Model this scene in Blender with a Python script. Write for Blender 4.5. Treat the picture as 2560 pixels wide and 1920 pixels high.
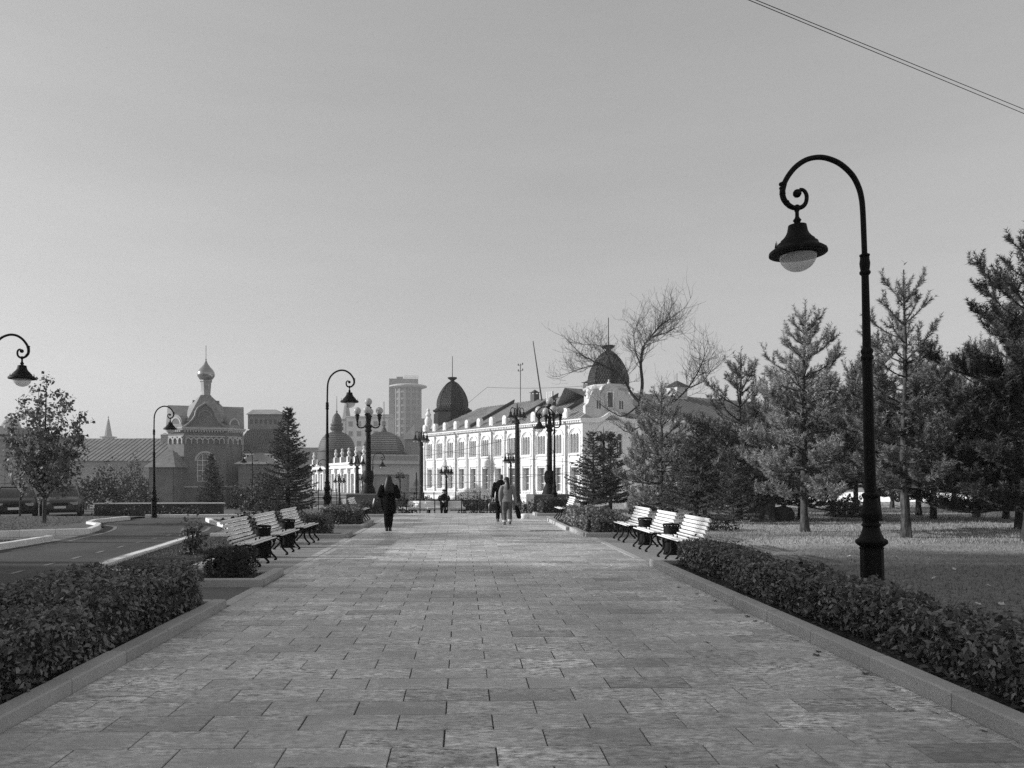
import bpy, bmesh, math, random
import numpy as np
from mathutils import Vector, Matrix

for _o in list(bpy.data.objects):
    bpy.data.objects.remove(_o)
SC = bpy.context.scene
COL = SC.collection
R = math.radians
random.seed(7)
NR = np.random.default_rng(11)

# ------------------------------------------------------------------ camera
CAM_H = 1.6
YAW = R(1.2)
FPX = 1910.0
cam_d = bpy.data.cameras.new('camera')
cam = bpy.data.objects.new('camera', cam_d)
COL.objects.link(cam)
cam.location = (0, 0, CAM_H)
cam.rotation_euler = (R(90), 0, -YAW)
cam_d.sensor_fit = 'HORIZONTAL'
cam_d.sensor_width = 36.0
cam_d.lens = FPX / 2560.0 * 36.0
cam_d.shift_x = 85 / 2560.0
cam_d.shift_y = 230 / 2560.0
cam_d.clip_start = 0.1
cam_d.clip_end = 6000
SC.camera = cam

# ------------------------------------------------------------------ light
SUN_EL = R(18)
SUN_AZ = R(-88)            # measured from +Y towards +X: low on the left
sun_dir = Vector((math.sin(SUN_AZ) * math.cos(SUN_EL), math.cos(SUN_AZ) * math.cos(SUN_EL), math.sin(SUN_EL)))
world = bpy.data.worlds.new('World')
SC.world = world
world.use_nodes = True
wn, wl = world.node_tree.nodes, world.node_tree.links
wn.clear()
w_out = wn.new('ShaderNodeOutputWorld')
w_bg = wn.new('ShaderNodeBackground')
w_sky = wn.new('ShaderNodeTexSky')
w_sky.sky_type = 'NISHITA'
w_sky.sun_disc = False
w_sky.sun_elevation = SUN_EL
w_sky.sun_rotation = SUN_AZ
w_sky.air_density = 1.0
w_sky.dust_density = 1.6
w_sky.ozone_density = 1.0
w_bw = wn.new('ShaderNodeRGBToBW')          # the photograph is black and white
w_pow = wn.new('ShaderNodeMath'); w_pow.operation = 'POWER'; w_pow.inputs[1].default_value = 0.52
w_mul = wn.new('ShaderNodeMath'); w_mul.operation = 'MULTIPLY'; w_mul.inputs[1].default_value = 3.15
w_tc = wn.new('ShaderNodeTexCoord')
w_map = wn.new('ShaderNodeMapping'); w_map.inputs['Scale'].default_value = (1.2, 1.2, 7)
w_map.inputs['Rotation'].default_value = (0.12, 0.2, 0.4)
w_noi = wn.new('ShaderNodeTexNoise'); w_noi.inputs['Scale'].default_value = 2.2
w_noi.inputs['Detail'].default_value = 7; w_noi.inputs['Roughness'].default_value = 0.62
w_mr = wn.new('ShaderNodeMapRange')
w_mr.inputs[1].default_value = 0.3; w_mr.inputs[2].default_value = 0.75
w_mr.inputs[3].default_value = 0.965; w_mr.inputs[4].default_value = 1.05
w_m2 = wn.new('ShaderNodeMath'); w_m2.operation = 'MULTIPLY'
wl.new(w_sky.outputs[0], w_bw.inputs[0]); wl.new(w_bw.outputs[0], w_pow.inputs[0])
wl.new(w_pow.outputs[0], w_mul.inputs[0])
wl.new(w_tc.outputs['Generated'], w_map.inputs[0]); wl.new(w_map.outputs[0], w_noi.inputs['Vector'])
wl.new(w_noi.outputs[0], w_mr.inputs[0])
wl.new(w_mul.outputs[0], w_m2.inputs[0]); wl.new(w_mr.outputs[0], w_m2.inputs[1])
wl.new(w_m2.outputs[0], w_bg.inputs['Color'])
w_bg.inputs['Strength'].default_value = 0.1
wl.new(w_bg.outputs[0], w_out.inputs['Surface'])

sun_l = bpy.data.lights.new('sun', 'SUN')
sun_o = bpy.data.objects.new('sun', sun_l)
COL.objects.link(sun_o)
sun_l.energy = 5.0
sun_l.angle = R(0.8)
sun_l.color = (1.0, 1.0, 1.0)
sun_o.location = (-60, 20, 40)
sun_o.rotation_euler = (-sun_dir).to_track_quat('-Z', 'Y').to_euler()

SC.view_settings.view_transform = 'Standard'
SC.view_settings.look = 'None'
SC.view_settings.exposure = 0.0
SC.view_settings.gamma = 1.0
SC.view_settings.use_curve_mapping = False
SC.render.engine = 'CYCLES'
SC.cycles.use_denoising = False
SC.cycles.max_bounces = 6
SC.cycles.diffuse_bounces = 3
SC.cycles.glossy_bounces = 3
SC.cycles.transmission_bounces = 4
SC.cycles.transparent_max_bounces = 8
SC.cycles.volume_bounces = 0

# ------------------------------------------------------------------ helpers
FW = Vector((math.sin(YAW), math.cos(YAW), 0))
RT = Vector((math.cos(YAW), -math.sin(YAW), 0))
def P(px, py, d):
    """world point seen at photograph pixel (px, py) at depth d metres"""
    p = FW * d + RT * ((px - 1195) / FPX * d)
    return Vector((p.x, p.y, CAM_H - (py - 1190) / FPX * d))
def G(px, py, z=0.0):
    d = (CAM_H - z) * FPX / (py - 1190)
    return P(px, py, d)
def ss(a, b, x):
    t = min(1.0, max(0.0, (x - a) / (b - a)))
    return t * t * (3 - 2 * t)
def terr(x, y):
    zl = -0.4 * ss(30, 38, y) - 1.0 * ss(40, 80, y)
    zc = -0.25 * ss(32.75, 33.3, y) - 3.8 * ss(41, 62, y)
    zr = -2.4 * ss(46, 70, y)
    a = ss(-13, -8, x); b = ss(4.4, 6.4, x)
    z = zl * (1 - a) + zc * a
    return z * (1 - b) + zr * b

class MB:
    def __init__(self):
        self.v = []; self.f = []
    def add(self, vs, fs):
        o = len(self.v)
        self.v += [tuple(p) for p in vs]
        self.f += [tuple(i + o for i in f) for f in fs]
        return self
    def box(self, x0, x1, y0, y1, z0, z1):
        vs = [(x0,y0,z0),(x1,y0,z0),(x1,y1,z0),(x0,y1,z0),(x0,y0,z1),(x1,y0,z1),(x1,y1,z1),(x0,y1,z1)]
        return self.add(vs, [(3,2,1,0),(4,5,6,7),(0,1,5,4),(1,2,6,5),(2,3,7,6),(3,0,4,7)])
    def cbox(self, x0, x1, y0, y1, z0, z1, c=0.01):
        """box with a chamfer round its top edges"""
        vs = [(x0,y0,z0),(x1,y0,z0),(x1,y1,z0),(x0,y1,z0),
              (x0,y0,z1-c),(x1,y0,z1-c),(x1,y1,z1-c),(x0,y1,z1-c),
              (x0+c,y0+c,z1),(x1-c,y0+c,z1),(x1-c,y1-c,z1),(x0+c,y1-c,z1)]
        fs = [(3,2,1,0)]
        for a in (0, 4):
            for i in range(4):
                j = (i + 1) % 4
                fs.append((a+i, a+j, a+4+j, a+4+i))
        fs.append((8, 9, 10, 11))
        return self.add(vs, fs)
    def obox(self, c, s, rz=0.0, ry=0.0, rx=0.0):
        m = Matrix.Translation(c) @ Matrix.Rotation(rz, 4, 'Z') @ Matrix.Rotation(ry, 4, 'Y') @ Matrix.Rotation(rx, 4, 'X')
        x, y, z = s[0]/2, s[1]/2, s[2]/2
        vs = [m @ Vector(p) for p in [(-x,-y,-z),(x,-y,-z),(x,y,-z),(-x,y,-z),(-x,-y,z),(x,-y,z),(x,y,z),(-x,y,z)]]
        return self.add(vs, [(3,2,1,0),(4,5,6,7),(0,1,5,4),(1,2,6,5),(2,3,7,6),(3,0,4,7)])
    def tube(self, pts, rads, n=8, cap=True, flat=None):
        pts = [Vector(p) for p in pts]
        if not hasattr(rads, '__len__'):
            rads = [rads] * len(pts)
        vs = []; fs = []
        t0 = (pts[1] - pts[0]).normalized()
        ref = Vector((0, 0, 1)) if abs(t0.z) < 0.9 else Vector((1, 0, 0))
        u = t0.cross(ref).normalized()
        for i, p in enumerate(pts):
            if i == 0: t = (pts[1] - pts[0])
            elif i == len(pts) - 1: t = (pts[-1] - pts[-2])
            else: t = (pts[i+1] - pts[i-1])
            t = t.normalized()
            u = u - t * u.dot(t)
            if u.length < 1e-6: u = t.orthogonal()
            u.normalize()
            w = t.cross(u)
            for k in range(n):
                a = 2 * math.pi * (k + 0.5) / n
                vs.append(p + (u * math.cos(a) + w * math.sin(a)) * rads[i])
        for i in range(len(pts) - 1):
            for k in range(n):
                k2 = (k + 1) % n
                fs.append((i*n+k, i*n+k2, (i+1)*n+k2, (i+1)*n+k))
        if cap:
            fs.append(tuple(range(n-1, -1, -1)))
            fs.append(tuple((len(pts)-1)*n + k for k in range(n)))
        return self.add(vs, fs)
    def lathe(self, prof, n=16, c=(0, 0, 0), cap=True, a0=0.0, sq=None):
        vs = []; fs = []
        for r, z in prof:
            for k in range(n):
                a = a0 + 2 * math.pi * k / n
                vs.append((c[0] + r * math.cos(a), c[1] + r * math.sin(a), c[2] + z))
        for i in range(len(prof) - 1):
            for k in range(n):
                k2 = (k + 1) % n
                fs.append((i*n+k, i*n+k2, (i+1)*n+k2, (i+1)*n+k))
        if cap:
            fs.append(tuple(range(n-1, -1, -1)))
            fs.append(tuple((len(prof)-1)*n + k for k in range(n)))
        return self.add(vs, fs)
    def prism(self, poly, y0, y1):
        """poly in x,z (counter-clockwise seen from -y), extruded from y0 (front) to y1"""
        n = len(poly)
        vs = [(x, y0, z) for x, z in poly] + [(x, y1, z) for x, z in poly]
        fs = [tuple(range(n)), tuple(range(2*n-1, n-1, -1))]
        for i in range(n):
            j = (i + 1) % n
            fs.append((j, i, n+i, n+j))
        return self.add(vs, fs)
    def hprism(self, poly, z0, z1):
        """poly in x,y (counter-clockwise from above), extruded upwards"""
        n = len(poly)
        vs = [(x, y, z0) for x, y in poly] + [(x, y, z1) for x, y in poly]
        fs = [tuple(range(n-1, -1, -1)), tuple(range(n, 2*n))]
        for i in range(n):
            j = (i + 1) % n
            fs.append((i, j, n+j, n+i))
        return self.add(vs, fs)
    def wall(self, x0, x1, z0, z1, ops, y0=0.0, y1=0.3, n=10):
        """wall front at y0 with real openings (xa, xb, za, zb, arched) and reveals back to y1"""
        ops = sorted(ops)
        def q(a, b, c, d): self.add([a, b, c, d], [(0, 1, 2, 3)])
        def rect(xa, xb, za, zb):
            if xb - xa > 1e-4 and zb - za > 1e-4:
                q((xa,y0,za),(xb,y0,za),(xb,y0,zb),(xa,y0,zb))
        x = x0
        for xa, xb, za, zb, ar in ops:
            rect(x, xa, z0, z1)
            rect(xa, xb, z0, za)
            q((xa,y0,za),(xb,y0,za),(xb,y1,za),(xa,y1,za))
            if ar:
                r = (xb - xa) / 2; cx = (xa + xb) / 2; zs = zb - r
                arc = [(cx - r*math.cos(math.pi*i/n), zs + r*math.sin(math.pi*i/n)) for i in range(n+1)]
                q((xa,y0,za),(xa,y1,za),(xa,y1,zs),(xa,y0,zs))
                q((xb,y1,za),(xb,y0,za),(xb,y0,zs),(xb,y1,zs))
                for i in range(n):
                    a, b = arc[i], arc[i+1]
                    q((a[0],y0,a[1]),(b[0],y0,b[1]),(b[0],y0,z1),(a[0],y0,z1))
                    q((b[0],y0,b[1]),(a[0],y0,a[1]),(a[0],y1,a[1]),(b[0],y1,b[1]))
            else:
                rect(xa, xb, zb, z1)
                q((xa,y0,za),(xa,y1,za),(xa,y1,zb),(xa,y0,zb))
                q((xb,y1,za),(xb,y0,za),(xb,y0,zb),(xb,y1,zb))
                q((xb,y0,zb),(xa,y0,zb),(xa,y1,zb),(xb,y1,zb))
            x = xb
        rect(x, x1, z0, z1)
        return self
    def archpane(self, xa, xb, za, zb, y, n=10):
        r = (xb - xa) / 2; cx = (xa + xb) / 2; zs = zb - r
        vs = [(xa, y, za), (xb, y, za)] + [(cx + r*math.cos(math.pi*i/n), y, zs + r*math.sin(math.pi*i/n)) for i in range(n+1)]
        return self.add(vs, [tuple(range(len(vs)))])
    def archband(self, cx, zs, r0, r1, y0, y1, n=14, a0=0.0, a1=math.pi):
        """half ring moulding, front at y0, back at y1"""
        vs = []; fs = []
        for i in range(n+1):
            a = a0 + (a1 - a0) * i / n
            c, s = math.cos(a), math.sin(a)
            vs += [(cx+r0*c, y0, zs+r0*s), (cx+r1*c, y0, zs+r1*s), (cx+r1*c, y1, zs+r1*s), (cx+r0*c, y1, zs+r0*s)]
        for i in range(n):
            a = i*4; b = a+4
            fs += [(a, a+1, b+1, b), (a+1, a+2, b+2, b+1), (a+3, a, b, b+3)]
        fs += [(0, 3, 2, 1), (n*4, n*4+1, n*4+2, n*4+3)]
        return self.add(vs, fs)
    def mesh(self, name, mat, smooth=False):
        me = bpy.data.meshes.new(name)
        me.from_pydata(self.v, [], self.f)
        me.validate(clean_customdata=False)
        if mat: me.materials.append(mat)
        if smooth:
            me.polygons.foreach_set('use_smooth', [True] * len(me.polygons))
            try:
                me.set_sharp_from_angle(angle=R(38))
            except Exception:
                pass
        me.update()
        return me
    def build(self, name, mat, parent=None, smooth=False, loc=None, rz=0.0):
        return link(name, self.mesh(name, mat, smooth), parent, loc, rz)

def link(name, me, parent=None, loc=None, rz=0.0):
    o = bpy.data.objects.new(name, me)
    COL.objects.link(o)
    if parent: o.parent = parent
    if loc is not None: o.location = loc
    if rz: o.rotation_euler[2] = rz
    return o
def npmesh(name, verts, faces, mat):
    """verts (N,3), faces (M,k) as numpy arrays"""
    me = bpy.data.meshes.new(name)
    verts = np.asarray(verts, dtype=np.float32); faces = np.asarray(faces, dtype=np.int32)
    me.vertices.add(len(verts)); me.vertices.foreach_set('co', verts.ravel())
    m, k = faces.shape
    me.loops.add(m * k); me.loops.foreach_set('vertex_index', faces.ravel())
    me.polygons.add(m)
    me.polygons.foreach_set('loop_start', np.arange(0, m * k, k, dtype=np.int32))
    try: me.polygons.foreach_set('loop_total', np.full(m, k, dtype=np.int32))
    except Exception: pass
    if mat: me.materials.append(mat)
    me.update(calc_edges=True)
    return me
def tag(o, label=None, cat=None, group=None, kind=None):
    if label: o['label'] = label
    if cat: o['category'] = cat
    if group: o['group'] = group
    if kind: o['kind'] = kind
    return o
def thing(name, label, cat, loc=(0, 0, 0), rz=0.0, group=None, scale=None):
    o = bpy.data.objects.new(name, None)
    COL.objects.link(o)
    o.location = loc; o.rotation_euler[2] = rz
    o.empty_display_size = 0.2
    if scale: o.scale = (scale, scale, scale)
    return tag(o, label, cat, group)
def copy_tree(o, parent=None):
    c = o.copy(); COL.objects.link(c)
    if parent: c.parent = parent
    for ch in list(o.children):
        copy_tree(ch, c)
    return c
def dup(root, loc, rz, label, group=None, scale=None):
    c = copy_tree(root)
    c.location = loc; c.rotation_euler[2] = rz
    if scale: c.scale = (scale, scale, scale)
    return tag(c, label, None, group)

# ------------------------------------------------------------------ materials (all grey: black-and-white photograph)
MATS = {}
def mat(name, base, rough=0.7, var=0.15, scale=4.0, bump=0.0, bscale=60.0, stretch=(1, 1, 1), metal=0.0,
        rnd=0.0, spec=0.4, coord='Object', var2=0.0, scale2=30.0, transl=0.0, coat=0.0):
    m = bpy.data.materials.new(name); m.use_nodes = True
    nt = m.node_tree; n = nt.nodes; l = nt.links
    bs = n['Principled BSDF']
    bs.inputs['Roughness'].default_value = rough
    bs.inputs['Metallic'].default_value = metal
    bs.inputs['Specular IOR Level'].default_value = spec
    if coat: bs.inputs['Coat Weight'].default_value = coat
    tc = n.new('ShaderNodeTexCoord'); mp = n.new('ShaderNodeMapping')
    if coord == 'World':
        ge = n.new('ShaderNodeNewGeometry'); l.new(ge.outputs['Position'], mp.inputs[0])
    else:
        l.new(tc.outputs['Object'], mp.inputs[0])
    mp.inputs['Scale'].default_value = stretch
    val = None
    def noise(sc, det=4):
        t = n.new('ShaderNodeTexNoise'); t.inputs['Scale'].default_value = sc; t.inputs['Detail'].default_value = det
        t.inputs['Roughness'].default_value = 0.6
        l.new(mp.outputs[0], t.inputs['Vector']); return t
    def mr(src, lo, hi, a=0.3, b=0.7):
        q = n.new('ShaderNodeMapRange'); q.inputs[1].default_value = a; q.inputs[2].default_value = b
        q.inputs[3].default_value = lo; q.inputs[4].default_value = hi; l.new(src, q.inputs[0]); return q.outputs[0]
    def mul(a, b):
        q = n.new('ShaderNodeMath'); q.operation = 'MULTIPLY'; l.new(a, q.inputs[0])
        if isinstance(b, float): q.inputs[1].default_value = b
        else: l.new(b, q.inputs[1])
        return q.outputs[0]
    t1 = noise(scale)
    val = mr(t1.outputs[0], base * (1 - var), base * (1 + var))
    if var2:
        t2 = noise(scale2, 6)
        val = mul(val, mr(t2.outputs[0], 1 - var2, 1 + var2))
    if rnd:
        if rnd > 0:
            oi = n.new('ShaderNodeObjectInfo'); src = oi.outputs['Random']
        else:
            g2 = n.new('ShaderNodeNewGeometry'); src = g2.outputs['Random Per Island']
        val = mul(val, mr(src, 1 - abs(rnd), 1 + abs(rnd), 0, 1))
    cc = n.new('ShaderNodeCombineColor')
    for i in range(3): l.new(val, cc.inputs[i])
    l.new(cc.outputs[0], bs.inputs['Base Color'])
    if bump:
        t3 = noise(bscale, 6)
        b = n.new('ShaderNodeBump'); b.inputs['Strength'].default_value = bump; b.inputs['Distance'].default_value = 0.02
        l.new(t3.outputs[0], b.inputs['Height']); l.new(b.outputs[0], bs.inputs['Normal'])
    if transl:
        tr = n.new('ShaderNodeBsdfTranslucent'); l.new(cc.outputs[0], tr.inputs['Color'])
        mx = n.new('ShaderNodeMixShader'); mx.inputs[0].default_value = transl
        l.new(bs.outputs[0], mx.inputs[1]); l.new(tr.outputs[0], mx.inputs[2])
        l.new(mx.outputs[0], n['Material Output'].inputs['Surface'])
    MATS[name] = m
    return m
M = MATS
mat('iron', 0.006, 0.6, 0.3, 6, bump=0.12, bscale=80, spec=0.14)
mat('iron_dark', 0.009, 0.6, 0.3, 5, spec=0.14)
mat('slat_white', 0.84, 0.45, 0.07, 5, stretch=(3, 1, 8), bump=0.1, bscale=40, var2=0.06)
mat('granite', 0.42, 0.75, 0.12, 1.3, bump=0.25, bscale=150, var2=0.22, scale2=110, coord='World', rnd=0.09)
mat('granite_pale', 0.82, 0.8, 0.1, 1.5, bump=0.2, bscale=120, var2=0.15, scale2=90, coord='World', rnd=0.06)
mat('band', 0.44, 0.8, 0.1, 1.5, bump=0.2, bscale=120, var2=0.15, scale2=90, coord='World', rnd=0.08)
mat('mortar', 0.05, 0.95, 0.2, 8)
mat('bay_paving', 0.30, 0.9, 0.12, 0.9, bump=0.3, bscale=140, var2=0.16, scale2=70, coord='World')
mat('asphalt', 0.062, 0.9, 0.32, 0.6, bump=0.35, bscale=160, var2=0.22, scale2=120, coord='World')
mat('asphalt_grey', 0.15, 0.92, 0.15, 0.7, bump=0.35, bscale=160, var2=0.22, scale2=100, coord='World')
mat('road_paint', 0.20, 0.8, 0.35, 3, var2=0.3, scale2=60, coord='World')
mat('city_ground', 0.26, 0.95, 0.2, 0.15, coord='World', var2=0.15, scale2=3)
mat('soil', 0.030, 0.95, 0.35, 6, bump=0.8, bscale=40, var2=0.3, scale2=60, coord='World')
mat('leaf_hedge', 0.17, 0.5, 0.35, 2.2, rnd=-0.7, spec=0.45, transl=0.2, coord='World')
mat('leaf_bush', 0.10, 0.55, 0.4, 2.0, rnd=-0.5, transl=0.25, coord='World')
mat('leaf_dark', 0.045, 0.6, 0.4, 2.0, rnd=-0.5, transl=0.2, coord='World')
mat('leaf_maple', 0.17, 0.55, 0.4, 1.2, rnd=-0.6, transl=0.35, coord='World')
mat('twig', 0.07, 0.85, 0.3, 9)
mat('twig_black', 0.04, 0.85, 0.3, 9)
mat('bark', 0.065, 0.9, 0.6, 9, bump=1.0, bscale=16, stretch=(1, 1, 0.35), var2=0.6, scale2=22)
mat('bark_dark', 0.045, 0.9, 0.4, 7, bump=1.0, bscale=14, stretch=(1, 1, 0.3), var2=0.3)
mat('needle_pale', 0.30, 0.6, 0.35, 1.3, rnd=-0.35, transl=0.12, spec=0.2)
mat('needle_mid', 0.19, 0.6, 0.35, 1.3, rnd=-0.35, transl=0.12, spec=0.2)
mat('needle_dark', 0.08, 0.6, 0.3, 1.3, rnd=-0.35, transl=0.12, spec=0.2)
mat('needle_spruce', 0.10, 0.6, 0.3, 1.5, rnd=-0.4, transl=0.12, spec=0.2)
mat('dry_leaf', 0.5, 0.7, 0.25, 10)
mat('dry_leaf_dark', 0.07, 0.8, 0.3, 10)
mat('twig_bare', 0.14, 0.85, 0.3, 9)
# ------------------------------------------------------------------ special ground materials
def paver_mat(name, island):
    m = bpy.data.materials.new(name); m.use_nodes = True
    nt = m.node_tree; n = nt.nodes; l = nt.links
    bs = n['Principled BSDF']; bs.inputs['Roughness'].default_value = 0.40; bs.inputs['Specular IOR Level'].default_value = 0.55
    ge = n.new('ShaderNodeNewGeometry')
    if island: rsrc = ge.outputs['Random Per Island']
    else:
        oi = n.new('ShaderNodeObjectInfo'); rsrc = oi.outputs['Random']
    off = n.new('ShaderNodeVectorMath'); off.operation = 'ADD'
    sc = n.new('ShaderNodeMath'); sc.operation = 'MULTIPLY'; sc.inputs[1].default_value = 40.0
    l.new(rsrc, sc.inputs[0])
    cx = n.new('ShaderNodeCombineXYZ'); l.new(sc.outputs[0], cx.inputs[2])
    l.new(ge.outputs['Position'], off.inputs[0]); l.new(cx.outputs[0], off.inputs[1])
    mp = n.new('ShaderNodeMapping'); mp.inputs['Scale'].default_value = (0.42, 1.0, 1.0)
    l.new(off.outputs[0], mp.inputs[0])
    def noise(vec, s, d=5, r=0.6):
        t = n.new('ShaderNodeTexNoise'); t.inputs['Scale'].default_value = s; t.inputs['Detail'].default_value = d
        t.inputs['Roughness'].default_value = r; l.new(vec, t.inputs['Vector']); return t.outputs[0]
    def mr(src, lo, hi, a, b):
        q = n.new('ShaderNodeMapRange'); q.inputs[1].default_value = a; q.inputs[2].default_value = b
        q.inputs[3].default_value = lo; q.inputs[4].default_value = hi; l.new(src, q.inputs[0]); return q.outputs[0]
    def op(o, a, b):
        q = n.new('ShaderNodeMath'); q.operation = o
        for i, s in enumerate((a, b)):
            if isinstance(s, (int, float)): q.inputs[i].default_value = s
            else: l.new(s, q.inputs[i])
        return q.outputs[0]
    flake = noise(mp.outputs[0], 30, 9, 0.75)
    patch = noise(mp.outputs[0], 2.6, 4)
    wide = noise(ge.outputs['Position'], 0.42, 3)
    fl = mr(flake, -0.95, 1.25, 0.38, 0.64)
    amt = op('MULTIPLY', mr(patch, 0.12, 1.0, 0.36, 0.6), mr(wide, 0.5, 1.0, 0.35, 0.6))
    sp = op('ADD', 1.0, op('MULTIPLY', fl, amt))
    rv = mr(rsrc, 0.68, 1.06, 0.0, 0.38)
    v = op('MULTIPLY', op('MULTIPLY', sp, rv), mr(wide, 0.36, 0.60, 0.36, 0.64))
    v = op('MULTIPLY', v, mr(patch, 0.82, 1.14, 0.34, 0.66))
    cc = n.new('ShaderNodeCombineColor')
    for i in range(3): l.new(v, cc.inputs[i])
    l.new(cc.outputs[0], bs.inputs['Base Color'])
    b = n.new('ShaderNodeBump'); b.inputs['Strength'].default_value = 0.8; b.inputs['Distance'].default_value = 0.014
    l.new(flake, b.inputs['Height']); l.new(b.outputs[0], bs.inputs['Normal'])
    M[name] = m
paver_mat('paver', False); paver_mat('paver_far', True)

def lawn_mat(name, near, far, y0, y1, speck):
    """mown turf with shade painted into its near tone, paler dry grass farther out"""
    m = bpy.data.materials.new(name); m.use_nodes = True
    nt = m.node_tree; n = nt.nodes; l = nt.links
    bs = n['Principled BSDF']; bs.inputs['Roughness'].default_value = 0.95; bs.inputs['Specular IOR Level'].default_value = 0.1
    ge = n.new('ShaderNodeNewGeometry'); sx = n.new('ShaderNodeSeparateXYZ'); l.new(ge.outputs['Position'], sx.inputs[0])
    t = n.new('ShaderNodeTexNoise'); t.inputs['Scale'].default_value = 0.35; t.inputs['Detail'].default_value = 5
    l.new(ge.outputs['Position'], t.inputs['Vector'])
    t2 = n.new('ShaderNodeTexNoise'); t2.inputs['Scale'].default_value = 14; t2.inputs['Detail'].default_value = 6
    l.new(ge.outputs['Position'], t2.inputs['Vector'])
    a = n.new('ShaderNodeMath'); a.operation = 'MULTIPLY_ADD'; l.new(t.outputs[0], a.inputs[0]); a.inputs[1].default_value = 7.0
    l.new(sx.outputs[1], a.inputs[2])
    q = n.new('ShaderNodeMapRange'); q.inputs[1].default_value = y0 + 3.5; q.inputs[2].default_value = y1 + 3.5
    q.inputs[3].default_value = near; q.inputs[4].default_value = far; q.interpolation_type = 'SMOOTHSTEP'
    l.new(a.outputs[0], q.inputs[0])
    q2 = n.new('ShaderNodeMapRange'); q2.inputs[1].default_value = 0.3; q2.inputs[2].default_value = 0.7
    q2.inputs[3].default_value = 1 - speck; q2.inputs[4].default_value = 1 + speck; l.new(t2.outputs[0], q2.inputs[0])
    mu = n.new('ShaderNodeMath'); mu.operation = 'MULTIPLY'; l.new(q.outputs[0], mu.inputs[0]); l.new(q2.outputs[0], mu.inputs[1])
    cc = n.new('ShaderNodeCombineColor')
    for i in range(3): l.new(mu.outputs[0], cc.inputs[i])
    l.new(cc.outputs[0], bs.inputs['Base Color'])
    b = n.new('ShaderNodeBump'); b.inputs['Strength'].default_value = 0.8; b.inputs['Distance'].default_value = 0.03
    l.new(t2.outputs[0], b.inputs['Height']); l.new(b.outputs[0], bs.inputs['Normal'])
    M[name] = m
lawn_mat('lawn_right', 0.18, 0.46, 14.5, 19.0, 0.3)  # darker near tone stands in for shade over the mown turf
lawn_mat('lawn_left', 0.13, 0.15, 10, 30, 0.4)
lawn_mat('grass_right', 0.17, 0.31, 14.5, 19.0, 0.3)  # blades carry the same shade painted into the near tone
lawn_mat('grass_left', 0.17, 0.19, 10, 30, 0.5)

# ------------------------------------------------------------------ ground sheets
def sheet(name, poly, z, m, kind='structure', label=None, follow=False):
    mb = MB(); mb.add([(x, y, z + (terr(x, y) if follow else 0)) for x, y in poly], [tuple(range(len(poly)))])
    o = mb.build(name, m)
    return tag(o, label, None, None, kind)
def gridsheet(name, xs, ys, zoff, m, label=None):
    nx, ny = len(xs), len(ys)
    v = [(x, y, terr(x, y) + zoff) for y in ys for x in xs]
    f = [(j*nx+i, j*nx+i+1, (j+1)*nx+i+1, (j+1)*nx+i) for j in range(ny-1) for i in range(nx-1)]
    mb = MB(); mb.add(v, f)
    o = mb.build(name, m, smooth=False)
    return tag(o, label, None, None, 'structure')
def frange(a, b, s):
    out = []; x = a
    while x < b - 1e-6:
        out.append(x); x += s
    out.append(b); return out
gx = [-2600, -1200, -600, -300, -160, -100, -70, -50] + frange(-40, 40, 1.0) + [50, 70, 100, 160, 300, 600, 1200, 2600]
gy = [-400, -100, -30] + frange(-10, 30, 4) + frange(30.5, 36, 0.25) + frange(37, 90, 1.5) + [110, 160, 300, 600, 1200, 2600]
gridsheet('ground', gx, gy, -0.07, M['city_ground'], 'wide grey ground of the town beyond the promenade')

PL, PR = -2.87, 3.35
Y0, Y1 = 2.0, 32.7
mb = MB(); mb.box(PL - 0.02, PR + 0.02, Y0, Y1, -0.5, -0.012)
prom = tag(mb.build('promenade', M['mortar']), 'wide promenade of staggered grey granite slabs', None, None, 'structure')

W_, D_ = 0.617, 0.308
JX, JY = 0.005, 0.004
K0Y, K0X = 4.212, 0.20
def paver_rows():
    k = int((Y0 - K0Y) / D_) - 1
    while True:
        ya = K0Y + k * D_; yb = ya + D_
        if ya > Y1 - 0.05: break
        if ya >= Y0 - 0.01:
            off = K0X + (0.0 if k % 2 == 0 else W_ / 2)
            i0 = int(math.floor((PL - off) / W_)); x = off + i0 * W_
            while x < PR:
                xa, xb = max(x, PL), min(x + W_, PR)
                if xb - xa > 0.04:
                    yield k, xa, xb, ya, min(yb, Y1)
                x += W_
        k += 1
near_cache = {}
far_mb = MB()
count = 0
rr = random.Random(5)
for k, xa, xb, ya, yb in paver_rows():
    w, d = xb - xa, yb - ya
    jx, jy = (JX if k < 12 else .0035) + rr.uniform(-0.001, 0.002), JY
    if k >= 0 and count < 300:
        key = (round(w, 3), round(d, 3))
        if key not in near_cache:
            mb = MB(); mb.cbox(-w/2 + jx, w/2 - jx, -d/2 + jy, d/2 - jy, -0.05, 0.0, 0.004)
            near_cache[key] = mb.mesh('paving_slab', M['paver'])
        o = link('paving_slab', near_cache[key], prom, ((xa+xb)/2 + rr.uniform(-.0015, .0015), (ya+yb)/2, rr.uniform(-0.0025, 0.001)))
        o.rotation_euler = (rr.uniform(-.004, .004), rr.uniform(-.003, .003), rr.uniform(-.0025, .0025))
        count += 1
    else:
        z = rr.uniform(-0.003, 0.001)
        far_mb.cbox(xa + jx, xb - jx, ya + jy, yb - jy, -0.05, z, 0.004)
tag(far_mb.build('far_paving_slabs', M['paver_far'], prom), None, None, None, 'stuff')

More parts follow.
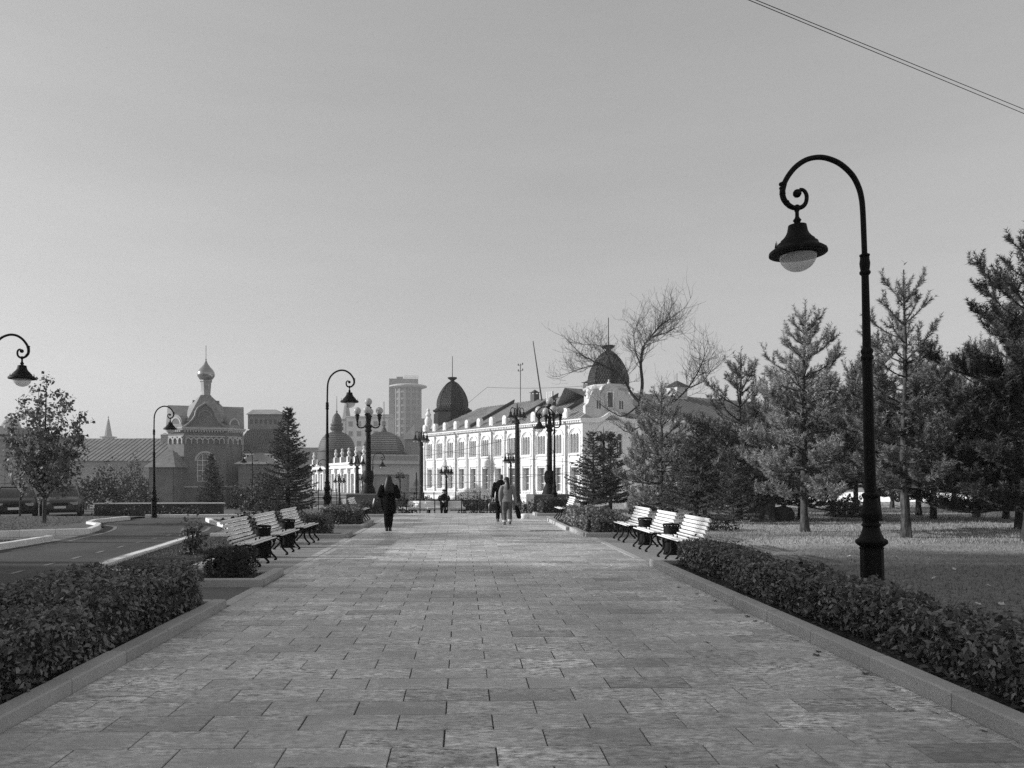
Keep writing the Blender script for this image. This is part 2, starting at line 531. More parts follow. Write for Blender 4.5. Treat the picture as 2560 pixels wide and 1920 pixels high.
# edge face of the promenade slab, bays, side path
mb = MB(); mb.box(PL - 0.3, PR + 0.3, Y1 + 0.003, Y1 + 0.14, -0.7, 0.0)
tag(mb.build('promenade_end_step', M['granite']), 'granite edge where the promenade ends at the terrace', None, None, 'structure')
sheet('bench_bay', [(-5.0, 12.5), (-3.03, 12.5), (-3.03, 19.7), (-5.0, 19.7)], -0.006, M['bay_paving'], label='plain grey paved bay under the left benches')
sheet('bench_bay', [(3.51, 13.6), (5.2, 13.6), (5.2, 20.0), (3.51, 20.0)], -0.006, M['bay_paving'], label='plain grey paved bay under the right benches')
sheet('bench_bay', [(-5.0, 26.1), (-3.03, 26.1), (-3.03, 30.0), (-5.0, 30.0)], -0.006, M['bay_paving'], label='far paved bay left of the promenade')
sheet('bench_bay', [(3.51, 27.3), (5.2, 27.3), (5.2, 30.6), (3.51, 30.6)], -0.006, M['bay_paving'], label='far paved bay right of the promenade')
sheet('side_path', [(-6.3, 9.4), (-3.03, 9.5), (-3.03, 11.1), (-6.4, 11.1)], -0.008, M['asphalt_grey'], label='short asphalt path joining promenade and road')
sheet('side_path', [(-7.0, 21.0), (-3.03, 21.0), (-3.03, 23.5), (-7.1, 23.5)], -0.008, M['asphalt_grey'], label='second short asphalt path farther along')

# ------------------------------------------------------------------ kerbs: every stone its own piece
stone_cache = {}
def kerb(pts, w, h, m, label, slen=0.95, side=1, name='kerb', zb=-0.12, c=0.012):
    """pts: polyline of the face line; stones lie on its left (side=1) or right (side=-1)"""
    e = thing(name, label, None); tag(e, kind='structure')
    pts = [Vector((p[0], p[1])) for p in pts]
    for a, b in zip(pts, pts[1:]):
        L = (b - a).length
        n = max(1, round(L / slen)); s = L / n
        t = (b - a) / L; nrm = Vector((-t.y, t.x)) * side
        ang = math.atan2(t.y, t.x)
        key = (round(s, 2), w, h, m.name, zb)
        if key not in stone_cache:
            mb = MB(); mb.cbox(-s/2 + 0.004, s/2 - 0.004, -w/2, w/2, zb, h, c)
            stone_cache[key] = mb.mesh('kerb_stone', m)
        for i in range(n):
            p = a + t * (s * (i + 0.5)) + nrm * (w / 2)
            o = link('kerb_stone', stone_cache[key], e, (p.x, p.y, rr.uniform(-0.004, 0.003)), ang + rr.uniform(-.004, .004))
    return e
gr, gp, bd = M['granite'], M['granite_pale'], M['band']
kerb([(PL, 2), (PL, 9.37)], .16, .105, gr, 'raised granite kerb between promenade and the near left hedge')
kerb([(PL-.165, 9.37), (-4.7, 9.37)], .14, .10, gr, 'kerb return closing the near left hedge bed', side=1)
kerb([(-4.7, 11.1), (-2.9, 11.1)], .15, .105, gr, 'front kerb of the planter before the left benches', side=1)
kerb([(-2.9, 11.255), (-2.9, 12.5)], .16, .105, gr, 'promenade side kerb of the planter before the left benches')
kerb([(-4.45, 12.6), (-4.5, 19.6)], .13, .10, gp, 'pale kerb behind the left benches')
kerb([(-4.6, 19.7), (-3.0, 19.7)], .15, .105, gr, 'front kerb of the planter past the left benches')
kerb([(-3.0, 19.855), (-3.0, 21.0)], .16, .105, gr, 'side kerb of the planter past the left benches')
kerb([(-4.6, 23.5), (-3.0, 23.5)], .15, .105, gr, 'front kerb of the far left hedge bed')
kerb([(-3.0, 23.655), (-3.0, 26.1)], .16, .105, gr, 'side kerb of the far left hedge bed')
kerb([(-4.6, 30.0), (-2.95, 30.0)], .15, .105, gr, 'front kerb of the last left planter')
kerb([(-2.95, 30.155), (-2.95, 31.9)], .16, .105, gr, 'side kerb of the last left planter')
kerb([(PR, 2), (PR, 13.6)], .16, .12, gr, 'raised granite kerb between promenade and the long right hedge', slen=1.05, side=-1)
kerb([(PR+.165, 13.6), (5.0, 13.6)], .14, .11, gr, 'kerb return closing the long right hedge bed', side=-1)
kerb([(3.25, 20.0), (5.1, 20.0)], .15, .105, gr, 'front kerb of the hedge bed past the right benches', side=1)
kerb([(3.2, 20.16), (3.16, 22.4)], .16, .105, gr, 'side kerb of the hedge bed past the right benches', side=-1)
kerb([(3.06, 22.45), (3.04, 27.2)], .16, .105, gr, 'stepped kerb farther along the right hedge bed', side=-1)
kerb([(3.0, 30.6), (4.6, 30.6)], .15, .105, gr, 'front kerb of the last right planter', side=1)
kerb([(2.95, 30.76), (2.95, 31.9)], .16, .105, gr, 'side kerb of the last right planter', side=-1)
# flush bands
kerb([(PL, 9.53), (PL, 11.09)], .15, 0.002, bd, 'flush granite band by the side path', name='edge_band', c=.004)
kerb([(PL, 12.5), (PL, 19.69)], .15, 0.002, bd, 'flush granite band before the left benches', name='edge_band', c=.004)
kerb([(PL, 21.0), (PL, 23.5)], .15, 0.002, bd, 'flush granite band by the second side path', name='edge_band', c=.004)
kerb([(PL, 26.1), (PL, 30.0)], .15, 0.002, bd, 'flush granite band before the far left bay', name='edge_band', c=.004)
kerb([(PR, 13.76), (PR, 19.9)], .15, 0.002, bd, 'flush granite band before the right benches', name='edge_band', side=-1, c=.004)
kerb([(PR, 27.3), (PR, 30.6)], .15, 0.002, bd, 'flush granite band before the far right bay', name='edge_band', side=-1, c=.004)

# ------------------------------------------------------------------ road on the left
road_r = [(-5.45, 2), (-5.85, 9.7), (-6.23, 12.8), (-6.94, 20.0), (-7.2, 22.8), (-7.55, 24.2), (-8.3, 26.0), (-9.2, 27.6), (-7.0, 29.1)]
road_l = [(-9.3, 2), (-10.1, 16.7), (-10.15, 19.3), (-10.5, 21.9), (-10.9, 23.4), (-11.4, 24.6), (-12.1, 25.4), (-12.5, 26.6), (-12.2, 28.9)]
sheet('road', road_r + road_l[::-1], -0.02, M['asphalt'], label='dark asphalt lane left of the promenade')
sheet('side_road', [(-12.4, 28.9), (-7.0, 28.9), (-4.9, 30.2), (-4.9, 29.9), (-16, 29.9)], -0.026, M['asphalt'], label='cross lane at the far end of the road')
def ribbon(name, pts, w, z, m, label, parent=None):
    mb = MB(); pts = [Vector((p[0], p[1])) for p in pts]; vs = []; fs = []
    for i, p in enumerate(pts):
        t = (pts[min(i+1, len(pts)-1)] - pts[max(i-1, 0)]).normalized(); nn = Vector((-t.y, t.x))
        a, b = p + nn * w/2, p - nn * w/2
        vs += [(a.x, a.y, z), (b.x, b.y, z)]
        if i: fs.append((2*i-2, 2*i-1, 2*i+1, 2*i))
    mb.add(vs, fs)
    o = mb.build(name, m, parent)
    if not parent: tag(o, label, None, None, 'structure')
    return o
def offs(pts, d): return [(x + d, y) for x, y in pts]
ribbon('edge_line', offs(road_r[:6], -0.38), .1, -0.0155, M['road_paint'], 'worn painted line along the right side of the road')
ribbon('edge_line', offs(road_l[1:7], 0.36), .1, -0.0155, M['road_paint'], 'worn painted line along the left side of the road')
yy = 8.2
dash_parent = None
while yy < 24:
    xc = -7.15 - 0.066 * (yy - 8)
    ribbon('lane_dash', [(xc, yy), (xc - 0.04, yy + 0.42)], .085, -0.0155, M['road_paint'], 'short worn dash of the broken centre line on the road')
    yy += 1.15
# road kerbs (pale, bright tops)
kerb([(-5.45, 2), (-5.85, 9.7), (-6.05, 10.7)], .17, .10, gp, 'pale kerb right of the road beside the near hedge', side=-1)
kerb([(-6.1, 11.6), (-6.24, 12.7)], .17, .10, gp, 'short pale kerb piece right of the road', side=-1)
kerb([(-6.24, 12.8), (-6.94, 20.0)], .17, .10, gp, 'long pale kerb between road and the bench lawn', side=-1)
kerb([(-6.24, 12.75), (-5.2, 12.55)], .12, .07, gp, 'low pale kerb along the lawn corner by the road', side=1)
kerb([(-6.75, 20.7), (-5.2, 20.75)], .12, .07, gp, 'low pale kerb at the second side path', side=-1)
kerb([(-7.0, 23.0), (-7.2, 23.6), (-7.75, 24.6), (-8.5, 26.0), (-9.2, 27.6)], .16, .10, gp, 'curved pale kerb round the grass island', slen=.7, side=-1)
kerb([(-9.1, 27.7), (-5.0, 27.9)], .13, .10, gp, 'far pale kerb behind the grass island', side=-1)
kerb([(-9.4, 4), (-10.1, 16.7), (-10.15, 19.2)], .17, .12, gp, 'pale kerb left of the road', side=1)
kerb([(-16.5, 20.6), (-12.9, 20.8), (-10.55, 21.9)], .16, .11, gp, 'pale kerb along the front of the maple lawn', side=1)
kerb([(-10.55, 22.0), (-10.95, 23.3), (-11.45, 24.5), (-12.15, 25.3), (-12.55, 26.5), (-12.3, 28.6)], .16, .11, gp, 'bending pale kerb round the maple lawn', slen=.6, side=1)
kerb([(-12.3, 29.9), (-5.0, 30.3)], .14, .10, gp, 'white kerb at the foot of the far road end', side=1)

# ------------------------------------------------------------------ lawns and soil
lawns = []
def lawn(poly, z, m, label): return sheet('lawn', poly, z, M[m], label=label)
def lawn_g(xs, ys, z, m, label):
    o = gridsheet('lawn', xs, ys, z, M[m], label); return o
mb = MB()
for xs, ys in ((frange(5.2, 75.2, 2.0), frange(2, 58, 2.0)), ([4.75, 5.2], frange(2, 13.6, 2.0)), ([5.0, 5.2], frange(20, 33, 2.0))):
    nx = len(xs)
    mb.add([(x, y, terr(x, y) + 0.02) for y in ys for x in xs],
           [(j*nx+i, j*nx+i+1, (j+1)*nx+i+1, (j+1)*nx+i) for j in range(len(ys)-1) for i in range(nx-1)])
tag(mb.build('lawn', M['lawn_right']), 'right lawn, shade painted into its mown near turf, dry grass farther', None, None, 'structure')
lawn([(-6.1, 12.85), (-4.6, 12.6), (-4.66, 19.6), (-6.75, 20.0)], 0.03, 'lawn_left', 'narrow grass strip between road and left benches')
lawn([(-5.62, 2), (-4.4, 2), (-4.6, 9.3), (-6.0, 9.6)], 0.03, 'lawn_left', 'grass strip behind the near left hedge')
lawn([(-6.1, 11.25), (-3.07, 11.25), (-3.07, 12.5), (-6.2, 12.6)], 0.025, 'lawn_left', 'grass in the planter before the left benches')
lawn([(-10.3, 4), (-10.3, 19.2), (-30, 20.4), (-30, 4)], 0.03, 'lawn_left', 'grass verge left of the road')
lawn([(-16.5, 20.75), (-10.7, 22.0), (-11.7, 24.6), (-12.7, 26.6), (-12.45, 29.9), (-40, 29.9), (-40, 20.75)], 0.035, 'lawn_left', 'lawn with the maple left of the road')
lawn([(-7.05, 23.4), (-4.6, 23.5), (-4.6, 27.85), (-9.0, 27.7), (-8.4, 26.0), (-7.6, 24.6)], 0.03, 'lawn_left', 'grass island beyond the left benches')
gridsheet('lawn', frange(-40, -4.9, 1.5), frange(30.5, 60, 1.5), 0.0, M['lawn_left'], 'far lawn below the church')
for poly, lab in [([( -4.65, 2), (PL-.155, 2), (PL-.155, 9.36), (-4.65, 9.36)], 'dark soil under the near left hedge'),
             ([(PR+.155, 2), (4.75, 2), (4.75, 13.59), (PR+.155, 13.59)], 'dark soil under the long right hedge'),
             ([(-4.5, 19.86), (-3.15, 19.86), (-3.15, 21), (-4.5, 21)], 'soil of the planter past the left benches'),
             ([(-4.5, 23.66), (-3.15, 23.66), (-3.15, 26.1), (-4.5, 26.1)], 'soil of the far left hedge bed'),
             ([(-4.5, 30.16), (-3.1, 30.16), (-3.1, 31.9), (-4.5, 31.9)], 'soil of the last left planter'),
             ([(3.35, 20.16), (5.0, 20.16), (5.0, 27.2), (3.2, 27.2)], 'soil of the hedge bed past the right benches'),
             ([(3.1, 30.76), (4.6, 30.76), (4.6, 31.9), (3.1, 31.9)], 'soil of the last right planter')]:
    sheet('soil_bed', poly, 0.045, M['soil'], label=lab)
gridsheet('terrace', frange(-5.0, 5.6, 1.0), frange(33.35, 40.4, 1.4), 0.006, M['bay_paving'], 'lower paved terrace with lounge seats')

def blades(name, n, region, h, w, m, zf, label, clump=0.0):
    """region(n) -> xy arrays"""
    xy = region(n)
    n = len(xy)
    a = NR.uniform(0, 2*np.pi, n); hh = h * NR.uniform(0.5, 1.3, n); ww = w * NR.uniform(0.6, 1.3, n)
    lean = NR.uniform(0.1, 0.8, n) * hh; b = NR.uniform(0, 2*np.pi, n)
    z = np.array([zf(x, y) for x, y in xy])
    p0 = np.stack([xy[:, 0] - np.cos(a)*ww, xy[:, 1] - np.sin(a)*ww, z], 1)
    p1 = np.stack([xy[:, 0] + np.cos(a)*ww, xy[:, 1] + np.sin(a)*ww, z], 1)
    p2 = np.stack([xy[:, 0] + np.cos(b)*lean, xy[:, 1] + np.sin(b)*lean, z + hh], 1)
    v = np.stack([p0, p1, p2], 1).reshape(-1, 3)
    f = np.arange(3*n).reshape(-1, 3)
    return tag(link(name, npmesh(name, v, f, m)), label, None, None, 'stuff')
def reg_rect(x0, x1, y0, y1, keep=None):
    def fn(n):
        # density falls with distance
        y = y0 * (y1 / y0) ** NR.uniform(0, 1, n)
        x = NR.uniform(x0, x1, n)
        xy = np.stack([x, y], 1)
        ok = np.abs(xy[:, 0]) < 0.80 * xy[:, 1] + 1.0
        if keep is not None: ok &= keep(xy[:, 0], xy[:, 1])
        return xy[ok]
    return fn
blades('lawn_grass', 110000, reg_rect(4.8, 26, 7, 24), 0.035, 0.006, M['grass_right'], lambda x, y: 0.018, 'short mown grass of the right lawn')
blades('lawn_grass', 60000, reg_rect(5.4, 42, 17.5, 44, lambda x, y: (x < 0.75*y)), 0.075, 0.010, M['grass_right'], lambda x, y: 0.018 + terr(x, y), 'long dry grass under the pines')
blades('lawn_grass', 30000, reg_rect(-6.7, -4.7, 12.7, 19.8, lambda x, y: x > -6.05 - (y - 12.8) * 0.096), 0.04, 0.006, M['grass_left'], lambda x, y: 0.028, 'grass of the strip behind the left benches')
blades('lawn_grass', 40000, reg_rect(-22, -10.3, 14, 29.8, lambda x, y: (y < 19) | ((y > 22) & (x < -12.7))), 0.045, 0.009, M['grass_left'], lambda x, y: 0.03, 'grass of the verges left of the road')
blades('lawn_grass', 9000, reg_rect(-8.9, -4.7, 23.6, 27.6, lambda x, y: x > -7.0 - (y - 23.4) * 0.5), 0.045, 0.009, M['grass_left'], lambda x, y: 0.028, 'grass of the small island')
blades('lawn_grass', 9000, reg_rect(-6.0, -3.1, 11.3, 12.45, None), 0.04, 0.006, M['grass_left'], lambda x, y: 0.022, 'grass in the left planter')

# ------------------------------------------------------------------ hedges and bushes
def leaf_quads(c, nrm, size, asp=0.55, jit=0.8):
    n = len(c)
    nrm = nrm + NR.normal(0, jit, (n, 3)); nrm /= np.linalg.norm(nrm, axis=1)[:, None]
    t = np.cross(nrm, NR.normal(0, 1, (n, 3))); t /= np.linalg.norm(t, axis=1)[:, None]
    s = np.cross(nrm, t)
    L = size * (0.45 + 1.05*NR.uniform(0, 1, n)**1.4)[:, None]
    v = np.stack([c - t*L*.5, c + s*L*asp*.5 + nrm*L*.10 - t*L*.05, c + t*L*.55, c - s*L*asp*.5 + nrm*L*.10 - t*L*.05], 1).reshape(-1, 3)
    return v, np.arange(4*n).reshape(-1, 4)
def lump(x, y, z):
    return (np.sin(x*5.1 + y*2.3 + 1) + np.sin(y*4.3 - z*6 + x*1.7) + np.sin(z*9 + y*3.1 + 2)) / 3
def box_leaves(x0, x1, y0, y1, z0, z1, n, size, m, rough=0.075, stray=0.10):
    dx, dy, dz = x1-x0, y1-y0, z1-z0
    ar = np.array([dx*dy*1.25, dy*dz, dy*dz, dx*dz, dx*dz]); ar /= ar.sum()
    face = NR.choice(5, n, p=ar)
    u, v = NR.uniform(0, 1, n), NR.uniform(0, 1, n)
    c = np.zeros((n, 3)); nn = np.zeros((n, 3))
    for k in range(5):
        i = face == k
        if k == 0: c[i] = np.stack([x0+u[i]*dx, y0+v[i]*dy, np.full(i.sum(), z1)], 1); nn[i] = (0, 0, 1)
        elif k == 1: c[i] = np.stack([np.full(i.sum(), x0), y0+u[i]*dy, z0+v[i]*dz], 1); nn[i] = (-1, 0, .35)
        elif k == 2: c[i] = np.stack([np.full(i.sum(), x1), y0+u[i]*dy, z0+v[i]*dz], 1); nn[i] = (1, 0, .35)
        elif k == 3: c[i] = np.stack([x0+u[i]*dx, np.full(i.sum(), y0), z0+v[i]*dz], 1); nn[i] = (0, -1, .35)
        else: c[i] = np.stack([x0+u[i]*dx, np.full(i.sum(), y1), z0+v[i]*dz], 1); nn[i] = (0, 1, .35)
    dep = np.abs(NR.normal(0, 0.07, n)) - 0.02 + rough * lump(c[:, 0], c[:, 1], c[:, 2])
    st = NR.uniform(0, 1, n) < 0.08
    dep[st] -= NR.uniform(0, stray, st.sum())
    nd = nn / np.linalg.norm(nn, axis=1)[:, None]
    c = c - nd * dep[:, None]
    # rounded shoulders
    cx, cy = (x0+x1)/2, (y0+y1)/2
    ex = np.clip(np.abs(c[:, 0]-cx)/(dx/2), 0, 1.1); hz = np.clip((c[:, 2]-z0)/dz, 0, 1.1)
    c[:, 2] -= 0.09 * np.clip(ex-0.6, 0, 1)**2 * 4 * hz * dz
    return leaf_quads(c, nn, size)
def core_box(x0, x1, y0, y1, z0, z1, ins, seed=0):
    r_ = random.Random(seed); mb = MB()
    nx, ny = 3, max(2, int((y1-y0)/0.35)); nz = 3
    x0 += ins; x1 -= ins; y0 += ins; y1 -= ins; z1 -= ins
    def p(x, y, z): return (x + r_.uniform(-.04, .04), y + r_.uniform(-.04, .04), z + (r_.uniform(-.05, .03) if z > z0 + .01 else 0))
    def grid(fn, a, b):
        vs = [p(*fn(i/a, j/b)) for j in range(b+1) for i in range(a+1)]
        mb.add(vs, [(j*(a+1)+i, j*(a+1)+i+1, (j+1)*(a+1)+i+1, (j+1)*(a+1)+i) for j in range(b) for i in range(a)])
    L = lambda a, b, t: a + (b-a)*t
    grid(lambda u, v: (L(x0,x1,u), L(y0,y1,v), z1), nx, ny)
    grid(lambda u, v: (x0, L(y0,y1,v), L(z0,z1,u)), nz, ny)
    grid(lambda u, v: (x1, L(y0,y1,v), L(z0,z1,u)), nz, ny)
    grid(lambda u, v: (L(x0,x1,u), y0, L(z0,z1,v)), nx, nz)
    grid(lambda u, v: (L(x0,x1,u), y1, L(z0,z1,v)), nx, nz)
    return mb
hedge_seed = 0
def hedge(label, boxes, n, size, m, name='hedge', cat='hedge', core='twig_black', group=None, ins=0.11):
    """boxes: list of (x0,x1,y0,y1,z1)"""
    global hedge_seed
    b0 = boxes[0]
    cx, cy = sum((b[0]+b[1])/2 for b in boxes)/len(boxes), sum((b[2]+b[3])/2 for b in boxes)/len(boxes)
    zb = terr(cx, cy)
    e = thing(name, label, cat, (cx, cy, zb), group=group)
    vs, fs, o = [], [], 0
    tot = sum((b[1]-b[0])*(b[3]-b[2]) + (b[3]-b[2])*2*b[4] for b in boxes)
    cm = MB()
    for b in boxes:
        hedge_seed += 1
        k = int(n * ((b[1]-b[0])*(b[3]-b[2]) + (b[3]-b[2])*2*b[4]) / tot)
        v, f = box_leaves(b[0]-cx, b[1]-cx, b[2]-cy, b[3]-cy, 0.07, b[4], k, size, m)
        vs.append(v); fs.append(f + o); o += len(v)
        c_ = core_box(b[0]-cx, b[1]-cx, b[2]-cy, b[3]-cy, 0.03, b[4], ins, hedge_seed)
        cm.add(c_.v, c_.f)
    tag(link('foliage', npmesh('foliage', np.concatenate(vs), np.concatenate(fs), M[m]), e), kind='stuff')
    cm.build('branches', M[core], e)
    tw = MB(); rq = random.Random(hedge_seed*7)
    for b in boxes:
        for _ in range(int((b[3]-b[2])*26)):
            x, y = rq.uniform(b[0]+.05, b[1]-.05)-cx, rq.uniform(b[2], b[3])-cy
            z = b[4]*rq.uniform(.55, .95); d = Vector((rq.uniform(-.5, .5), rq.uniform(-.5, .5), 1)).normalized()*rq.uniform(.1, .2)
            tw.tube([(x, y, z), (x+d.x, y+d.y, min(z+d.z, b[4]+.09))], [.004, .002], 3, cap=False)
            x = rq.choice((b[0]+.03, b[1]-.03))-cx; y = rq.uniform(b[2], b[3])-cy
            tw.tube([(x*.8, y, .03), (x, y+rq.uniform(-.1, .1), b[4]*rq.uniform(.3, .7))], [.006, .003], 3, cap=False)
    tag(tw.build('twigs', M['twig'], e), kind='stuff')
    return e
def hedge_segs(x0, x1, y0, y1, z, step, jz=.05, jx=.05, seed=1):
    r_ = random.Random(seed); out = []; y = y0
    while y < y1 - .05:
        yb = min(y1, y + step * r_.uniform(.8, 1.25))
        out.append((x0 + r_.uniform(-jx, jx), x1 + r_.uniform(-jx, jx), y, yb + .04, z + r_.uniform(-jz, jz))); y = yb
    return out
hedge('long clipped dark hedge along the near left of the promenade', hedge_segs(-4.5, -3.12, 2.2, 9.15, .53, 1.1, seed=3), 40000, .052, 'leaf_hedge')
hedge('long low leafy hedge along the right of the promenade before the tall lamp', hedge_segs(3.78, 4.42, 2.2, 13.25, .46, 1.0, .05, .07, seed=4), 34000, .060, 'leaf_hedge')
hedge('dark clipped bush in the planter before the left benches', [(-3.85, -3.28, 11.5, 12.3, .48)], 3000, .045, 'leaf_dark', 'bush', 'bush')
hedge('clipped bush in the planter just past the left benches', [(-4.3, -3.5, 19.95, 20.85, .6)], 3600, .05, 'leaf_hedge', 'bush', 'bush')
hedge('clipped hedge block behind the bush past the left benches', [(-4.4, -3.3, 23.7, 25.9, .62)], 3600, .065, 'leaf_hedge')
hedge('ragged hedge past the right benches', [(3.6, 4.6, 20.4, 21.4, .5), (3.45, 4.5, 21.4, 22.6, .58), (3.35, 4.3, 22.6, 25.2, .62)], 6000, .07, 'leaf_hedge')
hedge('pale bush in the last left planter', [(-4.2, -3.2, 30.4, 31.7, .6)], 1500, .08, 'leaf_bush', 'bush', 'bush')
hedge('pale flowering bush in the last right planter', [(3.2, 4.5, 30.9, 31.8, .7)], 1700, .09, 'leaf_bush', 'bush', 'bush')
# ------------------------------------------------------------------ more materials
def glass_mat(name, base, rough=0.05, alpha_mix=0.35):
    m = bpy.data.materials.new(name); m.use_nodes = True
    n = m.node_tree.nodes; l = m.node_tree.links
    bs = n['Principled BSDF']; bs.inputs['Base Color'].default_value = (base, base, base, 1)
    bs.inputs['Roughness'].default_value = rough; bs.inputs['Specular IOR Level'].default_value = 0.6
    if alpha_mix:
        tr = n.new('ShaderNodeBsdfTransparent'); tr.inputs[0].default_value = (.92, .92, .92, 1)
        mx = n.new('ShaderNodeMixShader'); mx.inputs[0].default_value = alpha_mix
        l.new(bs.outputs[0], mx.inputs[1]); l.new(tr.outputs[0], mx.inputs[2])
        l.new(mx.outputs[0], n['Material Output'].inputs['Surface'])
    M[name] = m
glass_mat('lamp_glass', 0.80, 0.12, 0.45)
glass_mat('window_glass', 0.045, 0.06, 0)
glass_mat('window_glass_pale', 0.18, 0.12, 0)
glass_mat('car_glass', 0.02, 0.04, 0)
mat('globe_white', 0.62, 0.25, 0.03, 3, transl=0.35)
mat('white_paint', 0.80, 0.6, 0.05, 0.6, var2=0.06, scale2=9, bump=0.05, bscale=30)
mat('white_dirty', 0.60, 0.75, 0.10, 0.4, var2=0.12, scale2=6)
mat('coat_black', 0.006, 0.95, 0.2, 8, spec=0.08)
mat('leather_black', 0.012, 0.35, 0.2, 8, spec=0.5)
mat('jacket_grey', 0.22, 0.7, 0.15, 8, spec=0.3)
mat('jeans_grey', 0.10, 0.85, 0.25, 7, var2=0.15)
mat('hair_dark', 0.012, 0.5, 0.3, 20, stretch=(6, 6, 1), spec=0.4)
mat('skin', 0.36, 0.6, 0.08, 6)
mat('shoe_white', 0.5, 0.6, 0.1, 6)
mat('cap_dark', 0.03, 0.8, 0.2, 6)

# ------------------------------------------------------------------ street lamps with a goose neck
def catmull(pts, k=5):
    pts = [Vector(p) for p in pts]; out = []
    for i in range(len(pts) - 1):
        p0 = pts[max(i-1, 0)]; p1 = pts[i]; p2 = pts[i+1]; p3 = pts[min(i+2, len(pts)-1)]
        for j in range(k):
            t = j / k
            out.append(0.5 * ((2*p1) + (p2-p0)*t + (2*p0-5*p1+4*p2-p3)*t*t + (3*p1-p0-3*p2+p3)*t**3))
    out.append(pts[-1]); return out
ZP = 0.000916
def lz(y): return 5.2 - (y - 122) * ZP
def lx(x): return (x - 1290) * ZP
def goose_lamp(label, loc, rz, group):
    e = thing('street_lamp', label, 'street lamp', loc, rz, group)
    b = MB(); o8 = math.pi/8
    b.lathe([(.135, 0), (.135, .05), (.124, .09), (.12, .78), (.13, .80)], 8, a0=o8)
    b.build('pedestal', M['iron'], e)
    s = MB()
    s.lathe([(.115, .79), (.118, .81), (.16, .845), (.168, .865), (.165, .885), (.13, .905), (.105, .96), (.085, 1.03), (.098, 1.045), (.098, 1.065), (.082, 1.08),
             (.09, 1.11), (.112, 1.165), (.108, 1.20), (.085, 1.27), (.072, 1.35), (.09, 1.37), (.092, 1.395), (.07, 1.415)], 20)
    s.build('vase', M['iron'], e, True)
    p = MB()
    p.lathe([(.062, 1.4), (.053, 2.9)], 12)
    p.lathe([(.052, 2.89), (.066, 2.91), (.066, 2.94), (.055, 2.96), (.066, 2.985), (.064, 3.01), (.05, 3.03)], 16)
    p.lathe([(.045, 3.02), (.038, 3.87)], 12)
    p.build('post', M['iron'], e, True)
    k = MB()
    k.lathe([(.038, 3.84), (.058, 3.865), (.058, 3.885), (.046, 3.9), (.052, 3.94), (.056, 3.98), (.048, 4.03), (.05, 4.045), (.044, 4.05), (.054, 4.06), (.055, 4.075), (.03, 4.09)], 16)
    k.build('knuckle', M['iron'], e, True)
    pts = [(1290,1360),(1287,1150),(1284,950),(1280,800),(1270,670),(1238,530),(1160,375),(1020,240),(870,170),(740,152),(600,180),(470,262),(375,370),(320,465)]
    a = MB(); a.tube(catmull([(lx(x), 0, lz(y)) for x, y in pts], 4), .0295, 10)
    a.build('arm', M['iron'], e, True)
    pts = [(318,470),(298,560),(306,640),(345,705),(405,752),(470,766),(535,752),(580,705),(594,630),(578,575),(545,545),(510,540)]
    sc = catmull([(lx(x), 0, lz(y)) for x, y in pts], 4)
    rad = [.034 - .016 * (i / (len(sc)-1)) for i in range(len(sc))]
    q = MB(); q.tube(sc, rad, 10)
    for (x, y, r) in ((302, 470, .044), (300, 520, .04), (298, 590, .037), (340, 690, .037), (390, 745, .038)):
        c = Vector((lx(x), 0, lz(y)))
        q.lathe([(.008, -r*.6), (r*.8, -r*.35), (r, 0), (r*.8, r*.35), (.008, r*.6)], 8, c)
    r = .048
    q.lathe([(.004, -r), (r*.6, -r*.8), (r*.95, -r*.3), (r*.95, r*.3), (r*.6, r*.8), (.004, r)], 12, (lx(478), 0, lz(588)))
    q.build('scroll', M['iron'], e, True)
    cx = lx(470)
    t = MB()
    t.lathe([(.012, lz(725)), (.028, lz(735)), (.028, lz(800)), (.02, lz(815)), (.021, lz(870)), (.028, lz(890)), (.046, lz(915)), (.034, lz(940)), (.03, lz(965))], 12, (cx, 0, 0))
    t.build('hanger', M['iron'], e, True)
    h = MB()
    pr = [(20,955),(105,975),(110,1005),(118,1050),(135,1090),(165,1130),(195,1155),(200,1172),(232,1195),(238,1215),(250,1238),(292,1262),(328,1288),(335,1304),(335,1330),(324,1338),(230,1335),(222,1345)]
    h.lathe([(x*ZP, lz(y)) for x, y in pr], 28, (cx, 0, 0), cap=True)
    h.build('lamp_shade', M['iron'], e, True)
    g = MB()
    gp_ = [(.198*math.cos(R(t_)), lz(1338) - .185*math.sin(R(t_))) for t_ in range(0, 90, 9)] + [(.004, lz(1338) - .185)]
    g.lathe(gp_, 24, (cx, 0, 0), cap=False)
    g.build('lamp_globe', M['lamp_glass'], e, True)
    for an in (R(10), R(130), R(190), R(250)):
        f = MB()
        for sx in (-.02, 0, .02):
            f.tube([(cx + .27*math.cos(an) - sx*math.sin(an), .27*math.sin(an) + sx*math.cos(an), lz(1262)),
                    (cx + .265*math.cos(an) - sx*.6*math.sin(an), .265*math.sin(an) + sx*.6*math.cos(an), lz(1200) + (.02 if sx == 0 else 0))], [.006, .002], 5)
        f.build('crest', M['iron'], e)
    return e
GL = 'goose neck lamps round the promenade'
lamp0 = goose_lamp('tallest black goose neck street lamp behind the right hedge', (4.60, 8.45, 0), 0, GL)
lamp0.rotation_euler = (0, R(-1.4), 0)
l_ = dup(lamp0, (-4.55, 25.9, 0), math.pi, 'black goose neck street lamp behind the hedge block left of the promenade', GL); l_.rotation_euler = (0, 0, math.pi)
def lamp_at(px, top, base, rz, label, dd):
    p = P(px, base, dd); sc = (P(px, top, dd).z - p.z) / 5.2
    o = dup(lamp0, p, rz, label, GL, sc); o.rotation_euler = (0, 0, rz); return o
lamp_at(385, 1014, 1293, math.pi, 'goose neck street lamp at the far end of the road before the church', 29.6)
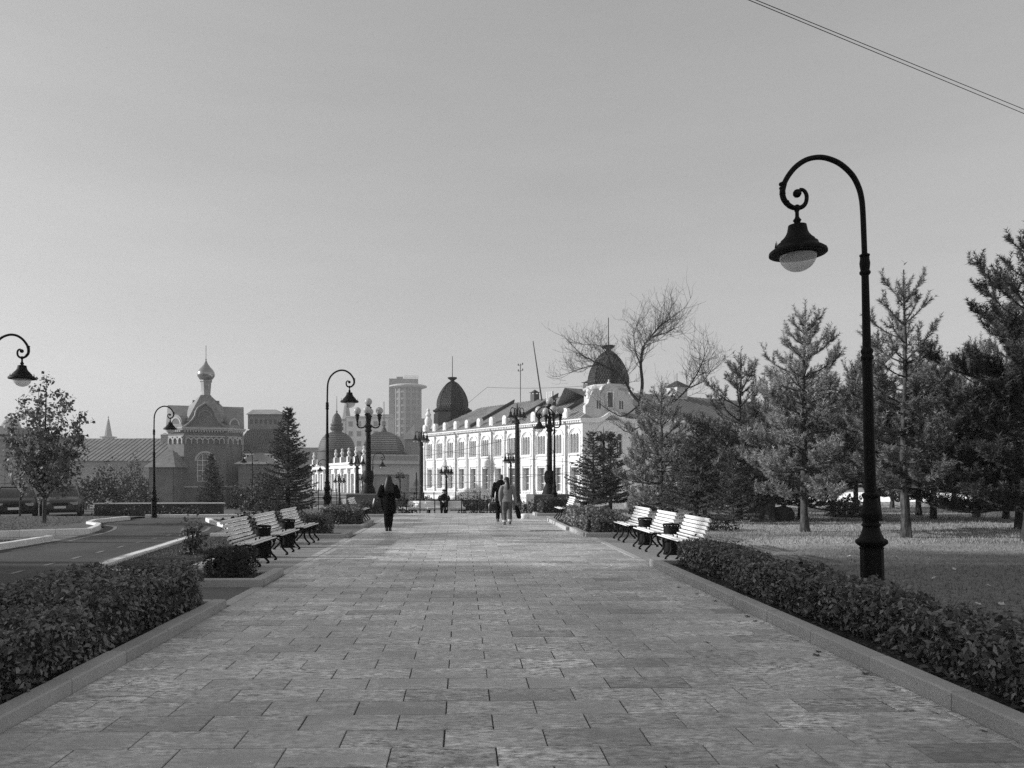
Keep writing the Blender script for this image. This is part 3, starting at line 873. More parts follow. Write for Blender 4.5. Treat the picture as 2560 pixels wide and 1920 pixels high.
l_ = dup(lamp0, (-11.5, 18.9, -.12), math.pi, 'goose neck street lamp cut by the left frame edge, only its head in view', GL); l_.rotation_euler = (0, 0, math.pi)
lamp_at(631, 1124, 1275, 0, 'small goose neck lamp between church and tall spruce', 56)
lamp_at(932, 1131, 1296, math.pi, 'thin goose neck lamp behind the left globe candelabrum', 62)
lamp_at(821, 1148, 1290, 0, 'distant goose neck lamp half hidden by the left lamp post', 66)
lamp_at(1386, 1016, 1276, 0, 'goose neck lamp standing before the right globe candelabrum', 34.5)

# ------------------------------------------------------------------ lamps with four hanging bells
def four_lamp(label, loc, h, group, r=.06, rz=R(20), spike=True, size=1.0):
    e = thing('four_arm_lamp', label, 'street lamp', loc, rz, group)
    s = MB()
    s.lathe([(r*2.4, 0), (r*2.4, .5), (r*2.9, .55), (r*2.2, .75), (r*1.6, 1.0), (r*1.9, 1.05), (r*1.5, 1.15), (r*1.35, h*.55), (r*1.1, h-1.1*size)], 10)
    s.build('post', M['iron_dark'], e, True)
    c = MB()
    c.lathe([(r*1.1, h-1.15*size), (r*1.7, h-1.1*size), (r*1.4, h-1.0*size), (r*.8, h-.85*size), (r*1.2, h-.75*size), (r*.5, h-.6*size), (r*.4, h-.2*size), (.01, h+.1*size)], 10)
    c.build('finial', M['iron_dark'], e, True)
    for i in range(4):
        an = math.pi/2 * i; ca, sa = math.cos(an), math.sin(an)
        a = MB()
        prof = [(.05, -.95), (.13, -.75), (.12, -.45), (.2, -.25), (.33, -.22), (.4, -.34), (.4, -.45)]
        a.tube(catmull([(x*ca*size, x*sa*size, h + z*size) for x, z in prof], 3), .022*size, 6)
        a.build('arm', M['iron_dark'], e, True)
        b = MB()
        b.lathe([(.02*size, -.42*size), (.06*size, -.46*size), (.075*size, -.56*size), (.12*size, -.68*size), (.2*size, -.76*size), (.2*size, -.78*size)], 12, (.4*ca*size, .4*sa*size, h))
        sh = b.build('lamp_shade', M['iron_dark'], e, True)
        g = MB()
        g.lathe([(.15*size*math.cos(R(t)), -.775*size - .15*size*math.sin(R(t))) for t in (0, 20, 40, 60, 80)] + [(.003, -.925*size)], 12, (.4*ca*size, .4*sa*size, h), cap=False)
        g.build('lamp_globe', M['globe_white'], sh, True)
    return e
G4 = 'four bell lamps on the lower square'
def four_at(px, top, base, dd, label, r, size, rz=R(20)):
    p = P(px, base, dd); h = P(px, top, dd).z - p.z
    return four_lamp(label, p, h, G4, r, rz, True, size)
four_at(1293, 1010, 1275, 58, 'tall thick four bell lamp column right of the walking pair', .14, 1.35)
four_at(1053, 1071, 1262, 78, 'tall thick four bell lamp column at the left corner of the white hall', .15, 1.6, R(25))
four_at(1277, 1125, 1270, 60, 'slim four bell lamp just above the walking pair', .06, 1.15)
four_at(1116, 1158, 1284, 44, 'slim four bell lamp beside the seated person', .05, .75)
four_at(1000, 1176, 1262, 75, 'slim four bell lamp right of the woman in black', .06, 1.0, R(35))
four_at(893, 1131, 1258, 66, 'four bell lamp column just left of the left candelabrum', .11, 1.3)
four_at(849, 1183, 1275, 70, 'small four bell lamp before the sunlit colonnade', .06, 1.0)
four_at(906, 1181, 1268, 84, 'smallest four bell lamp half behind the left candelabrum', .06, 1.0)
four_at(1509, 1070, 1262, 52, 'four bell lamp rising behind the twin spruces', .06, 1.15)

# ------------------------------------------------------------------ globe candelabra
def candelabrum(label, loc, group):
    e = thing('globe_lamp', label, 'street lamp', loc, 0, group)
    b = MB(); b.cbox(-.95, .95, -.6, .6, -.6, .5, .03); b.build('plinth', M['asphalt_grey'], e)
    z0 = .5
    s = MB()
    s.lathe([(.36, z0), (.36, z0+.06), (.33, z0+.1), (.3, z0+.25), (.22, z0+.42), (.17, z0+.5)], 12)
    s.build('foot', M['iron_dark'], e, True)
    u = MB()
    u.lathe([(.17, z0+.5), (.24, z0+.58), (.26, z0+.8), (.24, z0+1.0), (.18, z0+1.08), (.16, z0+1.1)], 12)
    u.build('urn', M['iron_dark'], e, True)
    c = MB()
    for i in range(12):
        an = 2*math.pi*i/12
        c.tube([(.10*math.cos(an), .10*math.sin(an), z0+1.08), (.08*math.cos(an), .08*math.sin(an), z0+2.92)], [.032, .026], 6)
    c.lathe([(.11, z0+1.05), (.09, z0+2.95)], 12)
    c.lathe([(.12, z0+2.9), (.17, z0+2.95), (.17, z0+3.0), (.12, z0+3.05), (.18, z0+3.15), (.2, z0+3.2), (.1, z0+3.28), (.08, z0+3.5), (.13, z0+3.58), (.06, z0+3.62), (.06, z0+3.95), (.16, z0+4.05), (.17, z0+4.07), (.09, z0+4.1), (.1, z0+4.18)], 12)
    c.build('column', M['iron_dark'], e, True)
    def globe(x, y, z):
        g = MB(); r = .175
        g.lathe([(max(.004, r*math.cos(R(t))), z + r*math.sin(R(t))) for t in range(-90, 91, 15)], 16, (x, y, 0))
        g.build('lamp_globe', M['globe_white'], e, True)
    for an in (0, 90, 180, 270):
        ca, sa = math.cos(R(an)), math.sin(R(an)); L = .52
        a = MB()
        pr = [(.08, 3.22), (.2, 3.14), (.32, 3.10), (.44, 3.12), (.51, 3.2), (.52, 3.3)]
        a.tube(catmull([(x*ca, x*sa, z0+z) for x, z in pr], 3), .032, 7)
        a.lathe([(.03, z0+3.22), (.06, z0+3.26), (.035, z0+3.32), (.05, z0+3.42), (.085, z0+3.58), (.07, z0+3.62), (.13, z0+3.67), (.1, z0+3.7), (.08, z0+3.76)], 10, (L*ca, L*sa, 0))
        a.build('arm', M['iron_dark'], e, True)
        globe(L*ca, L*sa, z0+3.9)
    globe(0, 0, z0+4.33)
    return e
c0 = candelabrum('left cast iron candelabrum with five white globes on stone plinth', (0, 0, 0), 'globe candelabra at the promenade end')
p = P(921, 1262, 36); c0.location = (p.x, p.y, terr(p.x, p.y) + .52)
p = P(1374, 1268, 35.5)
dup(c0, (p.x, p.y, terr(p.x, p.y) + .5), R(12), 'right cast iron candelabrum with five white globes behind a goose neck lamp', 'globe candelabra at the promenade end')

# ------------------------------------------------------------------ benches
bench_prof = [(0.0, .405, -12), (-.085, .418, 0), (-.165, .41, 5), (-.245, .40, 4), (-.325, .405, -12), (-.39, .44, -40),
              (-.435, .50, -58), (-.465, .57, -66), (-.492, .64, -68), (-.518, .71, -68), (-.548, .785, -60)]
LEN = 1.52
def make_bench(label, loc, rz, group):
    e = thing('park_bench', label, 'bench', loc, rz, group)
    for i, (x, z, t) in enumerate(bench_prof):
        mb = MB(); wd = .066 if i < 10 else .075; th = .026 if i < 10 else .04
        # slat with rounded edges: octagonal section along y
        sec = [(-wd/2, -th*.25), (-wd/2+.008, -th/2), (wd/2-.008, -th/2), (wd/2, -th*.25), (wd/2, th*.25), (wd/2-.008, th/2), (-wd/2+.008, th/2), (-wd/2, th*.25)]
        a = R(-t); ca, sa = math.cos(a), math.sin(a)
        vs = []
        for y in (-LEN/2, LEN/2):
            vs += [(p_*ca - q_*sa, y, p_*sa + q_*ca) for p_, q_ in sec]
        n = 8
        fs = [tuple(range(n)), tuple(range(2*n-1, n-1, -1))] + [(i_, n+i_, n+(i_+1) % n, (i_+1) % n) for i_ in range(n)]
        fs = [tuple(reversed(f)) for f in fs]
        mb.add(vs, fs)
        mb.build('slat', M['slat_white'], e, loc=(x, 0, z + .012))
    for y in (-.58, 0, .58):
        f = MB()
        def strip(pts, w=.016, n=6): f.tube(catmull([(x, y, z) for x, z in pts], 3), w, n)
        strip([(.02, .39), (-.08, .388), (-.165, .38), (-.25, .37), (-.335, .375), (-.405, .41), (-.455, .48), (-.49, .56), (-.52, .64), (-.55, .72), (-.585, .80), (-.60, .84), (-.575, .855), (-.56, .83)], [.016]*40)
        strip([(.02, .39), (.045, .37), (.03, .345), (.0, .355)], [.013]*10)
        fr = f.build('frame', M['iron'], e)
        for pts in ([(-.07, .385), (-.04, .33), (-.05, .26), (-.045, .19), (-.01, .12), (.05, .06), (.075, .02), (.03, .012)],
                    [(-.36, .38), (-.37, .30), (-.34, .22), (-.36, .15), (-.42, .08), (-.47, .03), (-.50, .012), (-.45, .012)]):
            f = MB(); cp = catmull([(x, y, z) for x, z in pts], 3)
            f.tube(cp, [.027 - .012*i/len(cp) for i in range(len(cp))], 6); f.build('leg', M['iron'], e)
        f = MB()
        strip([(-.05, .26), (-.12, .32), (-.2, .335), (-.28, .31), (-.34, .24)], [.013]*20)
        f.lathe([(.03, -.012), (.035, 0), (.03, .012)], 8, (-.19, y, .29))
        f.build('brace', M['iron'], e)
    f = MB()
    for yy in (-.15, .12):
        f.tube([(-.125, yy, .43), (-.125, yy, .46), (-.115, yy, .475)], .014, 6)
    f.build('knob', M['iron'], e)
    return e
GB = 'white slatted benches along the promenade'
b0 = make_bench('left bench nearest the camera, white slats, end by the dark bush', (-3.62, 14.1, -.004), R(0), GB)
# local +x is the seat front; left benches face +x
for y, lab in ((16.2, 'middle white bench of the left row between two bins'), (18.45, 'farthest white bench of the left row')):
    dup(b0, (-3.62, y, -.004), 0, lab, GB)
for y, lab in ((14.5, 'right bench nearest the camera, white slats, end by the long hedge'), (16.65, 'middle white bench of the right row between two bins'), (18.9, 'farthest white bench of the right row')):
    dup(b0, (3.95, y, -.004), math.pi, lab, GB)
dup(b0, (-3.45, 27.6, -.004), 0, 'far left white bench past the hedge block, half hidden', GB)
dup(b0, (3.55, 28.2, -.004), math.pi, 'far right white bench past the ragged hedge', GB)
for px, d_, rz_, lab in ((1408, 46, math.pi, 'left of two small far benches above the ragged right hedge'), (1430, 46.6, math.pi, 'right of two small far benches above the ragged right hedge'),
                        (882, 44, 0, 'left of two small far benches before the left candelabrum plinth'), (904, 44.6, 0, 'right of two small far benches before the left candelabrum plinth')):
    p = P(px, 1190, d_); dup(b0, (p.x, p.y, terr(p.x, p.y)-.06), rz_, lab, GB)

# ------------------------------------------------------------------ litter bins
def make_bin(label, loc, group):
    e = thing('litter_bin', label, 'litter bin', loc, 0, group)
    b = MB(); b.lathe([(.135, .05), (.15, .06), (.155, .575)], 20)
    b.build('body', M['iron'], e, True)
    r = MB()
    r.lathe([(.158, .60), (.165, .605), (.165, .63), (.15, .632), (.148, .605)], 20)
    r.build('rim', M['iron'], e, True)
    p_ = MB()
    for i in range(14):
        a = 2*math.pi*i/14
        p_.tube([(.155*math.cos(a), .155*math.sin(a), .565), (.162*math.cos(a+.1), .162*math.sin(a+.1), .59), (.158*math.cos(a), .158*math.sin(a), .605)], .009, 5)
    p_.build('crown_band', M['iron'], e)
    f = MB(); f.lathe([(.165, 0), (.165, .025), (.15, .03), (.15, 0)], 20, cap=False)
    for i in range(4):
        a = 2*math.pi*i/4 + .4
        f.tube([(.155*math.cos(a), .155*math.sin(a), 0), (.15*math.cos(a), .15*math.sin(a), .08)], .012, 5)
    f.build('foot_ring', M['iron'], e)
    return e
GBn = 'black litter bins between the benches'
bin0 = make_bin('black round litter bin between near and middle left benches', (-3.93, 15.15, -.004), GBn)
for x, y, lab in ((-3.93, 17.3, 'black round litter bin between middle and far left benches'), (4.28, 15.55, 'black round litter bin between near and middle right benches'),
                  (4.28, 17.78, 'black round litter bin between middle and far right benches'), (4.7, 29.2, 'small black litter bin by the far right benches')):
    dup(bin0, (x, y, -.004), .5, lab, GBn)
# ------------------------------------------------------------------ building materials
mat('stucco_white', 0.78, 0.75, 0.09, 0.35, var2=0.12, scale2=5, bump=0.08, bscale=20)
mat('stucco_side', 0.54, 0.8, 0.10, 0.35, var2=0.1, scale2=5, bump=0.08, bscale=20)  # greyer copy of the white stucco, shade put into the tone of unlit faces
mat('roof_metal', 0.32, 0.5, 0.22, 0.5, var2=0.2, scale2=4, metal=0.2)
mat('roof_dark', 0.035, 0.5, 0.25, 1.2, var2=0.2)
mat('dome_black', 0.012, 0.6, 0.3, 1.5, spec=0.15)
mat('dome_grey', 0.05, 0.6, 0.2, 0.6, var2=0.15)
mat('brick', 0.17, 0.9, 0.2, 0.9, var2=0.3, scale2=9, bump=0.4, bscale=14)
mat('brick_trim', 0.48, 0.85, 0.15, 1.2, var2=0.15)
mat('onion_metal', 0.36, 0.22, 0.15, 1.5, metal=0.85)
mat('tin_roof', 0.22, 0.55, 0.2, 0.7, var2=0.2, scale2=3)
mat('far_grey', 0.20, 0.85, 0.12, 0.1)
mat('far_dark', 0.12, 0.8, 0.2, 0.1)
mat('far_pale', 0.42, 0.85, 0.1, 0.1)
mat('plaster_grey', 0.34, 0.85, 0.12, 0.4, var2=0.12, scale2=4)
mat('stone_black', 0.05, 0.7, 0.4, 2.5, bump=0.6, bscale=9, var2=0.4, scale2=7)
mat('stone_grey', 0.28, 0.8, 0.35, 2.0, bump=0.8, bscale=7, var2=0.35, scale2=8)

mat('plinth_stone', 0.16, 0.85, 0.2, 0.5, var2=0.2)
mat('roof_wing', 0.17, 0.6, 0.25, 0.5, var2=0.25, scale2=4)
def win_frame(xa, xb, za, zb, y, nx, nz, t=.05, d=.06, arched=False):
    mb = MB()
    mb.box(xa, xa+t, y, y+d, za, zb); mb.box(xb-t, xb, y, y+d, za, zb)
    mb.box(xa+t, xb-t, y, y+d, za, za+t)
    if not arched: mb.box(xa+t, xb-t, y, y+d, zb-t, zb)
    for i in range(1, nx):
        x = xa + (xb-xa)*i/nx; mb.box(x-t*.4, x+t*.4, y+.003, y+d-.003, za+t, zb-(0 if arched else t))
    for i in range(1, nz):
        z = za + (zb-za)*i/nz; mb.box(xa+t, xb-t, y+.006, y+d-.006, z-t*.4, z+t*.4)
    return mb
def quadpane(xa, xb, za, zb, y):
    mb = MB(); mb.add([(xa,y,za),(xb,y,za),(xb,y,zb),(xa,y,zb)], [(0,1,2,3)]); return mb

# ------------------------------------------------------------------ the white hall
Lp, Rp = P(1063, 1190, 100), P(1459, 1190, 73)
Lp.z = Rp.z = 0
eA = (Rp - Lp); LA = eA.length; eA.normalize(); thA = math.atan2(eA.y, eA.x)
hall = thing('white_hall', 'long white two storey hall with arched windows and two black domes', 'building', (Lp.x, Lp.y, 0), thA)
NB = 12; B_ = LA / NB; cxb = B_/2
w = MB(); w.wall(0, B_, -.55, 6.75, [(cxb-.62, cxb+.62, .05, 2.45, False)] , 0, .42)
# upper arcade is a second wall sheet above the storey line, so split at z 3.3
w = MB(); w.wall(0, B_, -.3, 3.3, [(cxb-.62, cxb+.62, .05, 2.45, False)], 0, .42)
w.wall(0, B_, 3.3, 6.75, [(cxb-.66, cxb-.27, 3.85, 5.75, True), (cxb-.195, cxb+.195, 3.85, 5.75, True), (cxb+.27, cxb+.66, 3.85, 5.75, True)], 0, .3)
bay_me = w.mesh('bay_wall', M['stucco_white'])
tr = MB()
tr.box(0, .30, -.16, -.002, -.3, 6.6); tr.box(.06, .24, -.22, -.162, -.2, 6.3)              # pilaster
tr.box(-.04, .34, -.24, -.225, 5.35, 5.6); tr.box(-.05, .35, -.26, -.165, 6.35, 6.6); tr.box(-.05, .35, -.26, -.165, -.3, .25)
pil_me = tr.mesh('pilaster', M['stucco_white'])
tr = MB()
tr.archband(cxb, 5.42, .80, .98, -.13, -.002, 16); tr.archband(cxb, 5.42, .66, .72, -.05, -.002, 14)
tr.box(cxb-.99, cxb-.80, -.13, -.002, 3.7, 5.42); tr.box(cxb+.80, cxb+.99, -.13, -.002, 3.7, 5.42)
for dx in (-.66, -.232, .232, .66):
    tr.lathe([(.05, 3.85), (.035, 3.95), (.035, 5.35), (.06, 5.5)], 8, (cxb+dx, -.02, 0))
for dx in (-.465, 0, .465): tr.archband(cxb+dx, 5.55, .195, .25, -.045, -.002, 10)
arch_me = tr.mesh('arch_moulding', M['stucco_white'], True)
tr = MB()
tr.box(cxb-.95, cxb+.95, -.14, -.002, 3.62, 3.8); tr.box(cxb-.8, cxb+.8, -.06, -.002, 2.9, 3.4)
tr.box(cxb-.78, cxb-.64, -.08, -.002, .05, 2.6); tr.box(cxb+.64, cxb+.78, -.08, -.002, .05, 2.6); tr.box(cxb-.85, cxb+.85, -.12, -.002, 2.62, 2.78)
tr.box(cxb-.85, cxb+.85, -.13, -.002, -.1, .03)
for i in range(5): tr.box(cxb-.6+i*.26, cxb-.44+i*.26, -.07, -.002, -.28, -.12)
sill_me = tr.mesh('window_surround', M['stucco_white'])
lowf = win_frame(cxb-.62, cxb+.62, .05, 2.45, .36, 2, 3, .07).mesh('window', M['white_paint'])
lowp = quadpane(cxb-.62, cxb+.62, .05, 2.45, .40).mesh('pane', M['window_glass_pale'])
pp = MB(); pp.archpane(cxb-.66, cxb-.27, 3.85, 5.75, .22); pm_ = []
upanes = []
for dx in (-.465, 0, .465):
    q = MB(); q.archpane(cxb+dx-.195, cxb+dx+.195, 3.85, 5.75, .2); upanes.append(q.mesh('arched_pane', M['window_glass_pale']))
tb = MB()
arc = [(math.cos(math.pi*i/8)*.36, .75 + math.sin(math.pi*i/8)*.3) for i in range(9)]
tb.prism([(-.36, 0), (.36, 0)] + arc, -.3, .15)
tb.prism([(-.24, .12), (.24, .12), (.24, .7), (-.24, .7)], -.36, -.302)
tb.box(-.44, .44, -.38, .2, -.14, 0)
tablet_me = tb.mesh('parapet_tablet', M['stucco_white'])
for i in range(NB):
    x = i * B_
    link('bay_wall', bay_me, hall, (x, 0, 0)); link('pilaster', pil_me, hall, (x - .15, 0, 0))
    link('arch_moulding', arch_me, hall, (x, 0, 0)); link('window_surround', sill_me, hall, (x, 0, 0))
    o = link('window', lowf, hall, (x, 0, 0)); link('pane', lowp, o)
    for q in upanes: link('arched_pane', q, hall, (x, 0, 0))
    if i not in (8,): link('parapet_tablet', tablet_me, hall, (x + .05, .1, 7.24))
link('pilaster', pil_me, hall, (LA - .2, 0, 0))
c = MB()
c.box(-.1, LA+.1, -.35, -.0015, 6.752, 6.95); c.box(-.15, LA+.15, -.5, .6, 6.953, 7.1)
for i in range(int(LA/.32)): c.box(i*.32+.05, i*.32+.2, -.42, -.352, 6.78, 6.92)
c.build('cornice', M['stucco_white'], hall)
c = MB(); c.box(-.05, LA+.05, -.28, -.002, -.62, -.302); c.box(-.02, LA+.02, -.2, .3, -1.3, -.622)
for i in range(int(LA/.3)): c.box(i*.3+.05, i*.3+.18, -.25, -.205, -.8, -.64)
c.build('sill_band', M['stucco_white'], hall)
c = MB(); c.box(0, LA, -.1, .3, -5, -1.302); c.build('plinth', M['plinth_stone'], hall)
c = MB()
c.box(0, .3, .43, 12, -5, 7.0)
c.box(.302, LA, 11.7, 12, -5, 7.0)
c.box(.3, LA-.4, .44, .5, -1, 6.9)
c.build('rear_wall', M['stucco_side'], hall)
rf = MB()
rf.add([(-.3,-.55,7.105),(LA+.1,-.55,7.105),(LA-2.0,6,10.5),(4.0,6,10.5),(-.3,12.3,7.1),(LA+.1,12.3,7.1)], [(0,1,2,3),(5,4,3,2),(4,0,3),(1,5,2)])
roof = rf.build('roof', M['roof_metal'], hall)
sm = MB()
n_ = int(LA/.55)
for i in range(1, n_):
    x = i*.55; k = 1.0
    if x < 4: k = (x+.3)/4.3
    if x > LA-2: k = (LA+.1-x)/2.1
    a, b = Vector((x, -.55, 7.13)), Vector((x, -.55+6.55*k, 7.13+3.395*k))
    sm.tube([a, b], .035, 4)
tag(sm.build('roof_seam', M['roof_metal'], roof), kind='stuff')
for x, d_ in ((LA*.36, .25), (LA*.63, .25), (LA*.86, .25)):
    f = MB(); f.prism([(0, 0), (1, 0)], 0, 0) if False else None
    f.add([(x,-.3,7.2),(x+d_,-.3,7.2),(x+d_,6,10.5),(x,6,10.5),(x,-.3,7.6),(x+d_,-.3,7.6),(x+d_,6.1,10.95),(x,6.1,10.95)],
          [(4,5,6,7),(0,1,5,4),(1,2,6,5),(2,3,7,6),(3,0,4,7)])
    f.build('firewall', M['roof_dark'], roof)
def chimney(x, y, z0, z1, s, m='roof_dark'):
    f = MB(); f.box(x-s, x+s, y-s, y+s, z0, z1); f.box(x-s*1.25, x+s*1.25, y-s*1.25, y+s*1.25, z1+.18, z1+.24)
    for a, b in ((-1,-1),(1,-1),(1,1),(-1,1)): f.box(x+a*s*.8-.05, x+a*s*.8+.05, y+b*s*.8-.05, y+b*s*.8+.05, z1, z1+.18)
    f.lathe([(s*1.25, z1+.24), (.02, z1+.55)], 4, (x, y, 0), a0=math.pi/4)
    f.build('chimney', M[m], hall)
chimney(LA*.50, 6, 10.0, 11.2, .38); chimney(LA*.80, 6.2, 10.1, 11.4, .5); chimney(LA*.72, 3.2, 8.6, 9.6, .26)
f = MB()
for k in range(4): f.tube([(LA*.585+k*.3, 5.8, 9.8), (LA*.585+k*.3, 5.8, 11.2)], .14, 8)
f.build('vent_pipes', M['white_dirty'], hall)
f = MB(); f.tube([(LA*.56, 5.6, 10.2), (LA*.56-.9, 5.0, 17.2)], [.1, .05], 6); f.build('flag_mast', M['roof_dark'], hall)
f = MB(); x = LA*.40
f.tube([(x, 6.2, 10.2), (x, 6.2, 15.2)], .05, 5)
for z in (14.3, 15.0): f.box(x-.5, x+.5, 6.17, 6.23, z, z+.06); f.box(x-.5, x-.4, 6.15, 6.25, z+.06, z+.25); f.box(x+.4, x+.5, 6.15, 6.25, z+.06, z+.25)
f.build('aerial', M['roof_dark'], hall)
for k_ in (3, 6, 9, 11):
    f = MB(); f.tube([(k_*B_+.32, -.3, -1.2), (k_*B_+.32, -.3, 6.5), (k_*B_+.32, -.5, 6.9)], .06, 6); f.build('downpipe', M['plaster_grey'], hall)
# domes
def hall_dome(wp, zb, drum_m, scale=1.0):
    lp = Matrix.Rotation(-thA, 4, 'Z') @ (Vector((wp.x, wp.y, 0)) - Lp)
    d_ = MB(); s = scale
    d_.lathe([(2.0*s, 0), (2.06*s, .35), (2.02*s, .9), (1.86*s, 1.5), (1.6*s, 2.1), (1.22*s, 2.7), (.8*s, 3.2), (.42*s, 3.5), (.3*s, 3.62)], 8, (0, 0, zb), a0=R(10))
    dm = d_.build('dome', M['dome_black'], hall, loc=(lp.x, lp.y, 0))
    rb = MB()
    prof = [(2.0, 0), (2.06, .35), (2.02, .9), (1.86, 1.5), (1.6, 2.1), (1.22, 2.7), (.8, 3.2), (.42, 3.5)]
    for k in range(8):
        a = R(10) + k*math.pi/4
        rb.tube([(r*s*math.cos(a), r*s*math.sin(a), zb+z) for r, z in prof], .06, 5)
    rb.build('rib', M['dome_black'], dm)
    sc = MB()
    for k in range(8):
        a0, a1 = R(10) + k*math.pi/4, R(10) + (k+1)*math.pi/4
        for j in range(13):
            z = .05 + j*.24
            r = np.interp(z, [p_[1] for p_ in prof], [p_[0] for p_ in prof]) * s
            r2 = np.interp(z+.3, [p_[1] for p_ in prof], [p_[0] for p_ in prof]) * s
            nn = max(2, int(r*math.pi/4/.26))
            for q in range(nn):
                t = (q + (.5 if j % 2 else 0)) / nn
                if t > .97: continue
                def pt(t_, r_): return Vector((math.cos(a0)*(1-t_)+math.cos(a1)*t_, math.sin(a0)*(1-t_)+math.sin(a1)*t_, 0)) * r_
                hw = .42/nn
                b0_, b1_, b2_, b3_ = pt(t, r*1.03), pt(min(1, t+hw), (r+r2)/2*1.025), pt(t, r2*1.005), pt(max(0, t-hw), (r+r2)/2*1.025)
                sc.add([(b0_.x, b0_.y, zb+z-.02), (b1_.x, b1_.y, zb+z+.14), (b2_.x, b2_.y, zb+z+.3), (b3_.x, b3_.y, zb+z+.14)], [(0,1,2,3)])
    tag(sc.build('scale_shingles', M['dome_scale'], dm), kind='stuff')
    cp = MB()
    cp.lathe([(.3, 3.55), (.26, 3.7), (.3, 3.75), (.6, 3.95), (.66, 4.05), (.62, 4.12), (.4, 4.1), (.1, 4.15), (.05, 4.2), (.04, 6.9), (.01, 7.0)], 10, (0, 0, zb))
    cp.build('finial', M['dome_black'], dm, True)
    dr = MB()
    dr.lathe([(2.5*s, -3.6), (2.45*s, -.75), (2.3*s, -.7), (2.3*s, -.6), (2.55*s, -.45), (2.6*s, -.25), (2.3*s, -.15), (2.2*s, 0.02)], 8, (0, 0, zb), a0=R(10))
    dr.build('drum', M[drum_m], hall, loc=(lp.x, lp.y, 0))
    return lp
mat('dome_scale', 0.03, 0.5, 0.35, 2.0, spec=0.3, rnd=-0.4)
hall_dome(P(1131, 1019, 102.5), 10.7, 'dome_black', 1.02)
hall_dome(P(1521, 965, 77.5), 10.7, 'stucco_side', 1.0)
# left pavilion side ornament
f = MB(); f.lathe([(.35, 7.1), (.35, 7.5), (.22, 7.7), (.45, 8.3), (.5, 8.9), (.25, 9.3), (.4, 9.6), (.15, 10.0), (.25, 10.2), (.02, 10.5)], 10, (.3, .3, 0)); f.build('urn', M['stucco_white'], hall, True)
# chamfered corner towards the promenade
CW = 5.7; phi = R(13); rel = phi - thA
cor = MB(); cc_ = CW/2
cor.wall(0, CW, -5, 3.3, [(cc_-.6, cc_+.6, .05, 2.45, False)], 0, .4)
cor.wall(0, CW, 3.3, 7.0, [(cc_-1.15, cc_-.6, 3.7, 5.7, True), (cc_-.28, cc_+.28, 3.7, 5.9, True), (cc_+.6, cc_+1.15, 3.7, 5.7, True)], 0, .35)
cw_ = cor.build('corner_wall', M['stucco_white'], hall, loc=(LA+.004, 0.004, 0), rz=rel)
f = win_frame(cc_-.6, cc_+.6, .05, 2.45, .34, 2, 3, .07); o = f.build('window', M['white_paint'], cw_); 
quadpane(cc_-.6, cc_+.6, .05, 2.45, .38).build('pane', M['window_glass'], cw_)
for a, b, t in ((cc_-1.15, cc_-.6, 5.7), (cc_-.28, cc_+.28, 5.9), (cc_+.6, cc_+1.15, 5.7)):
    q = MB(); q.archpane(a, b, 3.7, t, .28); q.build('arched_pane', M['window_glass'], cw_)
    f = MB(); f.box(a, b, .2, .26, 4.95, 5.05); f.box((a+b)/2-.025, (a+b)/2+.025, .2, .26, 3.7, 4.95); f.build('window_bar', M['white_paint'], cw_)
f = MB()
f.box(-.2, .45, -.2, -.002, -5, 6.9); f.box(CW-.45, CW+.2, -.2, -.002, -5, 6.9)
f.box(.46, CW-.46, -.16, -.002, -.5, -.2); f.box(.46, CW-.46, -.14, -.002, 3.2, 3.45)
for a, b, t in ((cc_-1.15, cc_-.6, 5.7), (cc_-.28, cc_+.28, 5.9), (cc_+.6, cc_+1.15, 5.7)):
    f.archband((a+b)/2, t-(b-a)/2, (b-a)/2+.03, (b-a)/2+.2, -.1, -.002, 12)
f.archband(cc_, 5.2, 1.55, 1.75, -.12, -.002, 18, R(20), R(160))
f.build('corner_moulding', M['stucco_white'], cw_)
f = MB()
bump = lambda x: 7.0 + .75*math.exp(-((x-cc_)/.85)**2)
xs_ = [-.45 + (CW+.9)*i/30 for i in range(31)]
for a, b in zip(xs_, xs_[1:]):
    f.add([(a,-.5,bump(a)-.28),(b,-.5,bump(b)-.28),(b,-.5,bump(b)+.12),(a,-.5,bump(a)+.12),(a,.4,bump(a)-.28),(b,.4,bump(b)-.28),(b,.4,bump(b)+.12),(a,.4,bump(a)+.12)],
          [(0,1,2,3),(3,2,6,7),(1,0,4,5)])
f.build('corner_cornice', M['stucco_white'], cw_)
att = [(.3, 7.0), (CW-.2, 7.0), (CW-.2, 8.6), (CW-.55, 8.9), (CW-.6, 9.6), (CW-1.2, 9.9), (CW-1.3, 10.3), (cc_+.9, 10.4)] + \
      [(cc_ + .9*math.cos(math.pi*i/8), 10.4 + .75*math.sin(math.pi*i/8)) for i in range(1, 8)] + \
      [(cc_-.9, 10.4), (1.2, 10.3), (1.1, 9.9), (.75, 9.6), (.6, 8.9), (.3, 8.6)]
att = [(x, 7 + (z-7)*.86) for x, z in att]
f = MB(); f.prism(att, .3, .9); f.build('attic_gable', M['stucco_side'], cw_)
f = MB(); f.box(cc_-.42, cc_+.42, .22, .298, 8.15, 8.25); f.box(cc_-.36, cc_-.27, .24, .298, 8.25, 9.7); f.box(cc_+.27, cc_+.36, .24, .298, 8.25, 9.7); f.box(cc_-.36, cc_+.36, .24, .298, 9.7, 9.8)
f.build('attic_window_frame', M['stucco_white'], cw_)
f = MB(); f.lathe([(.12, 10.5), (.18, 10.65), (.05, 10.8), (.08, 10.9), (.02, 11.0)], 8, (cc_, .6, 0)); f.build('attic_finial', M['stucco_white'], cw_, True)
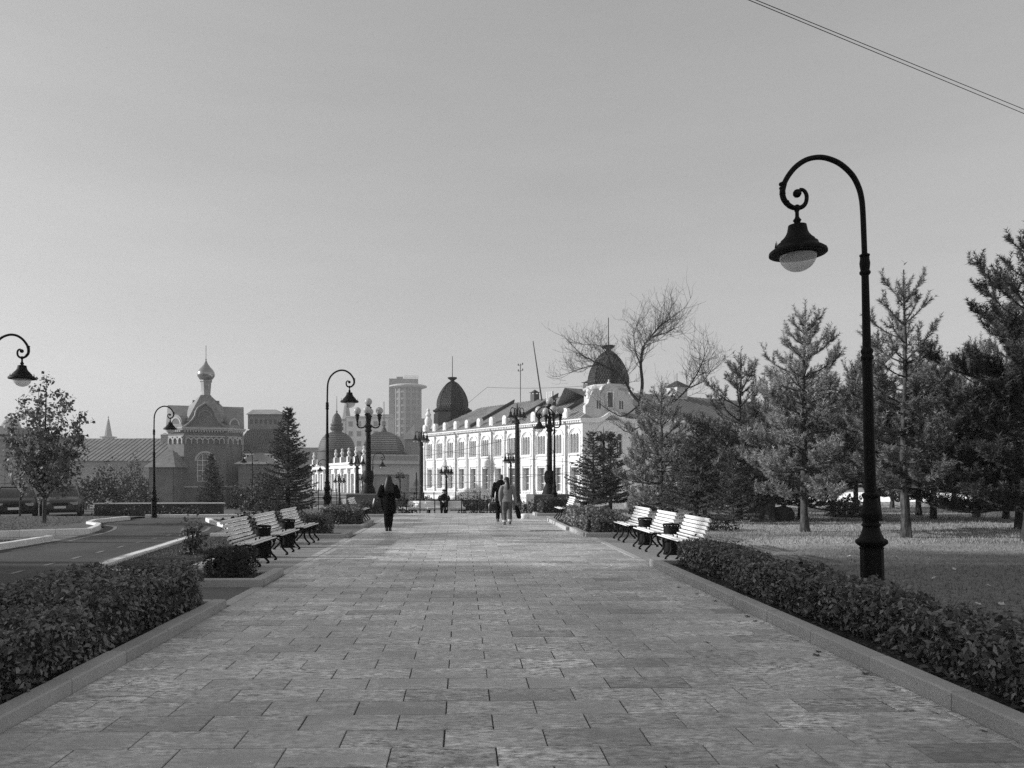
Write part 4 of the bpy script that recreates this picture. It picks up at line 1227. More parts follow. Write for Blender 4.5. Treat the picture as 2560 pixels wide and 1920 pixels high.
for x_ in (CW-.45, .75):
    f = MB(); f.lathe([(.22, 9.1), (.26, 9.25), (.18, 9.45), (.28, 9.75), (.1, 10.05), (.02, 10.2)], 8, (x_, .6, 0)); f.build('attic_urn', M['stucco_white'], cw_, True)
f = quadpane(cc_-.27, cc_+.27, 8.25, 9.7, .27); f.build('attic_window', M['window_glass'], cw_)
for dx in (-1.3, -1.05, 1.05, 1.3):
    q = MB(); q.archpane(cc_+dx-.08, cc_+dx+.08, 8.1, 8.9, .294); q.build('slit_window', M['window_glass'], cw_)
# right wing
wx, wy = LA + CW*math.cos(rel), CW*math.sin(rel)
rel2 = R(30) - thA; WL = 26.0
wg = MB()
ops = []
for i in range(8): ops += [(1.0+i*3.2, 2.4+i*3.2, .05, 2.5, False)]
wg.wall(0, WL, -5, 3.3, ops, 0, .4)
wg.wall(0, WL, 3.3, 7.0, [(a, b, 3.8, 5.8, True) for a, b, _, _, _ in ops], 0, .4)
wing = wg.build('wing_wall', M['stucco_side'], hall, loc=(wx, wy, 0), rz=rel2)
for a, b, z0, z1, _ in ops:
    o = win_frame(a, b, z0, z1, .32, 3, 4, .06).build('window', M['white_paint'], wing)
    quadpane(a, b, z0, z1, .37).build('pane', M['window_glass'], wing)
    q = MB(); q.archpane(a, b, 3.8, 5.8, .3); q.build('arched_pane', M['window_glass'], wing)
f = MB(); f.box(-.3, WL, -.5, .5, 7.003, 7.2); f.build('wing_cornice', M['stucco_white'], wing)
f = MB(); f.add([(-1,-.5,7.2),(WL,-.5,7.2),(WL,6.5,10.6),(-4,6.5,10.6),(WL,13.5,7.2),(-1,13.5,7.2)], [(0,1,2,3),(3,2,4,5),(1,4,2)])
f.build('wing_roof', M['roof_wing'], wing)
f = MB()
for i in range(1, 46): f.tube([(i*.57, -.5, 7.23), (i*.57-1.0*(1-i/46), 6.5, 10.62)], .035, 4)
tag(f.build('wing_roof_seam', M['roof_dark'], wing), kind='stuff')
f = MB(); f.box(11, 12.6, 5.6, 7.2, 9.8, 11.6); f.build('roof_lantern', M['stucco_side'], wing)
f = MB(); f.lathe([(1.5, 11.6), (.1, 12.3), (.04, 12.3), (.03, 13.2)], 4, (11.8, 6.4, 0), a0=math.pi/4); f.build('roof_lantern_cap', M['roof_dark'], wing)

# ------------------------------------------------------------------ church with onion dome
cp_ = P(513, 1190, 84); cp_.z = 0
ch = thing('brick_chapel', 'brick chapel with onion dome, kokoshnik gables and arched window', 'church', (cp_.x, cp_.y, 0), R(17))
hw, cf = 2.18, 1.75
def face(name, x0, y0, x1, y1, z0, z1, ops, m='brick'):
    L = math.hypot(x1-x0, y1-y0)
    f = MB(); f.wall(0, L, z0, z1, ops, 0, .3)
    return f.build(name, M[m], ch, loc=(x0, y0, 0), rz=math.atan2(y1-y0, x1-x0)), L
zb_, ze_ = -2.4, 6.95
front, Lf = face('front_wall', -hw, 0, hw, 0, zb_, ze_, [(hw-.85, hw+.85, 1.0, 4.1, True)])
lf, Lc = face('left_wall', -hw-cf, cf, -hw, 0, zb_, ze_, [])
rt_, _ = face('right_wall', hw, 0, hw+cf, cf, zb_, ze_, [])
f = MB(); f.box(-hw-cf, -hw-cf+.3, cf, 10, zb_, ze_); f.box(hw+cf-.3, hw+cf, cf, 10, zb_, ze_); f.box(-hw-cf+.302, hw+cf-.302, 9.7, 10, zb_, ze_); f.build('side_wall', M['brick'], ch)
wf_ = MB(); wf_.archband(hw, 3.25, .76, .85, .18, .27, 14); wf_.box(hw-.85, hw-.76, .18, .27, 1.0, 3.25); wf_.box(hw+.76, hw+.85, .18, .27, 1.0, 3.25)
for x in (-.28, .28): wf_.box(hw+x-.03, hw+x+.03, .2, .26, 1.0, 3.95)
for z in (1.03, 1.6, 2.2, 2.8, 3.3): wf_.box(hw-.76, hw+.76, .205, .255, z-.03, z+.03)
wi = wf_.build('window', M['white_paint'], front)
q = MB(); q.archpane(hw-.85, hw+.85, 1.0, 4.1, .28); q.build('pane', M['window_glass_pale'], front)
f = MB(); f.archband(hw, 3.25, .9, 1.1, -.08, -.002, 14); f.build('window_arch', M['brick_trim'], front)
def corbels(par, L, n):
    g = MB(); s = (L-.3)/n
    for i in range(n):
        cx = .15 + s*(i+.5); g.archband(cx, 5.55, s*.30, s*.52, -.14, -.002, 8)
        g.box(cx-s*.5, cx-s*.34, -.14, -.002, 5.15, 5.55)
    g.box(.15+L-.3-s*.16, .15+L-.3, -.14, -.002, 5.15, 5.55)
    g.box(.1, L-.1, -.1, -.002, 5.9, 6.02)
    g.build('arch_corbel', M['brick_trim'], par)
    g = MB(); g.box(-.1, L+.1, -.3, -.002, 6.6, 6.75); g.box(-.15, L+.15, -.42, .1, 6.752, 6.92)
    for i in range(int(L/.28)): g.box(i*.28+.05, i*.28+.18, -.26, -.003, 6.42, 6.6)
    g.box(-.05, L+.05, -.12, -.002, .35, .5)
    g.build('eave_band', M['brick_trim'], par)
corbels(front, Lf, 7); corbels(lf, Lc, 3); corbels(rt_, Lc, 3)
f = MB(); f.box(Lc/2-.12, Lc/2+.12, -.1, -.002, 1.2, 4.2); f.box(Lc/2-.38, Lc/2+.38, -.095, -.003, 3.1, 3.35); f.build('cross_relief', M['brick'], lf)
# kokoshnik gables
og = [(-2.05, 0), (2.05, 0), (1.75, .25), (1.3, .7), (1.0, 1.2), (.92, 1.65), (.7, 2.05), (.35, 2.3), (0, 2.55), (-.35, 2.3), (-.7, 2.05), (-.92, 1.65), (-1.0, 1.2), (-1.3, .7), (-1.75, .25)]
f = MB(); f.prism([(hw+x, 6.93+z) for x, z in og], -.05, .3); gb = f.build('kokoshnik_gable', M['brick'], front)
f = MB(); pts = [(hw+x*1.03, -.1, 6.98+z*1.02) for x, z in og[1:]] + [(hw-2.05*1.03, -.1, 6.98)]
f.tube(pts, .12, 6); f.archband(hw, 8.1, .62, .78, -.12, -.052, 12); f.build('gable_moulding', M['tin_roof'], gb)
for par in (lf, rt_):
    f = MB(); n = 12
    f.prism([(Lc/2 + .95*math.cos(math.pi*i/n), 6.93 + .3 + 1.15*math.sin(math.pi*i/n)) for i in range(n+1)][:1] + [(Lc/2 + .95*math.cos(math.pi*i/n), 7.2 + 1.15*math.sin(math.pi*i/n)) for i in range(n+1)] + [(Lc/2-.95, 6.93), (Lc/2+.95, 6.93)], .0, 1.4)
    k_ = f.build('kokoshnik', M['tin_roof'], par)
    f = MB(); f.archband(Lc/2, 7.3, .62, .8, -.05, -.002, 12); f.build('kokoshnik_arch', M['brick_trim'], k_)
    q = MB(); q.archpane(Lc/2-.55, Lc/2+.55, 7.0, 8.1, -.012); q.build('niche', M['brick'], k_)
# roof: ridge across, hips to the neck
f = MB()
a = [(-hw-cf-.2, cf-.2, 6.93), (-hw-.1, -.3, 6.93), (hw+.1, -.3, 6.93), (hw+cf+.2, cf-.2, 6.93), (hw+cf+.2, 4.3, 9.65), (-hw-cf-.2, 4.3, 9.65), (-hw-cf-.2, 9.9, 6.9), (hw+cf+.2, 9.9, 6.9)]
f.add(a, [(0,1,5),(1,2,4,5),(2,3,4),(0,5,6),(3,7,4),(4,7,6,5)])
rf_ = f.build('roof', M['tin_roof'], ch)
f = MB(); f.add([(-1.9, 0.1, 7.6), (1.9, .1, 7.6), (2.0, 4.4, 9.5), (-2.0, 4.4, 9.5), (-.55, 2.9, 10.8), (.55, 2.9, 10.8), (.55, 3.9, 10.8), (-.55, 3.9, 10.8)], [(0,1,5,4),(1,2,6,5),(2,3,7,6),(3,0,4,7),(4,5,6,7)])
f.box(-1.45, 1.45, 3.6, 4.6, 9.4, 10.25); f.build('tent_roof', M['tin_roof'], ch)
f = MB(); f.box(-.28, .28, 1.35, 1.5, 10.0-.35, 10.25-.35); f.build('louvre', M['far_pale'], ch)
f = MB(); f.lathe([(.62, 10.6), (.5, 10.8), (.62, 12.3), (.7, 12.35), (.7, 12.5), (.6, 12.55)], 8, (0, 3.4, 0), a0=R(22.5)); f.build('neck', M['onion_grey'] if 'onion_grey' in M else M['roof_metal'], ch)
f = MB(); f.lathe([(.58, 12.5), (.72, 12.65), (.92, 12.95), (.98, 13.2), (.93, 13.45), (.75, 13.75), (.48, 14.05), (.25, 14.35), (.12, 14.65), (.05, 14.85)], 24, (0, 3.4, 0)); f.build('onion_dome', M['onion_metal'], ch, True)
f = MB(); f.lathe([(.02, 14.8), (.1, 14.9), (.02, 15.0)], 8, (0, 3.4, 0)); f.tube([(0, 3.4, 14.9), (0, 3.4, 16.5)], .045, 5); f.box(-.03, .03, 3.1, 3.7, 15.75, 15.83); f.box(-.03, .03, 3.22, 3.58, 16.05, 16.12); f.build('cross', M['onion_metal'], ch)
f = MB(); f.tube([(-hw-.05, -.12, -1.2), (-hw-.05, -.12, 3.0)], .07, 6); f.build('drain_pipe', M['far_pale'], ch)
f = MB(); f.tube([(hw+cf+.05, cf-.2, -1.2), (hw+cf+.05, cf-.2, 6.6)], .07, 6); f.build('drain_pipe', M['far_pale'], ch)
ac = thing('air_conditioner', 'white air conditioner box on the chapel wall', 'air conditioner', P(441, 1192, 82.2))
f = MB(); f.cbox(-.42, .42, -.2, .2, -.35, .35, .02); f.build('case', M['white_paint'], ac)
f = MB(); f.lathe([(.26, 0), (.27, .03), (.2, .035)], 16, (-.1, 0, 0)); o = f.build('fan_grille', M['far_dark'], ac, loc=(0, -.2, 0)); o.rotation_euler = (R(90), 0, 0)
f = MB(); f.box(-.05, .05, .2, 1.2, -.45, -.36); f.box(-.3, -.25, .2, 1.2, -.45, -.36); f.build('bracket', M['far_dark'], ac)

# annexes and long low building left of the chapel
def simple_house(name, label, cat, px0, px1, py_eave, d, depth, zbase, roof_h, wall_m, roof_m, rz=0.0, gable=False, windows=None, over=.4, seams=0, trim=None):
    a, b = P(px0, 1190, d), P(px1, 1190, d); L = (b-a).length
    ze = P(px0, py_eave, d).z
    e = thing(name, label, cat, (a.x, a.y, 0), math.atan2(b.y-a.y, b.x-a.x) + rz)
    w = MB(); w.wall(0, L, zbase, ze, windows or [], 0, .25); w.build('wall', M[wall_m], e)
    s = MB(); s.box(0, .25, .252, depth, zbase, ze); s.box(L-.25, L, .252, depth, zbase, ze); s.box(.252, L-.252, depth-.25, depth, zbase, ze); s.build('side_wall', M[wall_m], e)
    for i, (xa, xb, za, zb, ar) in enumerate(windows or []):
        o = win_frame(xa, xb, za, zb, .12, 2, 2, .07, arched=ar).build('window', M['far_pale'], e)
        q = MB()
        if ar: q.archpane(xa, xb, za, zb, .2)
        else: q.add([(xa,.2,za),(xb,.2,za),(xb,.2,zb),(xa,.2,zb)], [(0,1,2,3)])
        q.build('pane', M['window_glass'], o)
    r = MB(); o_ = over
    if gable:
        r.add([(-o_,-o_,ze),(L+o_,-o_,ze),(L+o_,depth+o_,ze),(-o_,depth+o_,ze),(-o_,depth/2,ze+roof_h),(L+o_,depth/2,ze+roof_h)], [(0,1,5,4),(2,3,4,5),(1,2,5),(3,0,4),(3,2,1,0)])
    else:
        k = min(depth/2, L/2)*.8
        r.add([(-o_,-o_,ze),(L+o_,-o_,ze),(L+o_,depth+o_,ze),(-o_,depth+o_,ze),(k,depth/2,ze+roof_h),(L-k,depth/2,ze+roof_h)], [(0,1,5,4),(2,3,4,5),(1,2,5),(3,0,4),(3,2,1,0)])
    ro = r.build('roof', M[roof_m], e)
    if seams:
        s = MB()
        for i in range(1, seams):
            x = -o_ + (L+2*o_)*i/seams
            s.tube([(x, -o_, ze+.02), (x if gable else x, depth/2*.98, ze+roof_h*.98+.02)], .035, 4)
        tag(s.build('roof_seam', M['far_dark'], ro), kind='stuff')
    if trim:
        t = MB(); t.box(-.1, L+.1, -.15, -.002, ze-.45, ze-.15); t.build('cornice', M[trim], e)
    return e
simple_house('low_annex', 'small brick annex with bent tin roof left of the chapel', 'building', 372, 432, 1168, 80, 5, -2.4, 1.9, 'brick', 'tin_roof')
simple_house('low_annex', 'small dark annex right of the chapel behind bushes', 'building', 596, 668, 1160, 83, 5, -2.4, 1.3, 'brick', 'tin_roof')
h_ = simple_house('long_building', 'long low building with wide seamed tin roof left of the chapel', 'building', 120, 424, 1152, 96, 16, -2.4, 3.2, 'plaster_grey', 'tin_roof', gable=True, seams=26,
             windows=[(1.5+i*2.6, 2.6+i*2.6, -.4, 1.3, False) for i in range(5)])
f = MB(); f.box(11.5, 12.3, 6.4, 7.2, 5.0, 7.1); f.lathe([(.7, 7.1), (.02, 7.4)], 4, (11.9, 6.8, 0), a0=math.pi/4); f.build('chimney', M['plaster_grey'], h_)
simple_house('tin_roof_building', 'dark hipped roof building rising behind the long low building', 'building', 205, 425, 1128, 122, 14, -2.4, 2.4, 'plaster_grey', 'far_dark')
simple_house('walled_building', 'pale plastered building at the left frame edge with scaffold poles', 'building', -190, 38, 1086, 62, 9, -2, 1.0, 'plaster_grey', 'far_dark', windows=[(1.2, 2.2, .3, 1.8, False), (3.4, 4.4, .3, 1.8, False)], trim='far_pale')
sc_ = thing('scaffold', 'thin scaffold frame before the pale plastered building', 'scaffold', P(15, 1240, 60))
f = MB()
for x in (-.1, .5, 1.3): f.tube([(x, 0, -1), (x, 0, 3.2)], .035, 5)
f.build('pole', M['far_dark'], sc_)
f = MB()
for z in (1.0, 3.15): f.tube([(-.4, 0, z), (1.6, 0, z)], .035, 5)
f.tube([(.5, .02, 2.0), (1.3, .02, 3.0)], .025, 5); f.build('rail', M['far_dark'], sc_)

# mansard house right of the chapel
mh = thing('mansard_house', 'house with tiled mansard roof and white balustrade behind the chapel', 'building', (P(588, 1190, 118).x, P(588, 1190, 118).y, 0), R(-2))
f = MB(); f.wall(0, 7.2, -3, 3.6, [(1, 2, -.2, 2.2, True), (3, 4, -.2, 2.2, True), (5, 6, -.2, 2.2, True)], 0, .3); f.box(0, .3, .302, 9, -3, 3.6); f.box(6.9, 7.2, .302, 9, -3, 3.6); f.build('wall', M['stucco_side'], mh)
for x in (1, 3, 5): q = MB(); q.archpane(x, x+1, -.2, 2.2, .22); q.build('pane', M['window_glass'], mh)
f = MB(); f.box(-.2, 7.4, -.4, .4, 3.602, 3.95); f.build('cornice', M['stucco_white'], mh)
f = MB()
for i in range(14): f.lathe([(.09, 3.97), (.06, 4.1), (.14, 4.35), (.06, 4.7), (.1, 4.85)], 8, (.2+i*.52, -.1, 0))
f.build('baluster', M['stucco_white'], mh)
f = MB(); f.box(-.1, 7.3, -.3, .1, 4.87, 5.05); f.build('balustrade_rail', M['stucco_white'], mh)
f = MB(); pr = [(0, 4.6), (.25, 6.0), (.7, 7.4), (1.4, 8.6), (1.9, 9.0)]
vs, fs = [], []
for k, (o_, z) in enumerate(pr): vs += [(-.1+o_*.9, .5+o_, z), (7.3-o_*1.0, .5+o_, z), (7.3-o_*1.0, 9-o_, z), (-.1+o_*.9, 9-o_, z)]
for k in range(len(pr)-1):
    for j in range(4): j2 = (j+1) % 4; fs.append((k*4+j, k*4+j2, k*4+4+j2, k*4+4+j))
f.add(vs, fs); mr_ = f.build('mansard_roof', M['dome_grey'], mh)
f = MB()
for k in range(18):
    z = 4.75+k*.235
    o_ = np.interp(z, [p_[1] for p_ in pr], [p_[0] for p_ in pr])
    for j in range(int((7.2-o_*1.9)/.3)):
        x = .1+o_*.9 + j*.3 + (.15 if k % 2 else 0)
        f.add([(x, .5+o_-.05, z), (x+.14, .52+o_-.02, z+.13), (x, .5+o_+.02, z+.26), (x-.14, .52+o_-.02, z+.13)], [(0,1,2,3)])
tag(f.build('roof_tile', M['dome_grey'], mr_), kind='stuff')
for x in (1.2, 5.4):
    f = MB(); f.lathe([(.62, -.1), (.66, .12), (.45, .16), (.42, .02)], 14); o = f.build('round_dormer', M['dome_grey'], mr_, loc=(x, .85, 6.0)); o.rotation_euler = (R(90), 0, 0)
f = MB(); f.wall(1.2, 6.6, 9.0, 11.3, [(1.6+i*.75, 2.0+i*.75, 9.8, 10.5, False) for i in range(6)], 2.4, 2.6); f.box(1.2, 6.6, 2.62, 7, 9.0, 11.3); f.build('attic_storey', M['far_grey'], mh)
f = MB(); f.add([(1.0, 2.0, 11.3), (6.9, 2.0, 11.3), (6.9, 7.4, 11.3), (1.0, 7.4, 11.3), (1.5, 4, 12.2), (5.2, 4, 12.2)], [(0,1,5,4),(1,2,5),(2,3,4,5),(3,0,4)]); f.build('attic_roof', M['roof_metal'], mh)

# ------------------------------------------------------------------ low domed arcade building
cA, cB, cC = P(911, 1190, 95), P(786, 1190, 122), P(1050, 1190, 97.5)
AK = 1.36   # the arcade stands well behind the hall
ar_ = thing('domed_arcade', 'low sunlit arcade building with two dark grey domes', 'building', (cA.x, cA.y, 0), 0)
v1 = cB - cA; L1 = math.hypot(v1.x, v1.y); a1 = math.atan2(-v1.y, -v1.x)
v2 = cC - cA; L2 = math.hypot(v2.x, v2.y); a2 = math.atan2(v2.y, v2.x)
lit = MB(); nb = 8; bw = L1/nb
lit.wall(0, L1, -5, 3.1, [(i*bw+.7, (i+1)*bw-.7, -2.5, 1.9, False) for i in range(nb)], 0, .4)
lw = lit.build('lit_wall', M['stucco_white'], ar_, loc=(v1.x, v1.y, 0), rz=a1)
for i in range(nb):
    win_frame(i*bw+.7, (i+1)*bw-.7, -2.5, 1.9, .3, 3, 3, .14).build('window', M['white_paint'], lw)
    quadpane(i*bw+.7, (i+1)*bw-.7, -2.5, 1.9, .36).build('pane', M['window_glass_pale'], lw)
f = MB()
for i in range(nb+1): f.box(i*bw-.25, i*bw+.25, -.3, -.002, -5, 2.6); f.box(i*bw-.35, i*bw+.35, -.4, -.002, 2.1, 2.6)
f.build('pilaster', M['stucco_white'], lw)
f = MB(); f.box(-.3, L1+.3, -.6, .3, 3.102, 3.4); f.box(-.2, L1+.2, -.4, -.002, 2.62, 3.1); f.build('cornice', M['stucco_white'], lw)
f = MB(); f.box(0, L1, -.2, .1, 3.402, 4.1); f.build('parapet', M['dome_grey'], lw)
for i in range(nb+1):
    f = MB(); f.box(i*bw-.3, i*bw+.3, -.32, .2, 3.404, 4.2); f.lathe([(.22, 4.2), (.12, 4.35), (.28, 4.7), (.12, 5.0), (.2, 5.2), (.02, 5.4)], 8, (i*bw, -.05, 0)); f.build('parapet_urn', M['stucco_white'], lw, True)
sh_ = MB(); sh_.wall(0, L2, -5, 3.1, [(1.2, L2-1.4, -3.5, 1.8, False)], 0, .5)
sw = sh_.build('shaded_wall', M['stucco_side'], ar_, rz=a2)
quadpane(1.2, L2-1.4, -3.5, 1.8, .45).build('blind_panel', M['plaster_grey'], sw)
f = MB(); f.box(-.2, L2+.2, -.5, .5, 3.102, 3.4); f.box(0, L2, -.2, .3, 3.402, 4.3); f.build('cornice', M['stucco_side'], sw)
f = MB(); f.box(.3, L2-.3, -.23, -.202, 3.55, 4.15); f.build('frieze', M['plaster_grey'], sw)
f = MB(); bk = [(v1.x, v1.y), (0, 0), (v2.x, v2.y), (v2.x+6, v2.y+30), (v1.x+12, v1.y+26)]
f.hprism(bk, 3.3, 3.6); f.build('flat_roof', M['roof_metal'], ar_)
def arc_dome(px, pyb, pyt, pxr, d, n, m, a0, lantern):
    p = P(px, pyb, d); zt = P(px, pyt, d).z; r = pxr/FPX*d; h = zt - p.z
    q = MB(); q.lathe([(r*1.06, -2.2), (r*1.06, -.15), (r*1.12, -.1), (r*1.12, .05)] + [(r*math.cos(R(t))**.85, .05 + (h-.05)*math.sin(R(t))) for t in (0, 12, 25, 38, 50, 62, 74, 84)] + [(r*.08, h)], n, a0=a0)
    o = q.build('dome', M[m], ar_, n > 8, loc=(p.x-cA.x, p.y-cA.y, p.z))
    sm_ = MB()
    for j in range(1, 9):
        zz = h*j/10; rr_ = r*math.cos(math.asin(j/10))**.85*1.004
        sm_.lathe([(rr_+.03, zz-.03), (rr_+.05, zz), (rr_+.02, zz+.03)], n, a0=a0, cap=False)
    sm_.build('dome_seam', M['roof_metal'], o)
    if lantern:
        q = MB(); q.lathe([(.75, h-.2), (.75, h+.1), (.95, h+.3), (1.0, h+.6), (.8, h+.8), (.95, h+1.0), (.9, h+1.2), (.7, h+1.3), (.72, h+1.7), (.62, h+2.1), (.4, h+2.5), (.15, h+2.75), (.08, h+2.8), (.16, h+3.0), (.05, h+3.1), (.03, h+5.2)], 10)
    else:
        q = MB(); q.lathe([(.6, h-.15), (.35, h+.15), (.3, h+.3), (.2, h+.5), (.08, h+.6), (.14, h+.8), (.05, h+.9), (.04, h+4.0)], 8)
    q.build('lantern', M[m], o, True)
ar_.location = (cA.x*AK, cA.y*AK, 1.6 - 1.6*AK); ar_.scale = (AK, AK, AK)
arc_dome(842, 1127, 1079, 46, 113, 16, 'dome_grey', 0, True)
arc_dome(960, 1133, 1079, 62, 101.5, 4, 'dome_grey', R(38), False)

# ------------------------------------------------------------------ hazy town behind
tw = thing('round_tower_block', 'hazy tall apartment tower with round glazed corner and disc roof', 'building', (P(1020, 1190, 300).x, P(1020, 1190, 300).y, 0), R(4))
rad = 4.9; ncol = 14
f = MB(); f.lathe([(rad, -6), (rad, 36.2)], 28); f.build('round_core', M['far_dark'], tw)
f = MB()
for k in range(13): f.lathe([(rad+.25, 2.0+k*2.65), (rad+.25, 2.0+k*2.65+.85)], 28)
f.build('floor_band', M['far_grey'], tw)
f = MB()
for k in range(ncol):
    a = 2*math.pi*k/ncol; f.obox((rad*1.03*math.cos(a), rad*1.03*math.sin(a), 16), (.5, .7, 40), a)
f.build('mullion', M['far_grey'], tw)
f = MB(); f.lathe([(rad+1.2, 36.0), (rad+2.5, 36.4), (rad+2.5, 36.9), (rad+1.0, 37.3), (2, 37.6)], 32); f.build('disc_roof', M['far_pale'], tw)
f = MB(); f.wall(-7.4, -3.2, -6, 40, [(-6.8, -5.7, z, z+1.5, False) for z in ()], 0, .3)
f = MB(); f.box(-7.4, -2.6, -1.5, 8, -6, 37.5); f.box(-7.4, 4.0, 1.5, 9, 37.0, 40.0); f.box(-4.5, -2, 2, 5, 40, 40.8); f.build('slab', M['far_grey'], tw)
for k in range(12):
    q = quadpane(-5.4, -4.0, 3+k*2.65, 4.5+k*2.65, -1.53); q.build('window', M['far_dark'], tw)
    q = MB(); q.box(-5.7, -3.7, -2.1, -1.55, 2.4+k*2.65, 2.55+k*2.65); q.build('balcony', M['far_pale'], tw)
f = MB()
for i in range(12): f.tube([(-1.5+i*.5, 2, 40), (-1.5+i*.5, 2, 41.2)], .05, 4)
f.tube([(-1.5, 2, 41.2), (4, 2, 41.2)], .06, 4); f.tube([(-1.5, 2, 40.6), (4, 2, 40.6)], .05, 4); f.build('roof_railing', M['far_dark'], tw)
FK = 1.6   # the hazy town stands far behind
tw.location = (P(1020, 1190, 300*FK).x, P(1020, 1190, 300*FK).y, 1.6-1.6*FK); tw.scale = (FK, FK, FK)
# sign block in front of the tower
sp_ = P(982, 1190, 285)
sb = thing('billboard_block', 'dark rooftop block with pale number board before the tower', 'building', (sp_.x, sp_.y, 0), R(2))
f = MB(); f.box(0, 6.9, 0, 6, -6, 16.2); f.build('wall', M['far_dark'], sb)
f = MB(); f.box(.4, 3.5, -.12, -.02, 8.6, 13.6); bd_ = f.build('number_board', M['far_grey'], sb)
for txt, z in (('735', 11.3), ('500', 9.0)):
    cu = bpy.data.curves.new('sign_number', 'FONT'); cu.body = txt; cu.size = 2.5; cu.extrude = .03; cu.align_x = 'CENTER'
    cu.materials.append(M['far_pale']); o = bpy.data.objects.new('sign_number', cu); COL.objects.link(o)
    bpy.context.view_layer.update()
    me_ = bpy.data.meshes.new_from_object(o.evaluated_get(bpy.context.evaluated_depsgraph_get())); bpy.data.objects.remove(o)
    o = link('sign_number', me_, bd_)
    o.location = (1.95, -.16, z); o.rotation_euler = (R(90), 0, 0); o.scale = (.78, 1, 1)
sb.location = (P(982, 1190, 285*FK).x, P(982, 1190, 285*FK).y, 1.6-1.6*FK); sb.scale = (FK, FK, FK)
def far_block(label, px0, px1, pyt, d, depth, m, rows, cols, rz=0, cat='building'):
    d *= FK; a, b = P(px0, 1190, d), P(px1, 1190, d); L = (b-a).length; zt = P(px0, pyt, d).z
    e = thing('apartment_block', label, cat, (a.x, a.y, 0), math.atan2(b.y-a.y, b.x-a.x)+rz)
    f = MB(); f.box(0, L, 0, depth, -6, zt); f.box(-.3, L+.3, -.3, depth+.3, zt+.001, zt+.5); f.build('wall', M[m], e)
    q0 = quadpane(0, 2.0, 0, 2.4, 0).mesh('window', M['far_dark'])
    for r in range(rows):
        for c_ in range(cols):
            link('window', q0, e, (L*(c_+.5)/cols - 1.0, -.03, zt - 4.4 - r*4.6))
    return e
far_block('hazy pale apartment block left of the tower', 866, 972, 1043, 225, 12, 'far_pale', 5, 5, R(-6))
far_block('hazy grey block directly below the tower', 970, 1072, 1093, 210, 12, 'far_grey', 4, 5)
far_block('hazy white office slab at the tower foot', 930, 980, 1038, 260, 12, 'far_pale', 6, 3)
far_block('faint low block between tall spruce and left dome', 700, 800, 1122, 190, 10, 'far_grey', 2, 6)
far_block('faint block beyond the maple at the left', -60, 40, 1072, 240, 14, 'far_grey', 4, 5)
h_ = simple_house('steep_roof_house', 'grey house with steep roof and pale chimney before the white hall', 'building', 1012, 1085, 1098, 142, 9, -4, 4.2, 'plaster_grey', 'tin_roof', gable=False, seams=0)
f = MB(); f.box(1.8, 4.4, .2, 1.6, 5.5, 12.3); f.build('chimney', M['far_pale'], h_)
def spire(label, px, pyt, pyb, d, r):
    d *= FK; r *= FK; p = P(px, pyb, d); h = P(px, pyt, d).z - p.z
    e = thing('spire', label, 'spire', p)
    f = MB(); f.lathe([(r*1.6, -p.z-6), (r*1.6, -.5), (r*2.2, -.4), (r*2.2, 0), (r, .3), (r*.35, h*.75), (.04, h)], 8); f.build('steeple', M['far_grey'], e)
    f = MB(); f.lathe([(.3, h-.3), (.5, h), (.05, h+.5)], 8); f.build('tip', M['far_grey'], e)
spire('thin distant spire above the roofs left of the chapel', 271, 1043, 1092, 260, 1.3)
spire('thin distant spire behind the left dome of the arcade', 866, 990, 1048, 270, 1.6)
def far_dome(label, px, pyt, pyb, d, pxr, m='far_grey'):
    d *= FK; p = P(px, pyb, d); h = P(px, pyt, d).z - p.z; r = pxr/FPX*d
    e = thing('distant_dome', label, 'dome', p)
    f = MB(); f.lathe([(r*1.1, -p.z-6), (r*1.1, -.3), (r*1.2, 0)] + [(r*math.cos(R(t)), h*math.sin(R(t))) for t in range(0, 90, 10)] + [(.05, h)], 20); f.build('dome_shell', M[m], e, True)
    f = MB(); f.lathe([(.3, h-.1), (.5, h+.6), (.05, h+1.5)], 8); f.build('finial', M[m], e)
far_dome('faint grey dome at the left edge behind the maple', 28, 1044, 1080, 210, 24)
far_dome('second faint dome peeping out right of the maple', 196, 1082, 1108, 230, 17)
# pale wall and fence beyond the pines
def long_wall(label, a, b, z0, z1, t, m):
    a, b = Vector(a), Vector(b); L = (b-a).length; e = thing('garden_wall', label, 'wall', (a.x, a.y, 0), math.atan2(b.y-a.y, b.x-a.x))
    f = MB(); f.box(0, L, 0, t, z0, z1); f.build('wall_body', M[m], e)
    f = MB(); f.box(-.05, L+.05, -.06, t+.06, z1+.001, z1+.05); f.build('coping', M[m], e)
    return e
long_wall('long bright white wall seen between the pine trunks', (24, 76, 0), (56, 42, 0), -3, .15, .3, 'stucco_white')
sheet('plaza', [(14, 47), (75, 47), (75, 80), (14, 70)], -.06, M['granite_pale'], label='pale sunlit paving beyond the pine lawn', follow=True)
